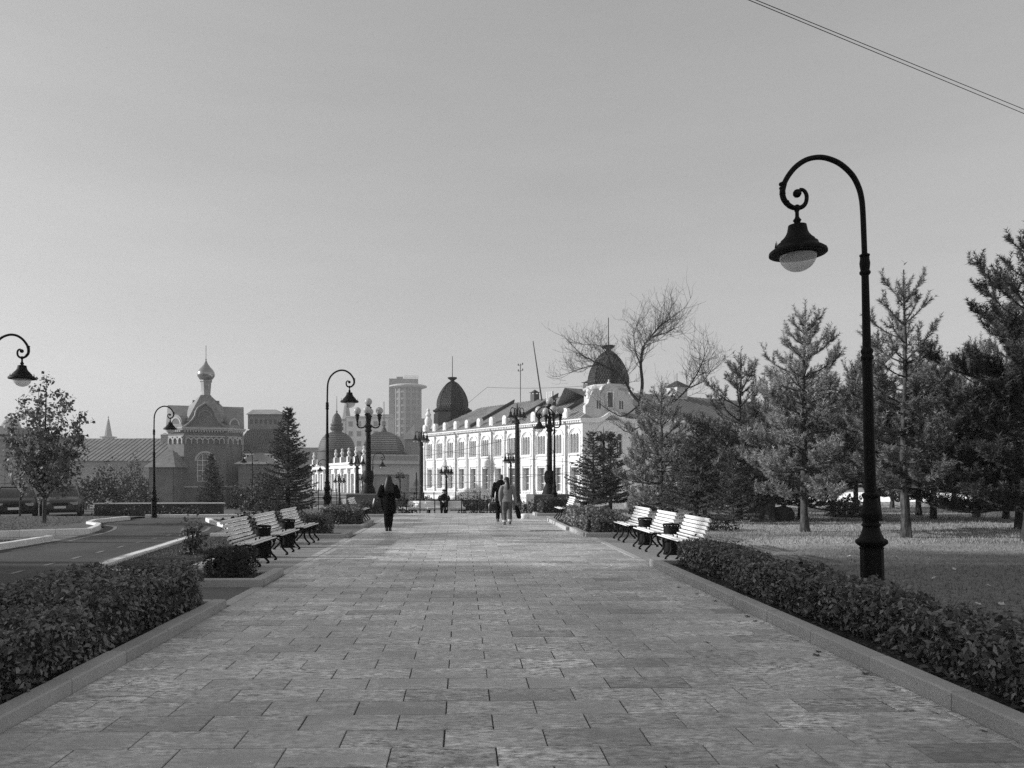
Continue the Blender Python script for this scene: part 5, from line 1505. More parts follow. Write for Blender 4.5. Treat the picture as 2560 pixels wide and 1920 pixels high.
# unseen block added left of the camera to cast shade over the near promenade
sh2 = thing('shade_casting_block', 'plain unseen block added left of the promenade to shade it', 'building', (-48, -42, 0), 0)
f = MB(); f.box(-12, 0, 0, 57.4, -1, 28); f.build('wall', M['plaster_grey'], sh2)  # wall of the unseen block added for shade
f = MB(); f.add([(-12.6,-.6,28.003),(.6,-.6,28.003),(.6,57.6,28.003),(-12.6,57.6,28.003),(-6,3,31),(-6,55,31)], [(0,1,4),(1,2,5,4),(2,3,5),(3,0,4,5),(3,2,1,0)]); f.build('roof', M['roof_dark'], sh2)  # roof of the unseen block added for shade
for k in range(8):
    for j in range(12):
        q = MB(); q.add([(.02, 2+j*4.6, 1.2+k*3.3), (.02, 4+j*4.6, 1.2+k*3.3), (.02, 4+j*4.6, 2.9+k*3.3), (.02, 2+j*4.6, 2.9+k*3.3)], [(0,1,2,3)])
        if k == 0 and j == 0: swm = q.mesh('window', M['window_glass'])
        link('window', swm, sh2, (0, j*4.6, k*3.3))  # windows of the unseen block added for shade
# ------------------------------------------------------------------ trees
def norm(a): return a / np.maximum(1e-9, np.linalg.norm(a, axis=1))[:, None]
def needle_shoots(start, dirv, length, rng, per, nl, nw, spread=0.75):
    """start, dirv (N,3), length (N): bottle-brush shoots of single-triangle needles"""
    n = len(start)
    S = np.repeat(start, per, 0); D = np.repeat(norm(dirv), per, 0); L = np.repeat(length, per)
    t = rng.uniform(0.02, 1.0, n*per)
    rnd = rng.normal(0, 1, (n*per, 3)); rad = norm(rnd - D * (rnd*D).sum(1)[:, None])
    base = S + D * (t*L)[:, None]
    nd = norm(D * rng.uniform(0.35, 0.9, n*per)[:, None] + rad*spread)
    ln = nl * rng.uniform(0.7, 1.25, n*per)
    side = norm(np.cross(nd, rng.normal(0, 1, (n*per, 3)))) * nw
    v = np.stack([base - side, base + side, base + nd*ln[:, None]], 1).reshape(-1, 3)
    return v, np.arange(3*n*per).reshape(-1, 3)
def make_pine(seed, H, spread, z_first=.22, gaps=.4, per=34, nl=.10, nw=.0075, dens=1.0, whorl=.46):
    """young pine: whorls of branches with upturned shoots; returns trunk MB, limbs MB, needle arrays"""
    rg = random.Random(seed); rng = np.random.default_rng(seed)
    tr, lb = MB(), MB()
    pts = [Vector((0, 0, 0))]; x = y = 0
    for i in range(1, 9):
        x += rg.uniform(-.03, .03); y += rg.uniform(-.03, .03)
        pts.append(Vector((x, y, H*i/8*.97)))
    r0 = .013*H + .025
    tc = catmull(pts, 5); nt_ = len(tc)
    o_ = len(tr.v)
    tr.tube(tc, [r0*(1.3 - .3*min(1, i/3))*(1-i/(nt_*1.07)) for i in range(nt_)], 12)
    tr.v = tr.v[:o_] + [(p[0] + rg.uniform(-.1, .1)*r0, p[1] + rg.uniform(-.1, .1)*r0, p[2] + rg.uniform(-.02, .02)) for p in tr.v[o_:]]
    for _ in range(7):
        zz = rg.uniform(.08, z_first+.05)*H; aa = rg.uniform(0, 6.28); q_ = pts[0].lerp(pts[-1], zz/H)
        lb.tube([q_, q_ + Vector((math.cos(aa)*.25, math.sin(aa)*.25, rg.uniform(-.05, .08)))*rg.uniform(.6, 1.4)], [.012, .004], 4)
    def trunk_at(z):
        t = max(0, min(7.999, z/(H*.97)*8)); i = int(t); return pts[i].lerp(pts[i+1], t-i)
    S, D, Ls = [], [], []
    def shoot(p, d, l): S.append(tuple(p)); D.append(tuple(d)); Ls.append(l)
    z = H*z_first; k = 0
    while z < H*.86:
        f = (z - H*z_first)/(H*(1-z_first))
        L0 = spread * (1 - f)**.66 * (.55 + .45*min(1, f*4+.35)) * (1 - .35*ss(.5, .9, f)) + .12
        nb = rg.choice((5, 6, 6, 7)) if f < .75 else 5
        a_off = rg.uniform(0, 6.28)
        for j in range(nb):
            a = a_off + 6.283*j/nb + rg.uniform(-.3, .3)
            if rg.random() < .12: continue
            L = L0 * rg.uniform(.4, 1.25)
            up = -.12 + .45*f + .95*f**2 + rg.uniform(-.15, .18)
            o = Vector((math.cos(a), math.sin(a), 0))
            p = trunk_at(z + rg.uniform(-.08, .08)); bp = [p]; q = p.copy()
            ns = max(3, int(L/.18)); seg = L/ns
            for s in range(ns):
                t = s/ns
                d = (o + Vector((0, 0, up + (.55+.5*f)*t*t + rg.uniform(-.06, .06))) + Vector((rg.uniform(-.1, .1), rg.uniform(-.1, .1), 0))).normalized()
                q0_ = q; q = q + d*seg; bp.append(q.copy())
                if t > (.35 if f < .5 else .28): shoot(q0_, d, seg*1.1)
                if t > (.2 if f < .45 else .42):
                    m_ = (4 if dens > 1 else 3) if f < .5 else (3 if dens > 1 else 2)
                    for sd in range(m_):
                        if rg.random() < (.25 if f < .5 else .28): continue
                        sgn = rg.choice((-1, 1)); lat = Vector((-o.y, o.x, 0))*sgn
                        td = (o*rg.uniform(.3, .8) + lat*rg.uniform(.4, 1.0) + Vector((0, 0, rg.uniform(.15, .8)+.3*f))).normalized()
                        tl = rg.uniform(.14, .34)*(1-.35*t)*(.8+.4*(1-f))
                        e_ = q + td*tl
                        lb.tube([q, e_], [.008, .005], 3, cap=False)
                        shoot(q + td*tl*.25, td, tl*1.0)
                        for _ in range(3 if f < .4 else 2 if f < .6 else 1):
                            ud = (td*.7 + Vector((rg.uniform(-.5, .5), rg.uniform(-.5, .5), rg.uniform(.3, 1.0)+f))).normalized()
                            shoot(e_, ud, rg.uniform(.17, .33)*(1+.4*f))
            for _ in range(2 if f < .6 else 1):
                shoot(p + Vector((0, 0, rg.uniform(-.2, .2))), (o*.8 + Vector((0, 0, rg.uniform(.2, .9)))), rg.uniform(.2, .4))
            lb.tube(bp, [.026*(1-i/(len(bp)+1))*(.6+.4*(1-f)) + .005 for i in range(len(bp))], 5, cap=False)
            for _ in range(3):
                ud = Vector((o.x*.6+rg.uniform(-.4, .4), o.y*.6+rg.uniform(-.4, .4), rg.uniform(.5, 1.1))).normalized()
                shoot(q, ud, rg.uniform(.22, .42))
        z += whorl*rg.uniform(.85, 1.15)*(.68 if f < .5 else .95); k += 1
    top = trunk_at(H*.88)
    for i in range(6): shoot(trunk_at(H*(.72+.035*i)), (0, 0, 1), H*.04)
    shoot(top, (0, 0, 1), H*.12)
    for j in range(6):
        a = 6.283*j/6; shoot(top, (math.cos(a)*.5, math.sin(a)*.5, 1), rg.uniform(.38, .58))
    v, f_ = needle_shoots(np.array(S), np.array(D), np.array(Ls), rng, per, nl, nw)
    return tr, lb, v, f_
def tree_thing(name, label, cat, loc, tr, lb, foliage, bark, leafm, group, rz=0, fname='crown', scale=None):
    e = thing(name, label, cat, loc, rz, group, scale)
    t = tr.build('trunk', M[bark], e, True)
    if lb is not None and lb.v: tag(lb.build('limbs', M[bark], e), kind='stuff')
    me = npmesh(fname, foliage[0], foliage[1], M[leafm])
    tag(link(fname, me, e), kind='stuff')
    return e
GP = 'pines on the right lawn'
def gpos(px, py): 
    p = G(px, py); return Vector((p.x, p.y, terr(p.x, p.y)))
# hero pines
tr, lb, v, f = make_pine(3, 6.65, 1.7, .17, per=46, nl=.10, nw=.009)
pineC = tree_thing('pine_tree', 'young pine with pale lower trunk right of the stump, left of the tall lamp', 'tree', gpos(2012, 1331), tr, lb, (v, f), 'bark', 'needle_pale', GP)
tr, lb, v, f = make_pine(8, 7.1, 1.85, .18, per=40, whorl=.55, nl=.10, nw=.009)
pineD = tree_thing('pine_tree', 'tallest slender pine with upright candles just right of the tall lamp', 'tree', gpos(2266, 1346), tr, lb, (v, f), 'bark', 'needle_mid', GP)
tr, lb, v, f = make_pine(15, 8.3, 2.75, .10, per=40, nl=.10, nw=.010, dens=1.5)
pineE = tree_thing('pine_tree', 'big dark dense pine cut by the right frame edge', 'tree', (13.7, 18.2, 0), tr, lb, (v, f), 'bark_dark', 'needle_dark', GP)
tr, lb, v, f = make_pine(21, 5.5, 1.7, .1, per=34, nl=.10, nw=.011)
pineA = tree_thing('pine_tree', 'bushy pale pine before the corner of the white hall', 'tree', (7.9, 30.0, 0), tr, lb, (v, f), 'bark_dark', 'needle_pale', GP)
def pine_copy(src, loc, rz, label, sc, leaf=None):
    o = dup(src, loc, rz, label, GP, sc)
    if leaf:
        for c_ in o.children:
            if c_.name.startswith('crown'):
                c_.material_slots[0].link = 'OBJECT'; c_.material_slots[0].material = M[leaf]
    return o
pine_copy(pineA, (10.1, 27.6, 0), 2.0, 'bushy pine behind the three right benches with dark lower boughs', 1.14, 'needle_mid')
pine_copy(pineC, (9.9, 31.0, 0), 1.3, 'short pine with pointed top between the bushy pines', .64, 'needle_mid')
pine_copy(pineE, (16.6, 22.4, 0), 2.4, 'dark pine standing between slender pine and frame edge', .92, 'needle_mid')
pine_copy(pineA, (12.3, 27.5, 0), 4.1, 'pale full pine behind the tall lamp', 1.08, 'needle_mid')
pine_copy(pineD, (14.6, 26.5, 0), 1.1, 'pine behind the slender one, its shoots beside it', .98)
pine_copy(pineE, (20.0, 24.5, 0), .7, 'dark pine deep at the right frame edge', 1.05)
for px, py, src, rz, sc, lab in ((2297, 1290, pineC, .4, 1.0, 'background pine whose trunk stands second right of the slender pine'),
                             (2333, 1299, pineD, 2.2, .95, 'background pine with leaning dark trunk right of the slender pine'),
                             (2440, 1294, pineC, 3.3, 1.05, 'background pine trunk third from the right frame edge'),
                             (2515, 1298, pineD, 4.0, .9, 'background pine trunk nearest the right frame edge'),
                             (2140, 1282, pineC, 5.1, 1.0, 'background pine just left of the tall lamp post'),
                             (1960, 1279, pineA, .9, 1.0, 'background pine behind the stump'),
                             (2385, 1272, pineC, 1.9, 1.1, 'far thin pine in the grove at the right'),
                             (2230, 1270, pineA, 2.9, 1.05, 'far bushy pine in the grove behind the tall lamp'),
                             (2480, 1268, pineA, 3.9, 1.1, 'far bushy pine at the right end of the grove'),
                             (1850, 1273, pineA, 4.9, .95, 'far bushy pine left in the grove')):
    pine_copy(src, gpos(px, py), rz, lab, sc, 'needle_mid')

def make_spruce(seed, H, spread, per=20, nl=.05, nw=.012, z0=.06, droop=.35, step=.17, bare_top=True):
    rg = random.Random(seed); rng = np.random.default_rng(seed)
    tr, lb = MB(), MB()
    tr.tube([(0, 0, 0), (0, 0, H*.5), (0, 0, H)], [.02*H+.02, .012*H+.01, .008], 8)
    S, D, Ls = [], [], []
    z = H*z0
    while z < H*.985:
        f = (z-H*z0)/(H*(1-z0)); L0 = spread*(1-f)**.9 + .05
        nb = max(4, int(9*(1-f)+3))
        for j in range(nb):
            a = rg.uniform(0, 6.283); L = L0*rg.uniform(.6, 1.2); o = Vector((math.cos(a), math.sin(a), 0))
            p = Vector((0, 0, z)); q = p.copy(); bp = [p]; ns = max(2, int(L/.16)); seg = L/ns
            for s in range(ns):
                t = s/ns
                d = (o + Vector((0, 0, -droop*(1-f)*(1-t) + .35*t + .4*f)) + Vector((rg.uniform(-.12, .12), rg.uniform(-.12, .12), rg.uniform(-.06, .06)))).normalized()
                q = q+d*seg; bp.append(q.copy())
                for sd in (-1, 1):
                    lat = Vector((-o.y, o.x, 0))*sd
                    td = (o*.6 + lat*rg.uniform(.5, 1) + Vector((0, 0, rg.uniform(-.25, .15)))).normalized()
                    tl = rg.uniform(.12, .26)*(1.1-.5*t)*min(1, L/.5+.25)
                    S.append(tuple(q)); D.append(tuple(td)); Ls.append(tl)
                S.append(tuple(q-d*seg)); D.append(tuple(d)); Ls.append(seg*1.2)
            S.append(tuple(q)); D.append(tuple(d)); Ls.append(.14)
            lb.tube(bp, [.012*(1-i/(len(bp)+1))+.003 for i in range(len(bp))], 4, cap=False)
        z += step*(1-.35*f)*H/5
    S.append((0, 0, H*.94)); D.append((0, 0, 1)); Ls.append(H*.07)
    v, f_ = needle_shoots(np.array(S), np.array(D), np.array(Ls), rng, per, nl, nw, .9)
    return tr, lb, v, f_
GS = 'spruces round the promenade'
tr, lb, v, f = make_spruce(5, 4.75, 1.35, per=17, nl=.065, nw=.015, droop=.15, step=.14)
sp0 = tree_thing('spruce_tree', 'tall dark narrow spruce left of the left lamp and candelabrum', 'tree', (-7.75, 34.2, -.1), tr, lb, (v, f), 'bark_dark', 'needle_spruce', GS)
tr, lb, v, f = make_spruce(6, 3.6, 1.25, per=13, nl=.06, nw=.016, step=.22, droop=.05, z0=.12)
sp1 = tree_thing('spruce_tree', 'left one of the twin spruces before the hall corner', 'tree', (5.75, 33.4, 0), tr, lb, (v, f), 'bark_dark', 'needle_spruce', GS)
dup(sp1, (6.75, 34.6, 0), 2.1, 'right one of the twin spruces before the hall corner', GS, 1.0)
dup(sp0, (-16.3, 50, -.75), 1.2, 'small dark spruce before the chapel window', GS, .80)
dup(sp1, (9.0, 25.2, 0), .4, 'low dark spruce between stump and the right benches', GS, .62)
dup(sp1, (8.3, 26.9, 0), 3.4, 'dark spruce with low boughs right behind the benches', GS, 1.0)

# bare tree before the right dome: limbs laid out one by one
bt = thing('bare_tree', 'leafless tree with spreading twigs before the right dome', 'tree', (P(1640, 1190, 41).x, P(1640, 1190, 41).y, 0))
DB = 41.0
def bp_(px, py, dd=0): 
    p = P(px, py, DB+dd); return Vector((p.x - bt.location.x, p.y - bt.location.y, p.z))
rgb = random.Random(12)
tb_, lm, tw_ = MB(), MB(), MB()
tb_.tube(catmull([bp_(1652, 1230), bp_(1640, 1130), bp_(1622, 1050), bp_(1600, 1005)], 3), [.2, .19, .18, .17, .16, .15, .145, .14, .135, .13], 9)
tb_.build('trunk', M['bark_dark'], bt, True)
def grow(p, d, L, r, lev, upb):
    n = 5 if lev < 2 else 4
    pts = [p]; q = p.copy(); dd = d.normalized()
    for i in range(n):
        dd = (dd + Vector((rgb.uniform(-.22, .22), rgb.uniform(-.22, .22), rgb.uniform(-.16, .2)+upb))).normalized()
        q = q + dd*(L/n); pts.append(q.copy())
        if lev < 3 and i > 0:
            for _ in range(2 if lev < 2 else 1):
                if rgb.random() < (.8 if lev < 2 else .55):
                    ax = Vector((rgb.uniform(-1, 1), rgb.uniform(-1, 1), rgb.uniform(-.5, .8))).normalized()
                    grow(q, (dd*.75 + ax*.85).normalized(), L*rgb.uniform(.42, .72), r*.5, lev+1, .10)
    (lm if lev == 0 else tw_).tube(pts, [max(.005, r*(1-.75*i/n)) for i in range(n+1)], 5 if lev < 2 else 3, cap=False)
def limb(pix, r0, r1, kids, L, upb=.06):
    c = catmull([bp_(*p) for p in pix], 4)
    lm.tube(c, [r0+(r1-r0)*i/(len(c)-1) for i in range(len(c))], 7, cap=False)
    n = len(c)
    for i in range(int(n*.3), n):
        t = (c[min(i+1, n-1)]-c[i-1]).normalized()
        for _ in range(kids):
            ax = Vector((rgb.uniform(-1, 1), rgb.uniform(-.6, .6), rgb.uniform(-.7, .9))).normalized()
            grow(c[i], (t*.7+ax*.8).normalized(), L*rgb.uniform(.5, 1.0), r1*.8, 1, upb)
    grow(c[-1], (c[-1]-c[-2]).normalized(), L*1.1, r1, 1, upb)
limb([(1600, 1005), (1606, 960), (1602, 910), (1608, 870), (1625, 845), (1650, 815), (1672, 800)], .10, .028, 2, 1.45)
limb([(1625, 845), (1640, 838), (1665, 832), (1685, 822)], .04, .018, 2, 1.2)
limb([(1604, 920), (1590, 880), (1585, 840), (1592, 812)], .035, .016, 2, 1.15)
limb([(1602, 1008), (1580, 985), (1560, 950), (1530, 925), (1495, 908), (1455, 888)], .09, .024, 2, 1.3)
limb([(1530, 925), (1520, 890), (1500, 865), (1470, 862)], .035, .016, 2, 1.1)
limb([(1500, 910), (1465, 918), (1430, 930)], .035, .016, 2, 1.1)
limb([(1650, 1030), (1690, 1000), (1720, 970), (1745, 930), (1758, 900)], .06, .022, 2, 1.35)
limb([(1720, 970), (1755, 955), (1775, 930)], .035, .016, 2, 1.15)
limb([(1600, 1010), (1560, 1040), (1530, 1030), (1500, 1010)], .05, .015, 1, 1.0)
limb([(1610, 1060), (1570, 1080), (1540, 1060)], .04, .015, 1, .9)
tag(lm.build('limbs', M['bark_dark'], bt, True), kind='stuff')
tag(tw_.build('crown', M['twig_bare'] if 'twig_bare' in M else M['twig_black'], bt), kind='stuff')

# maple at the left
def leafy_tree(name, label, loc, H, z0, crown, nleaf, size, m, seed, fastig=.55, limbs=9, r0=.05, group=None, cat='tree', bark='bark_dark', shoots=None):
    """crown(zfrac)->radius"""
    rg = random.Random(seed); rng = np.random.default_rng(seed)
    tr, lb = MB(), MB()
    tr.tube([(0, 0, 0), (.02, .01, H*.35), (.0, .03, H*.7), (.02, 0, H*.97)], [r0*1.2, r0, r0*.6, .006], 8)
    pts = []
    for j in range(limbs):
        a = 6.283*j/limbs*1.62; zs = H*(z0*.6 + (.62-z0*.6)*j/limbs)
        o = Vector((math.cos(a), math.sin(a), 0)); q = Vector((0, 0, zs)); bp = [q.copy()]
        top = H*min(.97, rg.uniform(.62, .9) + .1*j/limbs)
        n = 7
        for s in range(1, n+1):
            t = s/n; z = zs+(top-zs)*t
            rr_ = crown(z/H)*rg.uniform(.65, .95)*math.sin(min(1, t*1.15)*math.pi/2)
            q = Vector((o.x*rr_+rg.uniform(-.06, .06), o.y*rr_+rg.uniform(-.06, .06), z)); bp.append(q)
        lb.tube(bp, [r0*.45*(1-i/(n+1))+.004 for i in range(n+1)], 5, cap=False)
        for a_, b_ in zip(bp[1:], bp[2:]): pts += [tuple(a_.lerp(b_, rg.random())) for _ in range(10)]
    for i in range(40): 
        z = rg.uniform(z0+.1, .98)*H; pts.append((0, 0, z))
    pts = np.array(pts)
    sprig = pts[rng.integers(0, len(pts), nleaf//7)] + rng.normal(0, .085*H/5, (nleaf//7, 3))
    c = np.repeat(sprig, 7, 0) + rng.normal(0, .055*H/5, (len(sprig)*7, 3))
    ok = (c[:, 2] > z0*H*.9) & (c[:, 2] < H*1.02)
    c = c[ok]
    nn = c*np.array([1, 1, .0]) + np.array([0, 0, .6]); nn = nn/np.linalg.norm(nn, axis=1)[:, None]
    return tree_thing(name, label, cat, loc, tr, lb, leaf_quads(c, nn, size, .8, .8), bark, m, group)
rgm = random.Random(44); rnm = np.random.default_rng(44)
mtr, mlb = MB(), MB()
mtr.tube([(0, 0, 0), (.02, 0, .8), (.0, .02, 2.2), (.05, 0, 3.6), (.08, 0, 4.85)], [.07, .055, .045, .025, .006], 8)
mc = []
tips = [(.08, 0, 4.95, 1.6), (-1.0, .1, 3.55, 1.0), (-.55, -.2, 4.1, 1.2), (.5, .15, 4.4, 1.4), (.8, -.3, 4.0, 1.1), (1.2, .1, 3.65, 1.0), (-1.15, -.1, 2.75, .9), (1.1, .2, 2.8, .8),
        (-.3, .9, 3.7, 1.0), (.3, -.9, 3.6, 1.0), (-.7, -.7, 3.1, .8), (.7, .7, 3.2, .9), (-.8, .5, 2.3, .8), (.85, -.5, 2.2, .7), (-.25, .1, 4.6, 1.6)]
for tx, ty, tz, z0_ in tips:
    c_ = catmull([(0, 0, z0_), (tx*.45, ty*.45, z0_+(tz-z0_)*.3), (tx*.8, ty*.8, z0_+(tz-z0_)*.65), (tx, ty, tz)], 5)
    mlb.tube(c_, [.024*(1-i_/len(c_))+.004 for i_ in range(len(c_))], 5, cap=False)
    for _ in range(46):
        t_ = rgm.uniform(.22, 1.0); q_ = c_[min(len(c_)-1, int(t_*len(c_)))]
        rad_ = .30*(1-t_)+.07
        mc.append([q_.x+rgm.gauss(0, rad_), q_.y+rgm.gauss(0, rad_), q_.z+rgm.gauss(0, rad_*.7)])
mc = np.array(mc); mc = np.repeat(mc, 8, 0) + rnm.normal(0, .075, (len(mc)*8, 3)); mc = mc[mc[:, 2] > .75]
mn = mc*np.array([1, 1, 0]) + np.array([0, 0, .6]); mn = norm(mn)
tree_thing('maple_tree', 'slender leafy maple on the lawn left of the road', 'tree', (-14.0, 25.9, .03), mtr, mlb, leaf_quads(mc, mn, .115, .8, .8), 'bark', 'leaf_maple', None)
leafy_tree('young_tree', 'thin young tree before the dark car at the left', (-18.0, 31.5, -.05), 3.0, .3, lambda t: .55, 900, .11, 'leaf_maple', 9, limbs=6, r0=.035)
leafy_tree('deciduous_tree', 'small leafy tree glimpsed between the pines left of the tall lamp', gpos(2085, 1288), 5.4, .25, lambda t: 1.0, 2600, .11, 'leaf_bush', 19, limbs=9)

# shrubs on the far left and by the road
def blob_bush(name, label, loc, rx, ry, h, n, size, m, seed, group=None, stems=7):
    rng = np.random.default_rng(seed); rg = random.Random(seed)
    e = thing(name, label, 'bush', loc, 0, group)
    u = norm(rng.normal(0, 1, (n, 3))); u[:, 2] = np.abs(u[:, 2])
    r = rng.uniform(.45, 1.0, n)**.6
    bl = 1 + .22*np.sin(u[:, 0]*7+seed) + .2*np.sin(u[:, 1]*6+u[:, 2]*5+seed*2)
    c = u*r[:, None]*bl[:, None]*np.array([rx, ry, h]); c[:, 2] = np.maximum(c[:, 2], .05)
    v, f = leaf_quads(c, u, size, .65, .8)
    tag(link('foliage', npmesh('foliage', v, f, M[m]), e), kind='stuff')
    s = MB()
    for j in range(stems):
        a = 6.283*j/stems; k = rg.uniform(.5, .9)
        s.tube([(.05*math.cos(a), .05*math.sin(a), 0), (rx*.35*math.cos(a), ry*.35*math.sin(a), h*.45), (rx*.6*k*math.cos(a+.3), ry*.6*k*math.sin(a+.3), h*.85*k)], [.022, .015, .005], 4)
    s.build('stems', M['bark_dark'], e)
    return e
def at(px, py, d): 
    p = P(px, py, d); p.z = terr(p.x, p.y); return p
blob_bush('shrub', 'large loose shrub left of the annex behind the low wall', at(325, 1250, 52), 1.5, 1.2, 3.2, 2600, .16, 'leaf_bush', 31)
blob_bush('shrub', 'wide shrub between the grey car and the annex', at(250, 1250, 50), 1.7, 1.2, 2.5, 2600, .16, 'leaf_dark', 32)
blob_bush('shrub', 'low dark shrub behind the low wall left of the road lamp', at(355, 1250, 46), .9, .8, 1.3, 1400, .13, 'leaf_dark', 33)
blob_bush('shrub', 'dense shrub between chapel spruce and tall spruce', at(655, 1260, 46), 1.3, 1.0, 2.4, 2600, .13, 'leaf_dark', 34)
blob_bush('shrub', 'dark shrub at the foot of the chapel left of the small lamp', at(600, 1260, 52), 1.0, .9, 1.5, 1300, .14, 'leaf_dark', 35)
blob_bush('shrub', 'low shrub left of the maple by the cars', at(165, 1250, 44), 1.0, .8, 1.2, 1000, .14, 'leaf_bush', 36)
blob_bush('rose_bush', 'small ragged rose bush behind the nearest left bench', (-5.35, 15.3, .03), .26, .26, .82, 420, .085, 'leaf_bush', 37, stems=5)
blob_bush('rose_bush', 'dark rose bush just behind the left bench row', (-5.0, 18.2, .03), .42, .42, 1.0, 620, .09, 'leaf_dark', 38, stems=6)
blob_bush('rose_bush', 'loose rose bush on the grass island beyond the benches', (-5.4, 24.6, .03), .4, .4, .75, 420, .09, 'leaf_dark', 39, stems=6)
blob_bush('rose_bush', 'sprawling low rose bush left of the far hedge block', (-6.3, 26.5, .03), .6, .4, .6, 420, .09, 'leaf_dark', 40, stems=6)
blob_bush('shrub', 'low juniper spreading on the lawn behind the nearest right bench', (7.2, 22.0, .02), .9, .55, .5, 900, .08, 'leaf_dark', 41)
blob_bush('shrub', 'dark upright bush under the bushy pale pine', (7.7, 28.4, 0), .4, .4, 1.3, 900, .08, 'leaf_dark', 42)
blob_bush('shrub', 'small dark tuft beside the boulder', (7.2, 31.0, 0), .45, .4, .5, 500, .09, 'leaf_dark', 43)
blob_bush('shrub', 'leafy bush with pale leaves right of the pale trunk pine', gpos(2120, 1293), .9, .7, .8, 900, .12, 'leaf_bush', 44)
blob_bush('shrub', 'round bush left of the lounge seats on the terrace', (-2.7, 35.3, -.25), .5, .5, .85, 700, .08, 'leaf_dark', 45)
blob_bush('shrub', 'round bush right of the lounge seats below the walking pair', (.75, 36.0, -.25), .8, .6, .95, 1100, .08, 'leaf_dark', 46)
blob_bush('shrub', 'pale ground bush at the promenade end left of the pair', (1.45, 34.2, -.25), .5, .4, .6, 500, .08, 'leaf_bush', 47)
blob_bush('shrub', 'pale bush right of the walking pair at the promenade end', (2.75, 33.6, -.22), .55, .4, .75, 700, .08, 'leaf_bush', 48)
blob_bush('shrub', 'flowering bush left of the right candelabrum plinth', (3.5, 34.4, -.22), .6, .5, .8, 800, .08, 'leaf_bush', 49)


blob_bush('shrub', 'low dark creeping shrub at the left foot of the low retaining wall', at(300, 1285, 37), 1.6, .5, .55, 1300, .1, 'leaf_dark', 61)
blob_bush('shrub', 'low dark creeping shrub at the right foot of the low retaining wall', at(470, 1285, 37.2), 1.7, .5, .5, 1300, .1, 'leaf_dark', 62)
blob_bush('shrub', 'pale overhanging shrub on the low retaining wall beside the road lamp', at(345, 1270, 39.2), 1.0, .5, .75, 700, .1, 'leaf_bush', 63)

# unseen trees added left of the camera to dapple the path and lawn
def shade_tree(label, loc, H, zb, r, seed, n):
    rng = np.random.default_rng(seed)
    tr, lb = MB(), MB()
    tr.tube([(0, 0, 0), (.1, 0, H*.4), (0, .1, H*.75), (0, 0, H*.95)], [.22, .18, .12, .03], 9)
    for j in range(11):
        a = j*2.4; z = zb + (H-zb)*.7*j/11
        lb.tube([(0, 0, z-.8), (r*.4*math.cos(a), r*.4*math.sin(a), z+.3), (r*.9*math.cos(a), r*.9*math.sin(a), z+1.2)], [.07, .045, .015], 5)
    u = norm(rng.normal(0, 1, (n, 3))); q = rng.uniform(.0, 1, n)**.5
    bl = 1 + .22*np.sin(u[:, 0]*6+seed) + .2*np.sin(u[:, 1]*7+u[:, 2]*4)
    c = u*(q*bl)[:, None]*np.array([r, r, (H-zb)/2]) + np.array([0, 0, (H+zb)/2])
    return tree_thing('shade_casting_tree', label, 'tree', loc, tr, lb, leaf_quads(c, u, .32, .8, .9), 'bark_dark', 'leaf_bush', 'unseen trees added for shade')
shade_tree('loose crowned tree added left of view to dapple the path', (-32, 21.5, 0), 15, 6.0, 1.5, 4, 700)

for k_, (px_, d_) in enumerate(((1000, 42), (1035, 43), (1075, 42.5), (1160, 43), (1205, 42.5))):
    blob_bush('shrub', ['dark bush behind the fence below the person in black', 'dark bush behind the second lounge seat', 'dark bush behind the third lounge seat', 'dark bush right of the seated person behind the fence', 'dark bush left of the walking pair behind the fence'][k_], at(px_, 1250, d_), .8, .5, .8, 800, .09, 'leaf_dark', 70+k_)
shade_tree('high crowned tree added left of view to shade the near lawn', (-29, 15.2, 0), 17.5, 11.8, 2.4, 3, 1700)
# ------------------------------------------------------------------ people
def loft(rings, n=14, cap=True):
    """rings: (cx, cy, z, rx, ry)"""
    mb = MB(); vs = []; fs = []
    for cx, cy, z, rx, ry in rings:
        for k in range(n):
            a = 2*math.pi*k/n; vs.append((cx+rx*math.cos(a), cy+ry*math.sin(a), z))
    for i in range(len(rings)-1):
        for k in range(n):
            k2 = (k+1) % n; fs.append((i*n+k, i*n+k2, (i+1)*n+k2, (i+1)*n+k))
    if cap: fs += [tuple(range(n-1, -1, -1)), tuple((len(rings)-1)*n+k for k in range(n))]
    mb.add(vs, fs); return mb
def skin_body(parent, J, m):
    """J: dict name -> (pos, rx, ry, parent name); one continuous skinned figure"""
    names = list(J); idx = {n: i for i, n in enumerate(names)}
    me = bpy.data.meshes.new('body')
    me.from_pydata([J[n][0] for n in names], [(idx[n], idx[J[n][3]]) for n in names if J[n][3]], [])
    me.materials.append(m)
    o = link('body', me, parent)
    md = o.modifiers.new('Skin', 'SKIN'); md.use_smooth_shade = True
    sk = me.skin_vertices[0].data
    for n in names:
        sk[idx[n]].radius = (J[n][1], J[n][2]); sk[idx[n]].use_root = (n == 'pelvis')
    s = o.modifiers.new('Sub', 'SUBSURF'); s.levels = 1; s.render_levels = 1
    return o
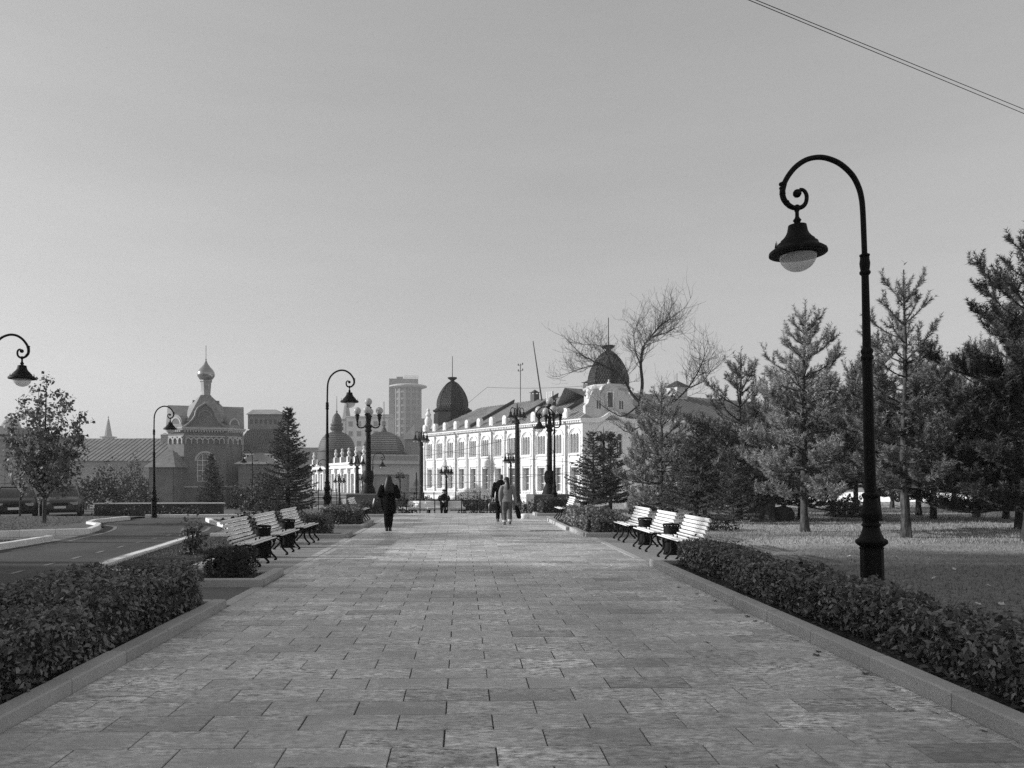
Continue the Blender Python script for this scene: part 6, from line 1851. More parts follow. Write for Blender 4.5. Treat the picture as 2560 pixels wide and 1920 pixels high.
def skeleton(legs, arms, lean=0.0, head_turn=0.0, zp=.90):
    """legs/arms: per side joint positions; figure faces +y"""
    J = {'pelvis': ((0, 0, zp), .13, .10, None), 'waist': ((0, lean*.3, zp+.16), .11, .085, 'pelvis'), 'chest': ((0, lean*.7, zp+.36), .135, .095, 'waist'),
         'neck': ((0, lean, zp+.50), .05, .05, 'chest'), 'head': ((head_turn, lean+.02, zp+.60), .075, .088, 'neck'), 'crown': ((head_turn, lean+.02, zp+.685), .065, .078, 'head')}
    for s, sx in (('l', -1), ('r', 1)):
        k, a, t = legs[s]
        J['hip'+s] = ((sx*.09, 0, zp-.06), .085, .085, 'pelvis'); J['knee'+s] = (k, .055, .055, 'hip'+s); J['ankle'+s] = (a, .036, .036, 'knee'+s); J['toe'+s] = (t, .04, .03, 'ankle'+s)
        e, w = arms[s]
        J['shoulder'+s] = ((sx*.155, lean*.8, zp+.42), .06, .06, 'chest'); J['elbow'+s] = (e, .042, .042, 'shoulder'+s); J['wrist'+s] = (w, .028, .028, 'elbow'+s)
        d = (Vector(w)-Vector(e)).normalized(); pm = Vector(w)+d*.055
        J['palm'+s] = (tuple(pm), .032, .02, 'wrist'+s)
        lat = d.cross(Vector((1, 0, 0)))
        lat = lat.normalized() if lat.length > .1 else Vector((0, 1, 0))
        for q in range(4):
            b = pm+lat*(q-1.5)*.019+d*.025; L = (.065, .075, .07, .055)[q]
            J['fa'+s+str(q)] = (tuple(b+d*L*.5), .009, .009, 'palm'+s); J['fb'+s+str(q)] = (tuple(b+d*L+Vector((-sx*.012, .0, 0))), .008, .008, 'fa'+s+str(q))
        th = Vector(w)+d*.03+lat*.035
        J['ta'+s] = (tuple(th), .010, .010, 'palm'+s); J['tb'+s] = (tuple(th+d*.035+lat*.012), .009, .009, 'ta'+s)
    return J
def leg_tube(pts, rads, n=10):
    mb = MB(); mb.tube(catmull(pts, 3), list(np.interp(np.linspace(0, 1, (len(pts)-1)*3+1), np.linspace(0, 1, len(rads)), rads)), n); return mb
def face(parent, hx, hy, hz, m):
    f = MB()
    f.lathe([(.004, -.02), (.013, -.012), (.016, 0), (.004, .03)], 6, (hx, hy+.085, hz+.0))
    for s in (-1, 1): f.lathe([(.003, -.028), (.016, -.015), (.018, .01), (.004, .026)], 6, (hx+s*.078, hy, hz))
    f.build('face_features', m, parent)

# woman in black coat
w1p = G(972, 1327); w1 = thing('person', 'person in long black coat with long dark hair and black handbag, walking away at left', 'person', (w1p.x, w1p.y, 0), 0)
J = skeleton({'l': ((-.075, .03, .47), (-.06, -.03, .09), (-.075, .10, .03)), 'r': ((.06, .06, .48), (.035, .02, .10), (.03, .15, .03))},
             {'l': ((-.24, -.02, 1.06), (-.20, .20, .98)), 'r': ((.255, -.01, 1.03), (.17, .20, 1.02))}, .02)
skin_body(w1, J, M['skin'])
c = loft([(.01, 0, .50, .185, .15), (.01, 0, .52, .195, .155), (.01, 0, .70, .20, .155), (0, 0, .90, .195, .15), (0, 0, 1.05, .185, .135), (0, .01, 1.18, .20, .135), (0, .015, 1.28, .205, .13), (0, .015, 1.36, .17, .105), (0, .02, 1.42, .09, .08)])
c.tube(catmull([(-.17, .015, 1.32), (-.225, -.01, 1.19), (-.25, -.02, 1.05), (-.24, .1, 1.0), (-.19, .2, .98)], 3), [.08, .08, .082, .085, .085, .088, .088, .08, .075, .07, .065, .06, .055], 10)
c.tube(catmull([(.17, .015, 1.32), (.23, -.01, 1.17), (.265, -.01, 1.02), (.24, .1, 1.01), (.16, .2, 1.02)], 3), [.08, .08, .082, .085, .085, .088, .088, .08, .075, .07, .065, .06, .055], 10)
c.build('coat', M['coat_black'], w1, True)
h = loft([(.03, -.06, 1.06, .10, .04), (.02, -.07, 1.15, .15, .06), (.01, -.05, 1.28, .155, .075), (0, -.02, 1.40, .115, .095), (0, .0, 1.50, .096, .11), (0, .01, 1.57, .08, .095), (0, .01, 1.61, .045, .055), (0, .01, 1.62, .01, .01)])
h.build('hair', M['hair_dark'], w1, True)
for s, (k, a, t) in {'l': ((-.075, .03, .47), (-.06, -.03, .09), (-.075, .10, .03)), 'r': ((.06, .06, .48), (.035, .02, .10), (.03, .15, .03))}.items():
    sx = -1 if s == 'l' else 1
    leg_tube([(sx*.09, 0, .8), k, ((k[0]+a[0])/2, (k[1]+a[1])/2-.02, .3), a], [.10, .075, .072, .05]).build('trouser_leg', M['coat_black'], w1, True)
    b = loft([(a[0], a[1]+.05, 0, .045, .115), (a[0], a[1]+.05, .03, .045, .115), (a[0], a[1]+.02, .07, .043, .08), (a[0], a[1], .14, .045, .05)]); b.build('boot', M['leather_black'], w1, True)
hb = thing('handbag', 'black leather handbag held by the person in the long black coat', 'bag', (w1p.x-.33, w1p.y-.02, .68))
f = loft([(0, 0, 0, .15, .075), (0, 0, .02, .16, .08), (0, 0, .14, .145, .07), (.01, 0, .25, .12, .045), (.01, 0, .27, .115, .04)], 12); f.build('bag_body', M['leather_black'], hb, True)
for yy in (-.03, .03):
    f = MB(); f.tube(catmull([(-.08, yy, .25), (-.05, yy, .36), (.03, yy, .40), (.1, yy, .36), (.1, yy, .25)], 3), .009, 6); f.build('handle', M['leather_black'], hb, True)
f = MB(); f.box(-.02, .02, -.075, -.06, .17, .20); f.build('clasp', M['onion_metal'], hb)

# woman in grey quilted jacket
w2p = G(1268, 1312); w2 = thing('person', 'person in grey quilted jacket, jeans and dark cap with ponytail, walking away', 'person', (w2p.x, w2p.y, 0), 0, scale=.95)
LG = {'l': ((-.09, .10, .48), (-.09, -.02, .10), (-.11, .09, .03)), 'r': ((.085, .02, .47), (.09, -.14, .13), (.095, -.06, .035))}
J = skeleton(LG, {'l': ((-.24, -.02, 1.05), (-.235, .03, .80)), 'r': ((.25, -.03, 1.04), (.29, .0, .79))}, .02, -.02)
skin_body(w2, J, M['skin'])
rings = []
for i in range(25):
    z = .80 + .60*i/24; t = (z-.8)/.6
    rx = np.interp(t, [0, .3, .6, .85, 1], [.195, .175, .195, .165, .075]); ry = np.interp(t, [0, .3, .6, .85, 1], [.14, .125, .135, .11, .07])
    q = .007 if i % 2 else -.004
    rings.append((0, .01+.01*t, z, rx+q, ry+q))
c = loft(rings, 16)
for sx, el, wr in ((-1, (-.24, -.02, 1.05), (-.235, .03, .82)), (1, (.25, -.03, 1.04), (.285, .0, .81))):
    c.tube(catmull([(sx*.155, .015, 1.33), (sx*.215, 0, 1.2), el, wr], 4), [.07, .075, .072, .074, .068, .07, .066, .068, .062, .064, .058, .058, .05], 10)
c.build('jacket', M['jacket_grey'], w2, True)
for s, (k, a, t) in LG.items():
    sx = -1 if s == 'l' else 1
    leg_tube([(sx*.085, 0, .86), (sx*.09, .02, .68), k, a], [.105, .10, .085, .07]).build('jeans_leg', M['jeans_grey'], w2, True)
    f = MB(); f.tube([(a[0], a[1], a[2]-.005), (a[0], a[1]+.005, a[2]+.07)], .078, 10); f.build('jeans_cuff', M['shoe_white'], w2, True)
    b = loft([(a[0], a[1]+.04, a[2]-.10, .04, .11), (a[0], a[1]+.04, a[2]-.07, .042, .112), (a[0], a[1]+.02, a[2]-.03, .04, .08), (a[0], a[1], a[2]+.02, .04, .045)]); b.build('shoe', M['leather_black'], w2, True)
h = loft([(.03, -.11, 1.22, .03, .018), (.03, -.115, 1.3, .045, .03), (.025, -.105, 1.42, .05, .035), (0, -.05, 1.5, .075, .07), (-.01, .01, 1.56, .085, .095)]); h.build('ponytail', M['hair_dark'], w2, True)
f = loft([(-.02, .02, 1.535, .092, .105), (-.02, .02, 1.57, .092, .105), (-.02, .02, 1.62, .08, .09), (-.02, .02, 1.65, .045, .05), (-.02, .02, 1.66, .008, .008)]); f.obox((-.07, .11, 1.545), (.12, .1, .012), .5); f.build('cap', M['cap_dark'], w2, True)
face(w2, -.02, .02, 1.49, M['skin'])
bg = thing('shopping_bag', 'long black bag hanging from the right hand of the person in quilted jacket', 'bag', (w2p.x+.34, w2p.y, .42), 0)
f = loft([(.06, 0, -.22, .04, .03), (.05, 0, -.18, .075, .045), (.02, 0, -.02, .085, .05), (-.02, 0, .14, .06, .04), (-.05, 0, .22, .02, .02)], 10); f.build('bag_body', M['coat_black'], bg, True)
f = MB(); f.tube([(-.05, 0, .2), (-.07, 0, .36)], .014, 6); f.build('strap', M['coat_black'], bg)

# man in dark suit ahead of her
m1p = P(1252, 1190, 26.8); m1 = thing('person', 'person with short hair in dark suit walking just ahead of the quilted jacket', 'person', (m1p.x, m1p.y, 0), 0, scale=1.02)
LG = {'l': ((-.09, .14, .48), (-.1, .06, .09), (-.1, .17, .03)), 'r': ((.08, -.02, .47), (.08, -.2, .14), (.08, -.12, .05))}
J = skeleton(LG, {'l': ((-.25, -.04, 1.06), (-.27, .02, .82)), 'r': ((.23, .0, 1.05), (.24, .06, .82))}, .02)
skin_body(m1, J, M['skin'])
c = loft([(0, 0, .70, .19, .145), (0, 0, .85, .19, .14), (0, 0, 1.0, .18, .125), (0, .01, 1.2, .215, .135), (0, .015, 1.33, .20, .12), (0, .015, 1.39, .13, .09), (0, .02, 1.44, .06, .06)])
for sx, el, wr in ((-1, (-.25, -.04, 1.06), (-.27, .02, .84)), (1, (.23, 0, 1.05), (.24, .06, .84))):
    c.tube(catmull([(sx*.17, .015, 1.34), (sx*.225, 0, 1.2), el, wr], 4), [.07, .072, .072, .07, .068, .066, .064, .062, .06, .058, .055, .052, .05], 10)
c.build('suit_jacket', M['coat_black'], m1, True)
for s, (k, a, t) in LG.items():
    sx = -1 if s == 'l' else 1
    leg_tube([(sx*.09, 0, .84), k, a], [.10, .08, .062]).build('trouser_leg', M['coat_black'], m1, True)
    b = loft([(a[0], a[1]+.05, a[2]-.085, .045, .125), (a[0], a[1]+.05, a[2]-.05, .045, .125), (a[0], a[1], a[2]+.03, .045, .05)]); b.build('shoe', M['leather_black'], m1, True)
h = loft([(0, -.02, 1.47, .078, .08), (0, .0, 1.53, .086, .098), (0, .01, 1.58, .082, .095), (0, .015, 1.62, .05, .06), (0, .015, 1.63, .01, .01)]); h.build('hair', M['jeans_grey'], m1, True)
face(m1, 0, .02, 1.5, M['skin'])
bg = thing('shoulder_bag', 'small dark bag in the left hand of the person in dark suit', 'bag', (m1p.x-.3, m1p.y, .42))
f = loft([(0, 0, 0, .14, .06), (0, 0, .15, .14, .06), (0, 0, .22, .11, .04)], 10); f.build('bag_body', M['leather_black'], bg, True)
f = MB(); f.tube(catmull([(-.09, 0, .2), (0, 0, .4), (.09, 0, .2)], 3), .009, 6); f.build('handle', M['leather_black'], bg)

# ------------------------------------------------------------------ terrace at the promenade end
def lounger(label, px, flip, loc=None):
    p = P(px, 1190, 35.4); zt = terr(p.x, p.y)
    e = thing('lounge_seat', label, 'lounge seat', (p.x, p.y, zt), R(38), 'lounge seats on the terrace')
    pr = catmull([(-.34, 0, .40), (-.2, 0, .42), (-.02, 0, .40), (.14, 0, .43), (.24, 0, .52), (.32, 0, .64), (.40, 0, .69)], 3)
    f = MB(); up = [(q.x, q.z) for q in pr]; lo = [(q.x+.02, q.z-.09) for q in pr]
    f.prism(lo + up[::-1], -.45, .45); f.build('seat_shell', M['white_paint'], e)
    for yy in (-.4, .4):
        g = MB(); g.tube([(-.26, yy, 0), (-.2, yy, .38)], .025, 6); g.tube([(.3, yy, 0), (.12, yy, .39)], .025, 6); g.tube([(-.26, yy, .03), (.3, yy, .03)], .02, 6); g.build('leg_frame', M['iron'], e)
    return e
lg0 = lounger('white lounge seat farthest left at the promenade end', 1020, False)
for px, lab in ((1052, 'second white lounge seat from the left at the promenade end'), (1091, 'third white lounge seat, left of the seated person'), (1136, 'white lounge seat right of the seated person')):
    p = P(px, 1190, 35.4); dup(lg0, (p.x, p.y, terr(p.x, p.y)), R(38)+px*.001, lab, 'lounge seats on the terrace')
# seated person
spn = P(1110, 1190, 35.4); zt = terr(spn.x, spn.y)
s1 = thing('person', 'person in dark jacket and cap sitting on a lounge seat at the promenade end', 'person', (spn.x, spn.y+.1, zt), math.pi)
J = skeleton({'l': ((-.1, .42, .47), (-.1, .40, .09), (-.1, .52, .03)), 'r': ((.1, .42, .47), (.1, .38, .09), (.1, .50, .03))}, {'l': ((-.22, .1, .80), (-.08, .32, .70)), 'r': ((.22, .1, .80), (.08, .32, .70))}, .06, 0, .50)
skin_body(s1, J, M['skin'])
c = loft([(0, 0, .42, .19, .16), (0, 0, .55, .19, .15), (0, .02, .75, .19, .14), (0, .04, .9, .2, .13), (0, .05, .97, .13, .1), (0, .06, 1.03, .06, .06)])
for sx in (-1, 1): c.tube(catmull([(sx*.16, .04, .92), (sx*.22, .06, .82), (sx*.2, .2, .74), (sx*.09, .3, .71)], 3), [.07]*7+[.06]*3, 9)
c.build('jacket', M['coat_black'], s1, True)
for sx in (-1, 1):
    leg_tube([(sx*.09, .05, .47), (sx*.1, .42, .48), (sx*.1, .41, .28), (sx*.1, .39, .1)], [.09, .075, .06, .05]).build('trouser_leg', M['coat_black'], s1, True)
    b = loft([(sx*.1, .45, 0, .045, .12), (sx*.1, .45, .05, .045, .12), (sx*.1, .4, .12, .045, .05)]); b.build('shoe', M['leather_black'], s1, True)
f = loft([(0, .08, 1.155, .09, .10), (0, .08, 1.2, .085, .095), (0, .08, 1.235, .03, .03)]); f.obox((0, .19, 1.16), (.13, .09, .012)); f.build('cap', M['cap_dark'], s1, True)
face(s1, 0, .08, 1.1, M['skin'])

# railings
def railing(label, pts, h, rails, d_lab='railing', post_r=.022, mm='iron'):
    e = thing('railing', label, 'railing', pts[0])
    o = Vector(pts[0])
    for p in pts:
        f = MB(); q = Vector(p)-o; f.tube([q+Vector((0, 0, -.05)), q+Vector((0, 0, h))], post_r, 6); f.build('post', M[mm], e)
    for z in rails:
        f = MB(); f.tube([Vector(p)-o+Vector((0, 0, z)) for p in pts], post_r*.7, 6); f.build('rail', M[mm], e)
    return e
def rp(px, d):
    p = P(px, 1190, d); p.z = terr(p.x, p.y); return p
railing('thin black posts of the railing before the lounge seats', [rp(px, 33.7) for px in (1016, 1050, 1087, 1118, 1154, 1193, 1218, 1250)], .80, (.78,))
railing('two rail black fence behind the lounge seats', [rp(px, 40.5) for px in (985, 1010, 1035, 1060, 1085, 1110, 1140, 1170, 1200)], 1.0, (.95, .55))
railing('short black fence below the left lamp post', [rp(px, 42) for px in (780, 796, 812, 828, 842)], 1.2, (1.1, .7, .3))
railing('thin rail fence at the left foot of the tall spruce', [rp(px, 47) for px in (500, 530, 556)], 1.0, (.95,))

# white picket fence behind the boulders
pf = thing('picket_fence', 'white picket fence behind the boulders and twin spruces', 'fence', rp(1515, 43))
a, b = rp(1515, 43), rp(1690, 43)
L = (b-a).length; ang = math.atan2(b.y-a.y, b.x-a.x)
pf.rotation_euler[2] = ang
f = MB(); f.prism([(-.03, 0), (.03, 0), (.03, .5), (0, .56), (-.03, .5)], -.01, .01); pk = f.mesh('picket', M['white_paint'])
n = int(L/.14)
for i in range(n): link('picket', pk, pf, (i*.14, 0, .06))
for z in (.16, .46):
    f = MB(); f.box(0, L, .012, .04, z, z+.05); f.build('rail', M['white_paint'], pf)
for i in range(5):
    f = MB(); f.box(i*L/4-.04, i*L/4+.04, .042, .12, -.1, .7); f.build('post', M['white_paint'], pf)

# boulders, stump, statue, small white hut
def boulder(label, loc, s, seed, m, rz=0.0):
    rg = random.Random(seed); bm = bmesh.new(); bmesh.ops.create_icosphere(bm, subdivisions=3, radius=1)
    ph = [rg.uniform(0, 6) for _ in range(6)]
    for v in bm.verts:
        c = v.co; k = 1 + .16*math.sin(c.x*3+ph[0]) + .14*math.sin(c.y*4+ph[1]) + .12*math.sin(c.z*5+c.x*2+ph[2]) + .05*math.sin(c.x*11+c.y*9+ph[3])
        v.co = Vector((c.x*s[0]*k, c.y*s[1]*k, c.z*s[2]*k + s[2]*.55))
        if v.co.z < -.02: v.co.z = -.02
    me = bpy.data.meshes.new('boulder'); bm.to_mesh(me); bm.free(); me.materials.append(M[m])
    me.polygons.foreach_set('use_smooth', [True]*len(me.polygons))
    o = link('boulder', me, None, loc, rz); return tag(o, label, 'boulder', 'boulders by the picket fence')
boulder('dark rounded boulder before the picket fence, behind the far right bench', rp(1622, 34.8), (.42, .32, .26), 3, 'stone_black')
boulder('pale pointed boulder right of the twin spruces', rp(1568, 37), (.32, .3, .42), 4, 'stone_grey')
boulder('big tilted dark rock under the bushy pines', rp(1728, 37), (.75, .5, .55), 5, 'stone_black', .4)
boulder('small grey rock at the foot of the twin spruces', rp(1515, 36), (.25, .2, .16), 6, 'stone_grey')
st_ = thing('garden_statue', 'small pale robed garden statue behind the dark boulder', 'statue', rp(1629, 41))
f = loft([(0, 0, 0, .17, .15), (0, 0, .3, .16, .13), (0, 0, .6, .13, .1), (0, 0, .8, .09, .07), (0, 0, .85, .05, .05)], 12); f.build('robe', M['white_paint'], st_, True)
f = loft([(0, 0, .84, .04, .04), (0, 0, .88, .065, .07), (0, 0, .95, .065, .07), (0, 0, 1.0, .02, .02)], 10); f.build('head', M['bark_dark'], st_, True)
f = loft([(.1, .02, .15, .09, .12), (.1, .02, .5, .08, .1), (.06, .02, .78, .06, .07)], 10); f.build('cloak', M['stone_grey'], st_, True)
ht = thing('white_hut', 'small white gabled garden hut behind the pines', 'hut', rp(1672, 45))
f = MB(); f.prism([(-.33, 0), (.33, 0), (.33, .55), (0, .95), (-.33, .55)], 0, .6); f.build('hut_wall', M['white_paint'], ht)
f = MB(); f.add([(-.42, -.06, .5), (0, -.06, 1.0), (0, .66, 1.0), (-.42, .66, .5), (.42, -.06, .5), (.42, .66, .5)], [(0,1,2,3),(1,4,5,2)]); f.build('hut_roof', M['white_paint'], ht)
f = MB(); f.box(-.08, .08, -.012, -.002, .35, .55); f.build('hut_window', M['window_glass'], ht)
cn = thing('slatted_canopy', 'white slatted sloping canopy glimpsed between the pines', 'canopy', rp(1712, 46))
for i in range(6):
    f = MB(); f.obox((-.5+i*.2, 0, 1.15-i*.12), (.17, 1.2, .03), 0, .5); f.build('slat', M['white_paint'], cn)
for x, z in ((-.5, 1.1), (.5, .5)):
    f = MB(); f.tube([(x, -.5, 0), (x, -.5, z)], .03, 6); f.build('post', M['white_paint'], cn)
stp = gpos(1906, 1305)
stm = thing('tree_stump', 'weathered broad tree stump left of the pale trunk pine', 'stump', stp)
f = MB(); rg = random.Random(2); n = 18; vs = []; fs = []
zs = (0, .15, .4, .62)
for zi, z in enumerate(zs):
    for k in range(n):
        a = 2*math.pi*k/n; r = (.55, .42, .36, .34)[zi]*(1+.16*math.sin(a*5+1)+.08*math.sin(a*9))
        vs.append((r*1.15*math.cos(a), r*.8*math.sin(a), z + (rg.uniform(-.14, .1) if zi == 3 else 0)))
for zi in range(3):
    for k in range(n): k2 = (k+1) % n; fs.append((zi*n+k, zi*n+k2, zi*n+n+k2, zi*n+n+k))
vs.append((0, 0, .42)); fs += [(3*n+k, 3*n+(k+1) % n, 4*n) for k in range(n)]
f.add(vs, fs); f.build('stump_wood', M['bark'], stm)
f = loft([(.75, .1, 0, .38, .3), (.75, .1, .3, .42, .32), (.75, .1, .5, .3, .25), (.75, .1, .55, .05, .05)], 12); f.build('fallen_log', M['bark_dark'], stm, True)

# ------------------------------------------------------------------ low wall and cars at the far left
a, b = rp(236, 38), rp(556, 38.5)
lw_ = long_wall('low dark retaining wall with white coping before the chapel', (a.x, a.y, 0), (b.x, b.y, 0), -.8, .20, .3, 'stone_black')
for c_ in lw_.children:
    if c_.name.startswith('coping'): c_.data.materials[0] = M['white_paint']
def car(label, loc, rz, m, group):
    e = thing('parked_car', label, 'car', loc, rz, group)
    # front towards -y, length 4.3
    def sec(y, w, z0, z1, tw): return [(-w, y, z0), (-w*1.0, y, z0+.18), (-w, y, z1-.12), (-tw, y, z1), (tw, y, z1), (w, y, z1-.12), (w, y, z0+.18), (w, y, z0)]
    S = [sec(-2.12, .62, .38, .62, .5), sec(-2.02, .78, .26, .76, .62), sec(-1.6, .85, .22, .90, .74), sec(-.75, .87, .20, 1.0, .80), sec(.6, .87, .20, 1.02, .8), sec(1.6, .86, .22, 1.03, .78), sec(2.05, .80, .28, .98, .7), sec(2.15, .66, .4, .85, .55)]
    f = MB(); vs = [p for s in S for p in s]; n = 8
    fs = [(i*n+k, i*n+k+1, (i+1)*n+k+1, (i+1)*n+k) for i in range(len(S)-1) for k in range(n-1)] + [tuple(range(n-1, -1, -1)), tuple((len(S)-1)*n+k for k in range(n))]
    fs += [((i+1)*n, (i+1)*n+n-1, i*n+n-1, i*n) for i in range(len(S)-1)]
    f.add(vs, fs); f.build('car_body', m, e, True)
    g = MB(); C_ = [(-.85, .78, .99), (-.35, .66, 1.34), (.1, .62, 1.46), (1.0, .62, 1.46), (1.6, .66, 1.30), (1.95, .72, 1.0)]
    vs = []
    for y, w, z in C_: vs += [(-w, y, z), (w, y, z), (-.80, y, .98), (.80, y, .98)]
    fs = []
    for i in range(len(C_)-1):
        a_ = i*4; b_ = a_+4; fs += [(a_, a_+1, b_+1, b_), (a_+2, a_, b_, b_+2), (a_+1, a_+3, b_+3, b_+1)]
    g.add(vs, fs); g.build('window_glass', M['car_glass'], e, True)
    r = MB(); r.add([(-.60, .02, 1.475), (.60, .02, 1.475), (.60, 1.05, 1.475), (-.60, 1.05, 1.475), (-.56, .15, 1.5), (.56, .15, 1.5), (.56, .95, 1.5), (-.56, .95, 1.5)], [(4,5,6,7),(0,1,5,4),(1,2,6,5),(2,3,7,6),(3,0,4,7)])
    for sx in (-1, 1):
        r.tube([(sx*.79, -.85, 1.0), (sx*.66, -.34, 1.35), (sx*.61, .08, 1.47), (sx*.61, 1.02, 1.47), (sx*.66, 1.6, 1.31), (sx*.73, 1.97, 1.0)], .035, 6)
        r.tube([(sx*.8, .35, 1.0), (sx*.625, .4, 1.46)], .03, 6)
    r.build('car_roof', m, e, True)
    for sx in (-1, 1):
        for y in (-1.3, 1.35):
            w_ = MB(); w_.lathe([(.2, -.1), (.31, -.1), (.33, -.06), (.33, .06), (.31, .1), (.2, .1)], 20); o = w_.build('tyre', M['iron_dark'], e, True, (sx*.8, y, .33)); o.rotation_euler = (0, R(90), 0)
            w_ = MB(); w_.lathe([(.2, -.09), (.19, .085*1), (.05, .1)], 14); w_.build('rim', M['onion_metal'], o, True)
        h_ = MB(); h_.obox((sx*.6, -2.05, .68), (.3, .14, .13), sx*-.25); h_.build('headlight', M['lamp_glass'], e)
        h_ = MB(); h_.obox((sx*.66, 2.1, .8), (.2, .1, .2), sx*.2); h_.build('tail_light', M['far_dark'], e)
        h_ = MB(); h_.obox((sx*.95, -.55, 1.05), (.18, .1, .13)); h_.build('mirror', m, e)
    h_ = MB(); h_.obox((0, -2.135, .5), (.5, .02, .11)); h_.build('number_plate', M['white_paint'], e)
    h_ = MB(); h_.obox((0, -2.12, .66), (.7, .03, .1)); h_.build('grille', M['iron_dark'], e)
    return e
def paint(name, b):
    m = mat(name, b, 0.4, 0.05, 1, spec=0.25); return m
GC = 'cars parked at the far left'
p = rp(40, 36.5); c1 = car('black car with dark windscreen parked at the left frame edge', (p.x, p.y, p.z), R(28), paint('car_black', .012), GC)
p = rp(157, 38.5); car('grey car parked right of the black car behind the maple trunk', (p.x, p.y, p.z), R(24), paint('car_grey', .06), GC)

# ------------------------------------------------------------------ traffic signs, wires
def sign_pole(label, px, pyt, d, boards):
    p = rp(px, d); zt = P(px, pyt, d).z
    e = thing('sign_pole', label, 'sign', p)
    f = MB(); f.tube([(0, 0, 0), (0, 0, zt-p.z)], .055, 8); f.build('pole', M['iron_dark'], e)
    for kind, px0, py0, px1, py1 in boards:
        q0, q1 = P(px0, py0, d)-p, P(px1, py1, d)-p
        cx, cz, w, h = (q0.x+q1.x)/2, (q0.z+q1.z)/2, abs(q1.x-q0.x), abs(q0.z-q1.z)
        f = MB()
        if kind == 'rect': f.box(cx-w/2, cx+w/2, .06, .08, cz-h/2, cz+h/2)
        elif kind == 'round': f.prism([(cx+w/2*math.cos(2*math.pi*k/20), cz+h/2*math.sin(2*math.pi*k/20)) for k in range(20)], .06, .08)
        else: f.prism([(cx-w/2, cz-h/2), (cx+w/2, cz-h/2), (cx, cz+h/2)], .06, .08)
        f.build('sign_board', M['plaster_grey'], e)
    return e
sign_pole('pole with stacked traffic signs seen from behind, before the hall corner', 1607, 1084, 47, [('rect', 1595, 1088, 1618, 1113), ('round', 1596, 1117, 1619, 1141), ('rect', 1602, 1143, 1613, 1170), ('rect', 1595, 1172, 1618, 1186)])
sign_pole('thin pole with triangular sign and boards right of the person in black', 1041, 1181, 68, [('tri', 1031, 1193, 1052, 1216), ('rect', 1026, 1219, 1046, 1227), ('rect', 996, 1229, 1046, 1237)])
def wire(label, a, b, r, sag=0.0, n=8, mm='iron'):
    a, b = Vector(a), Vector(b); f = MB()
    f.tube([a.lerp(b, i/n)-Vector((0, 0, sag*4*(i/n)*(1-i/n))) for i in range(n+1)], r, 5)
    return tag(f.build('overhead_wire', M[mm]), label, 'wire', 'overhead wires')
for off, lab in ((0, 'lower of two overhead wires crossing the sky at the upper right'), (9, 'upper of two overhead wires crossing the sky at the upper right')):
    a = P(1872+off*2, 0, 15); b = P(2560, 284-off*1.2, 19)
    d_ = b-a; wire(lab, a-d_*.7, b+d_*.7, .0075)
for k, (x0, y0, x1, y1, d0, d1) in enumerate(((1053, 1122, 1470, 1158, 78, 60), (1053, 1185, 1470, 1184, 78, 60), (1060, 1140, 1300, 1092, 78, 58), (1053, 1215, 1500, 1172, 78, 60))):
    wire(['topmost thin tram wire before the hall facade', 'level tram wire before the hall windows', 'rising tram wire before the upper windows', 'lowest tram wire before the lower windows'][k], P(x0, y0, d0), P(x1, y1, d1), .016, .1)
wire('thin aerial wire above the hall roof left of the antenna', P(1218, 968, 101), P(1165, 1012, 104), .02); wire('thin aerial wire above the hall roof right of the antenna', P(1218, 968, 101), P(1460, 965, 95), .02, .2)

# ------------------------------------------------------------------ small things on the ground
def leaf_mesh(name, m, s):
    f = MB(); pts = [(0, -.5, 0), (.18, -.2, .03), (.48, -.1, .12), (.24, .12, .05), (.3, .42, .14), (0, .55, .06), (-.3, .42, .1), (-.24, .12, .03), (-.48, -.1, .14), (-.18, -.2, .02)]
    f.add([(x*s, y*s, z*s) for x, y, z in pts] + [(0, 0, .0)], [(i, (i+1) % 10, 10) for i in range(10)])
    return f.mesh(name, m)
lf_me = [leaf_mesh('fallen_leaf', M['dry_leaf'], .07), leaf_mesh('fallen_leaf', M['dry_leaf_dark'], .075)]
def Z2(x, y): return 1600+x*.434, 1340+y*.434
rg = random.Random(9)
for x, y, k in ((700, 500, 0), (1030, 668, 1), (1020, 690, 1), (1320, 826, 0), (1710, 1018, 0), (1975, 1118, 0), (895, 602, 0), (390, 612, 0), (660, 490, 1), (430, 375, 1), (620, 466, 1), (1300, 795, 1), (220, 297, 1), (330, 335, 1)):
    q = G(*Z2(x, y)); q.x = min(q.x, 3.28)
    o = link('fallen_leaf', lf_me[k], None, (q.x, q.y, .004), rg.uniform(0, 6)); tag(o, ('pale' if k == 0 else 'dark') + ' dry leaf lying on the slabs near the right kerb', 'leaf', 'dry leaves along the right kerb' if k == 0 else 'dark leaves along the right kerb')
for x, y in ((600, 725), (1040, 1020), (560, 870), (1420, 1240)):
    pass
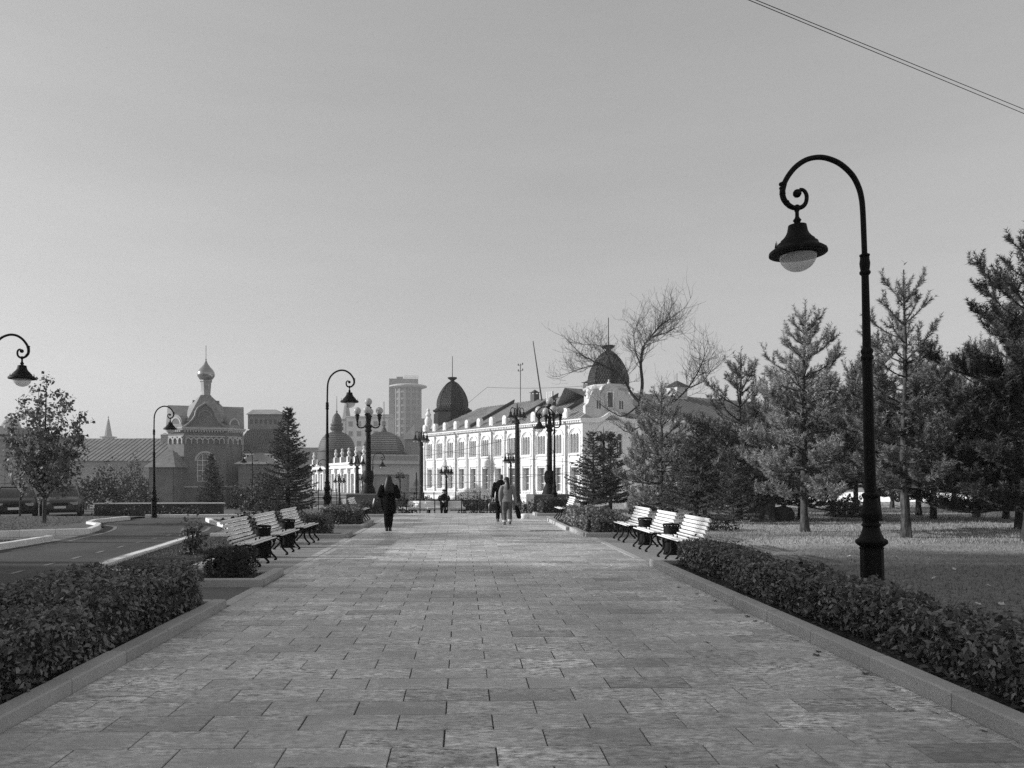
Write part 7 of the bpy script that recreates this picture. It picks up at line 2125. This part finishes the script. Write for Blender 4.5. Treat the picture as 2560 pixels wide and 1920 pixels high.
for x, y in ((1205, 128), (1690, 258), (2010, 302), (1950, 412), (1580, 182), (910, 122), (1120, 50), (2060, 262), (1810, 205), (2085, 412), (770, 78), (2170, 90), (1870, 220), (1990, 40)):
    q = G(*Z2(x, y)); o = link('fallen_leaf', lf_me[0], None, (q.x, q.y, .045), rg.uniform(0, 6)); o.scale = (1.1, 1.1, 1.1); o.rotation_euler = (rg.uniform(-.5, .5), rg.uniform(-.5, .5), rg.uniform(0, 6))
    tag(o, 'pale fallen leaf on the mown right lawn', 'leaf', 'pale leaves on the right lawn')
# leaf litter on the soil strip under the right hedge and beside the left kerb
n = 900
c = np.stack([NR.uniform(3.53, 4.0, n), 3.5*(13.3/3.5)**NR.uniform(0, 1, n), np.full(n, .055)], 1)
v, f = leaf_quads(c, np.tile([0, 0, 1.0], (n, 1)), .06, .6, .45)
tag(link('leaf_litter', npmesh('leaf_litter', v, f, M['leaf_bush'])), 'dry leaf litter on the soil under the right hedge', None, None, 'stuff')
gq = G(1368, 1327)
dg = thing('drain_grate', 'small dark drain grate in the slabs before the ragged right hedge', 'drain', (gq.x, gq.y, .0))
f = MB(); f.box(-.5, .5, -.12, .12, -.01, .004); f.build('grate_frame', M['asphalt_grey'], dg)
for i in range(9): f = MB(); f.box(-.45+i*.105, -.39+i*.105, -.09, .09, .003, .006); f.build('slot', M['iron'], dg)
q = G(1312, 1296); o = loft([(0, 0, 0, .16, .14), (0, 0, .08, .18, .16), (0, 0, .16, .15, .13), (0, 0, .18, .05, .05)], 12).build('stone_block', M['granite_pale'], None, True, (q.x, q.y, 0)); tag(o, 'small pale stone block at the right edge of the promenade end', 'stone')

# ------------------------------------------------------------------ haze
hz = MB(); hz.box(-2700, 2700, -450, 2700, -12, 80)
hm = bpy.data.materials.new('haze'); hm.use_nodes = True
hm.node_tree.nodes.clear()
ho = hm.node_tree.nodes.new('ShaderNodeOutputMaterial'); hv = hm.node_tree.nodes.new('ShaderNodeVolumePrincipled')
hv.inputs['Color'].default_value = (.9, .9, .9, 1); hv.inputs['Density'].default_value = 0.0007; hv.inputs['Anisotropy'].default_value = 0.2
hm.node_tree.links.new(hv.outputs[0], ho.inputs['Volume'])
tag(hz.build('haze', hm), 'thin pale haze over the far town', None, None, 'stuff')
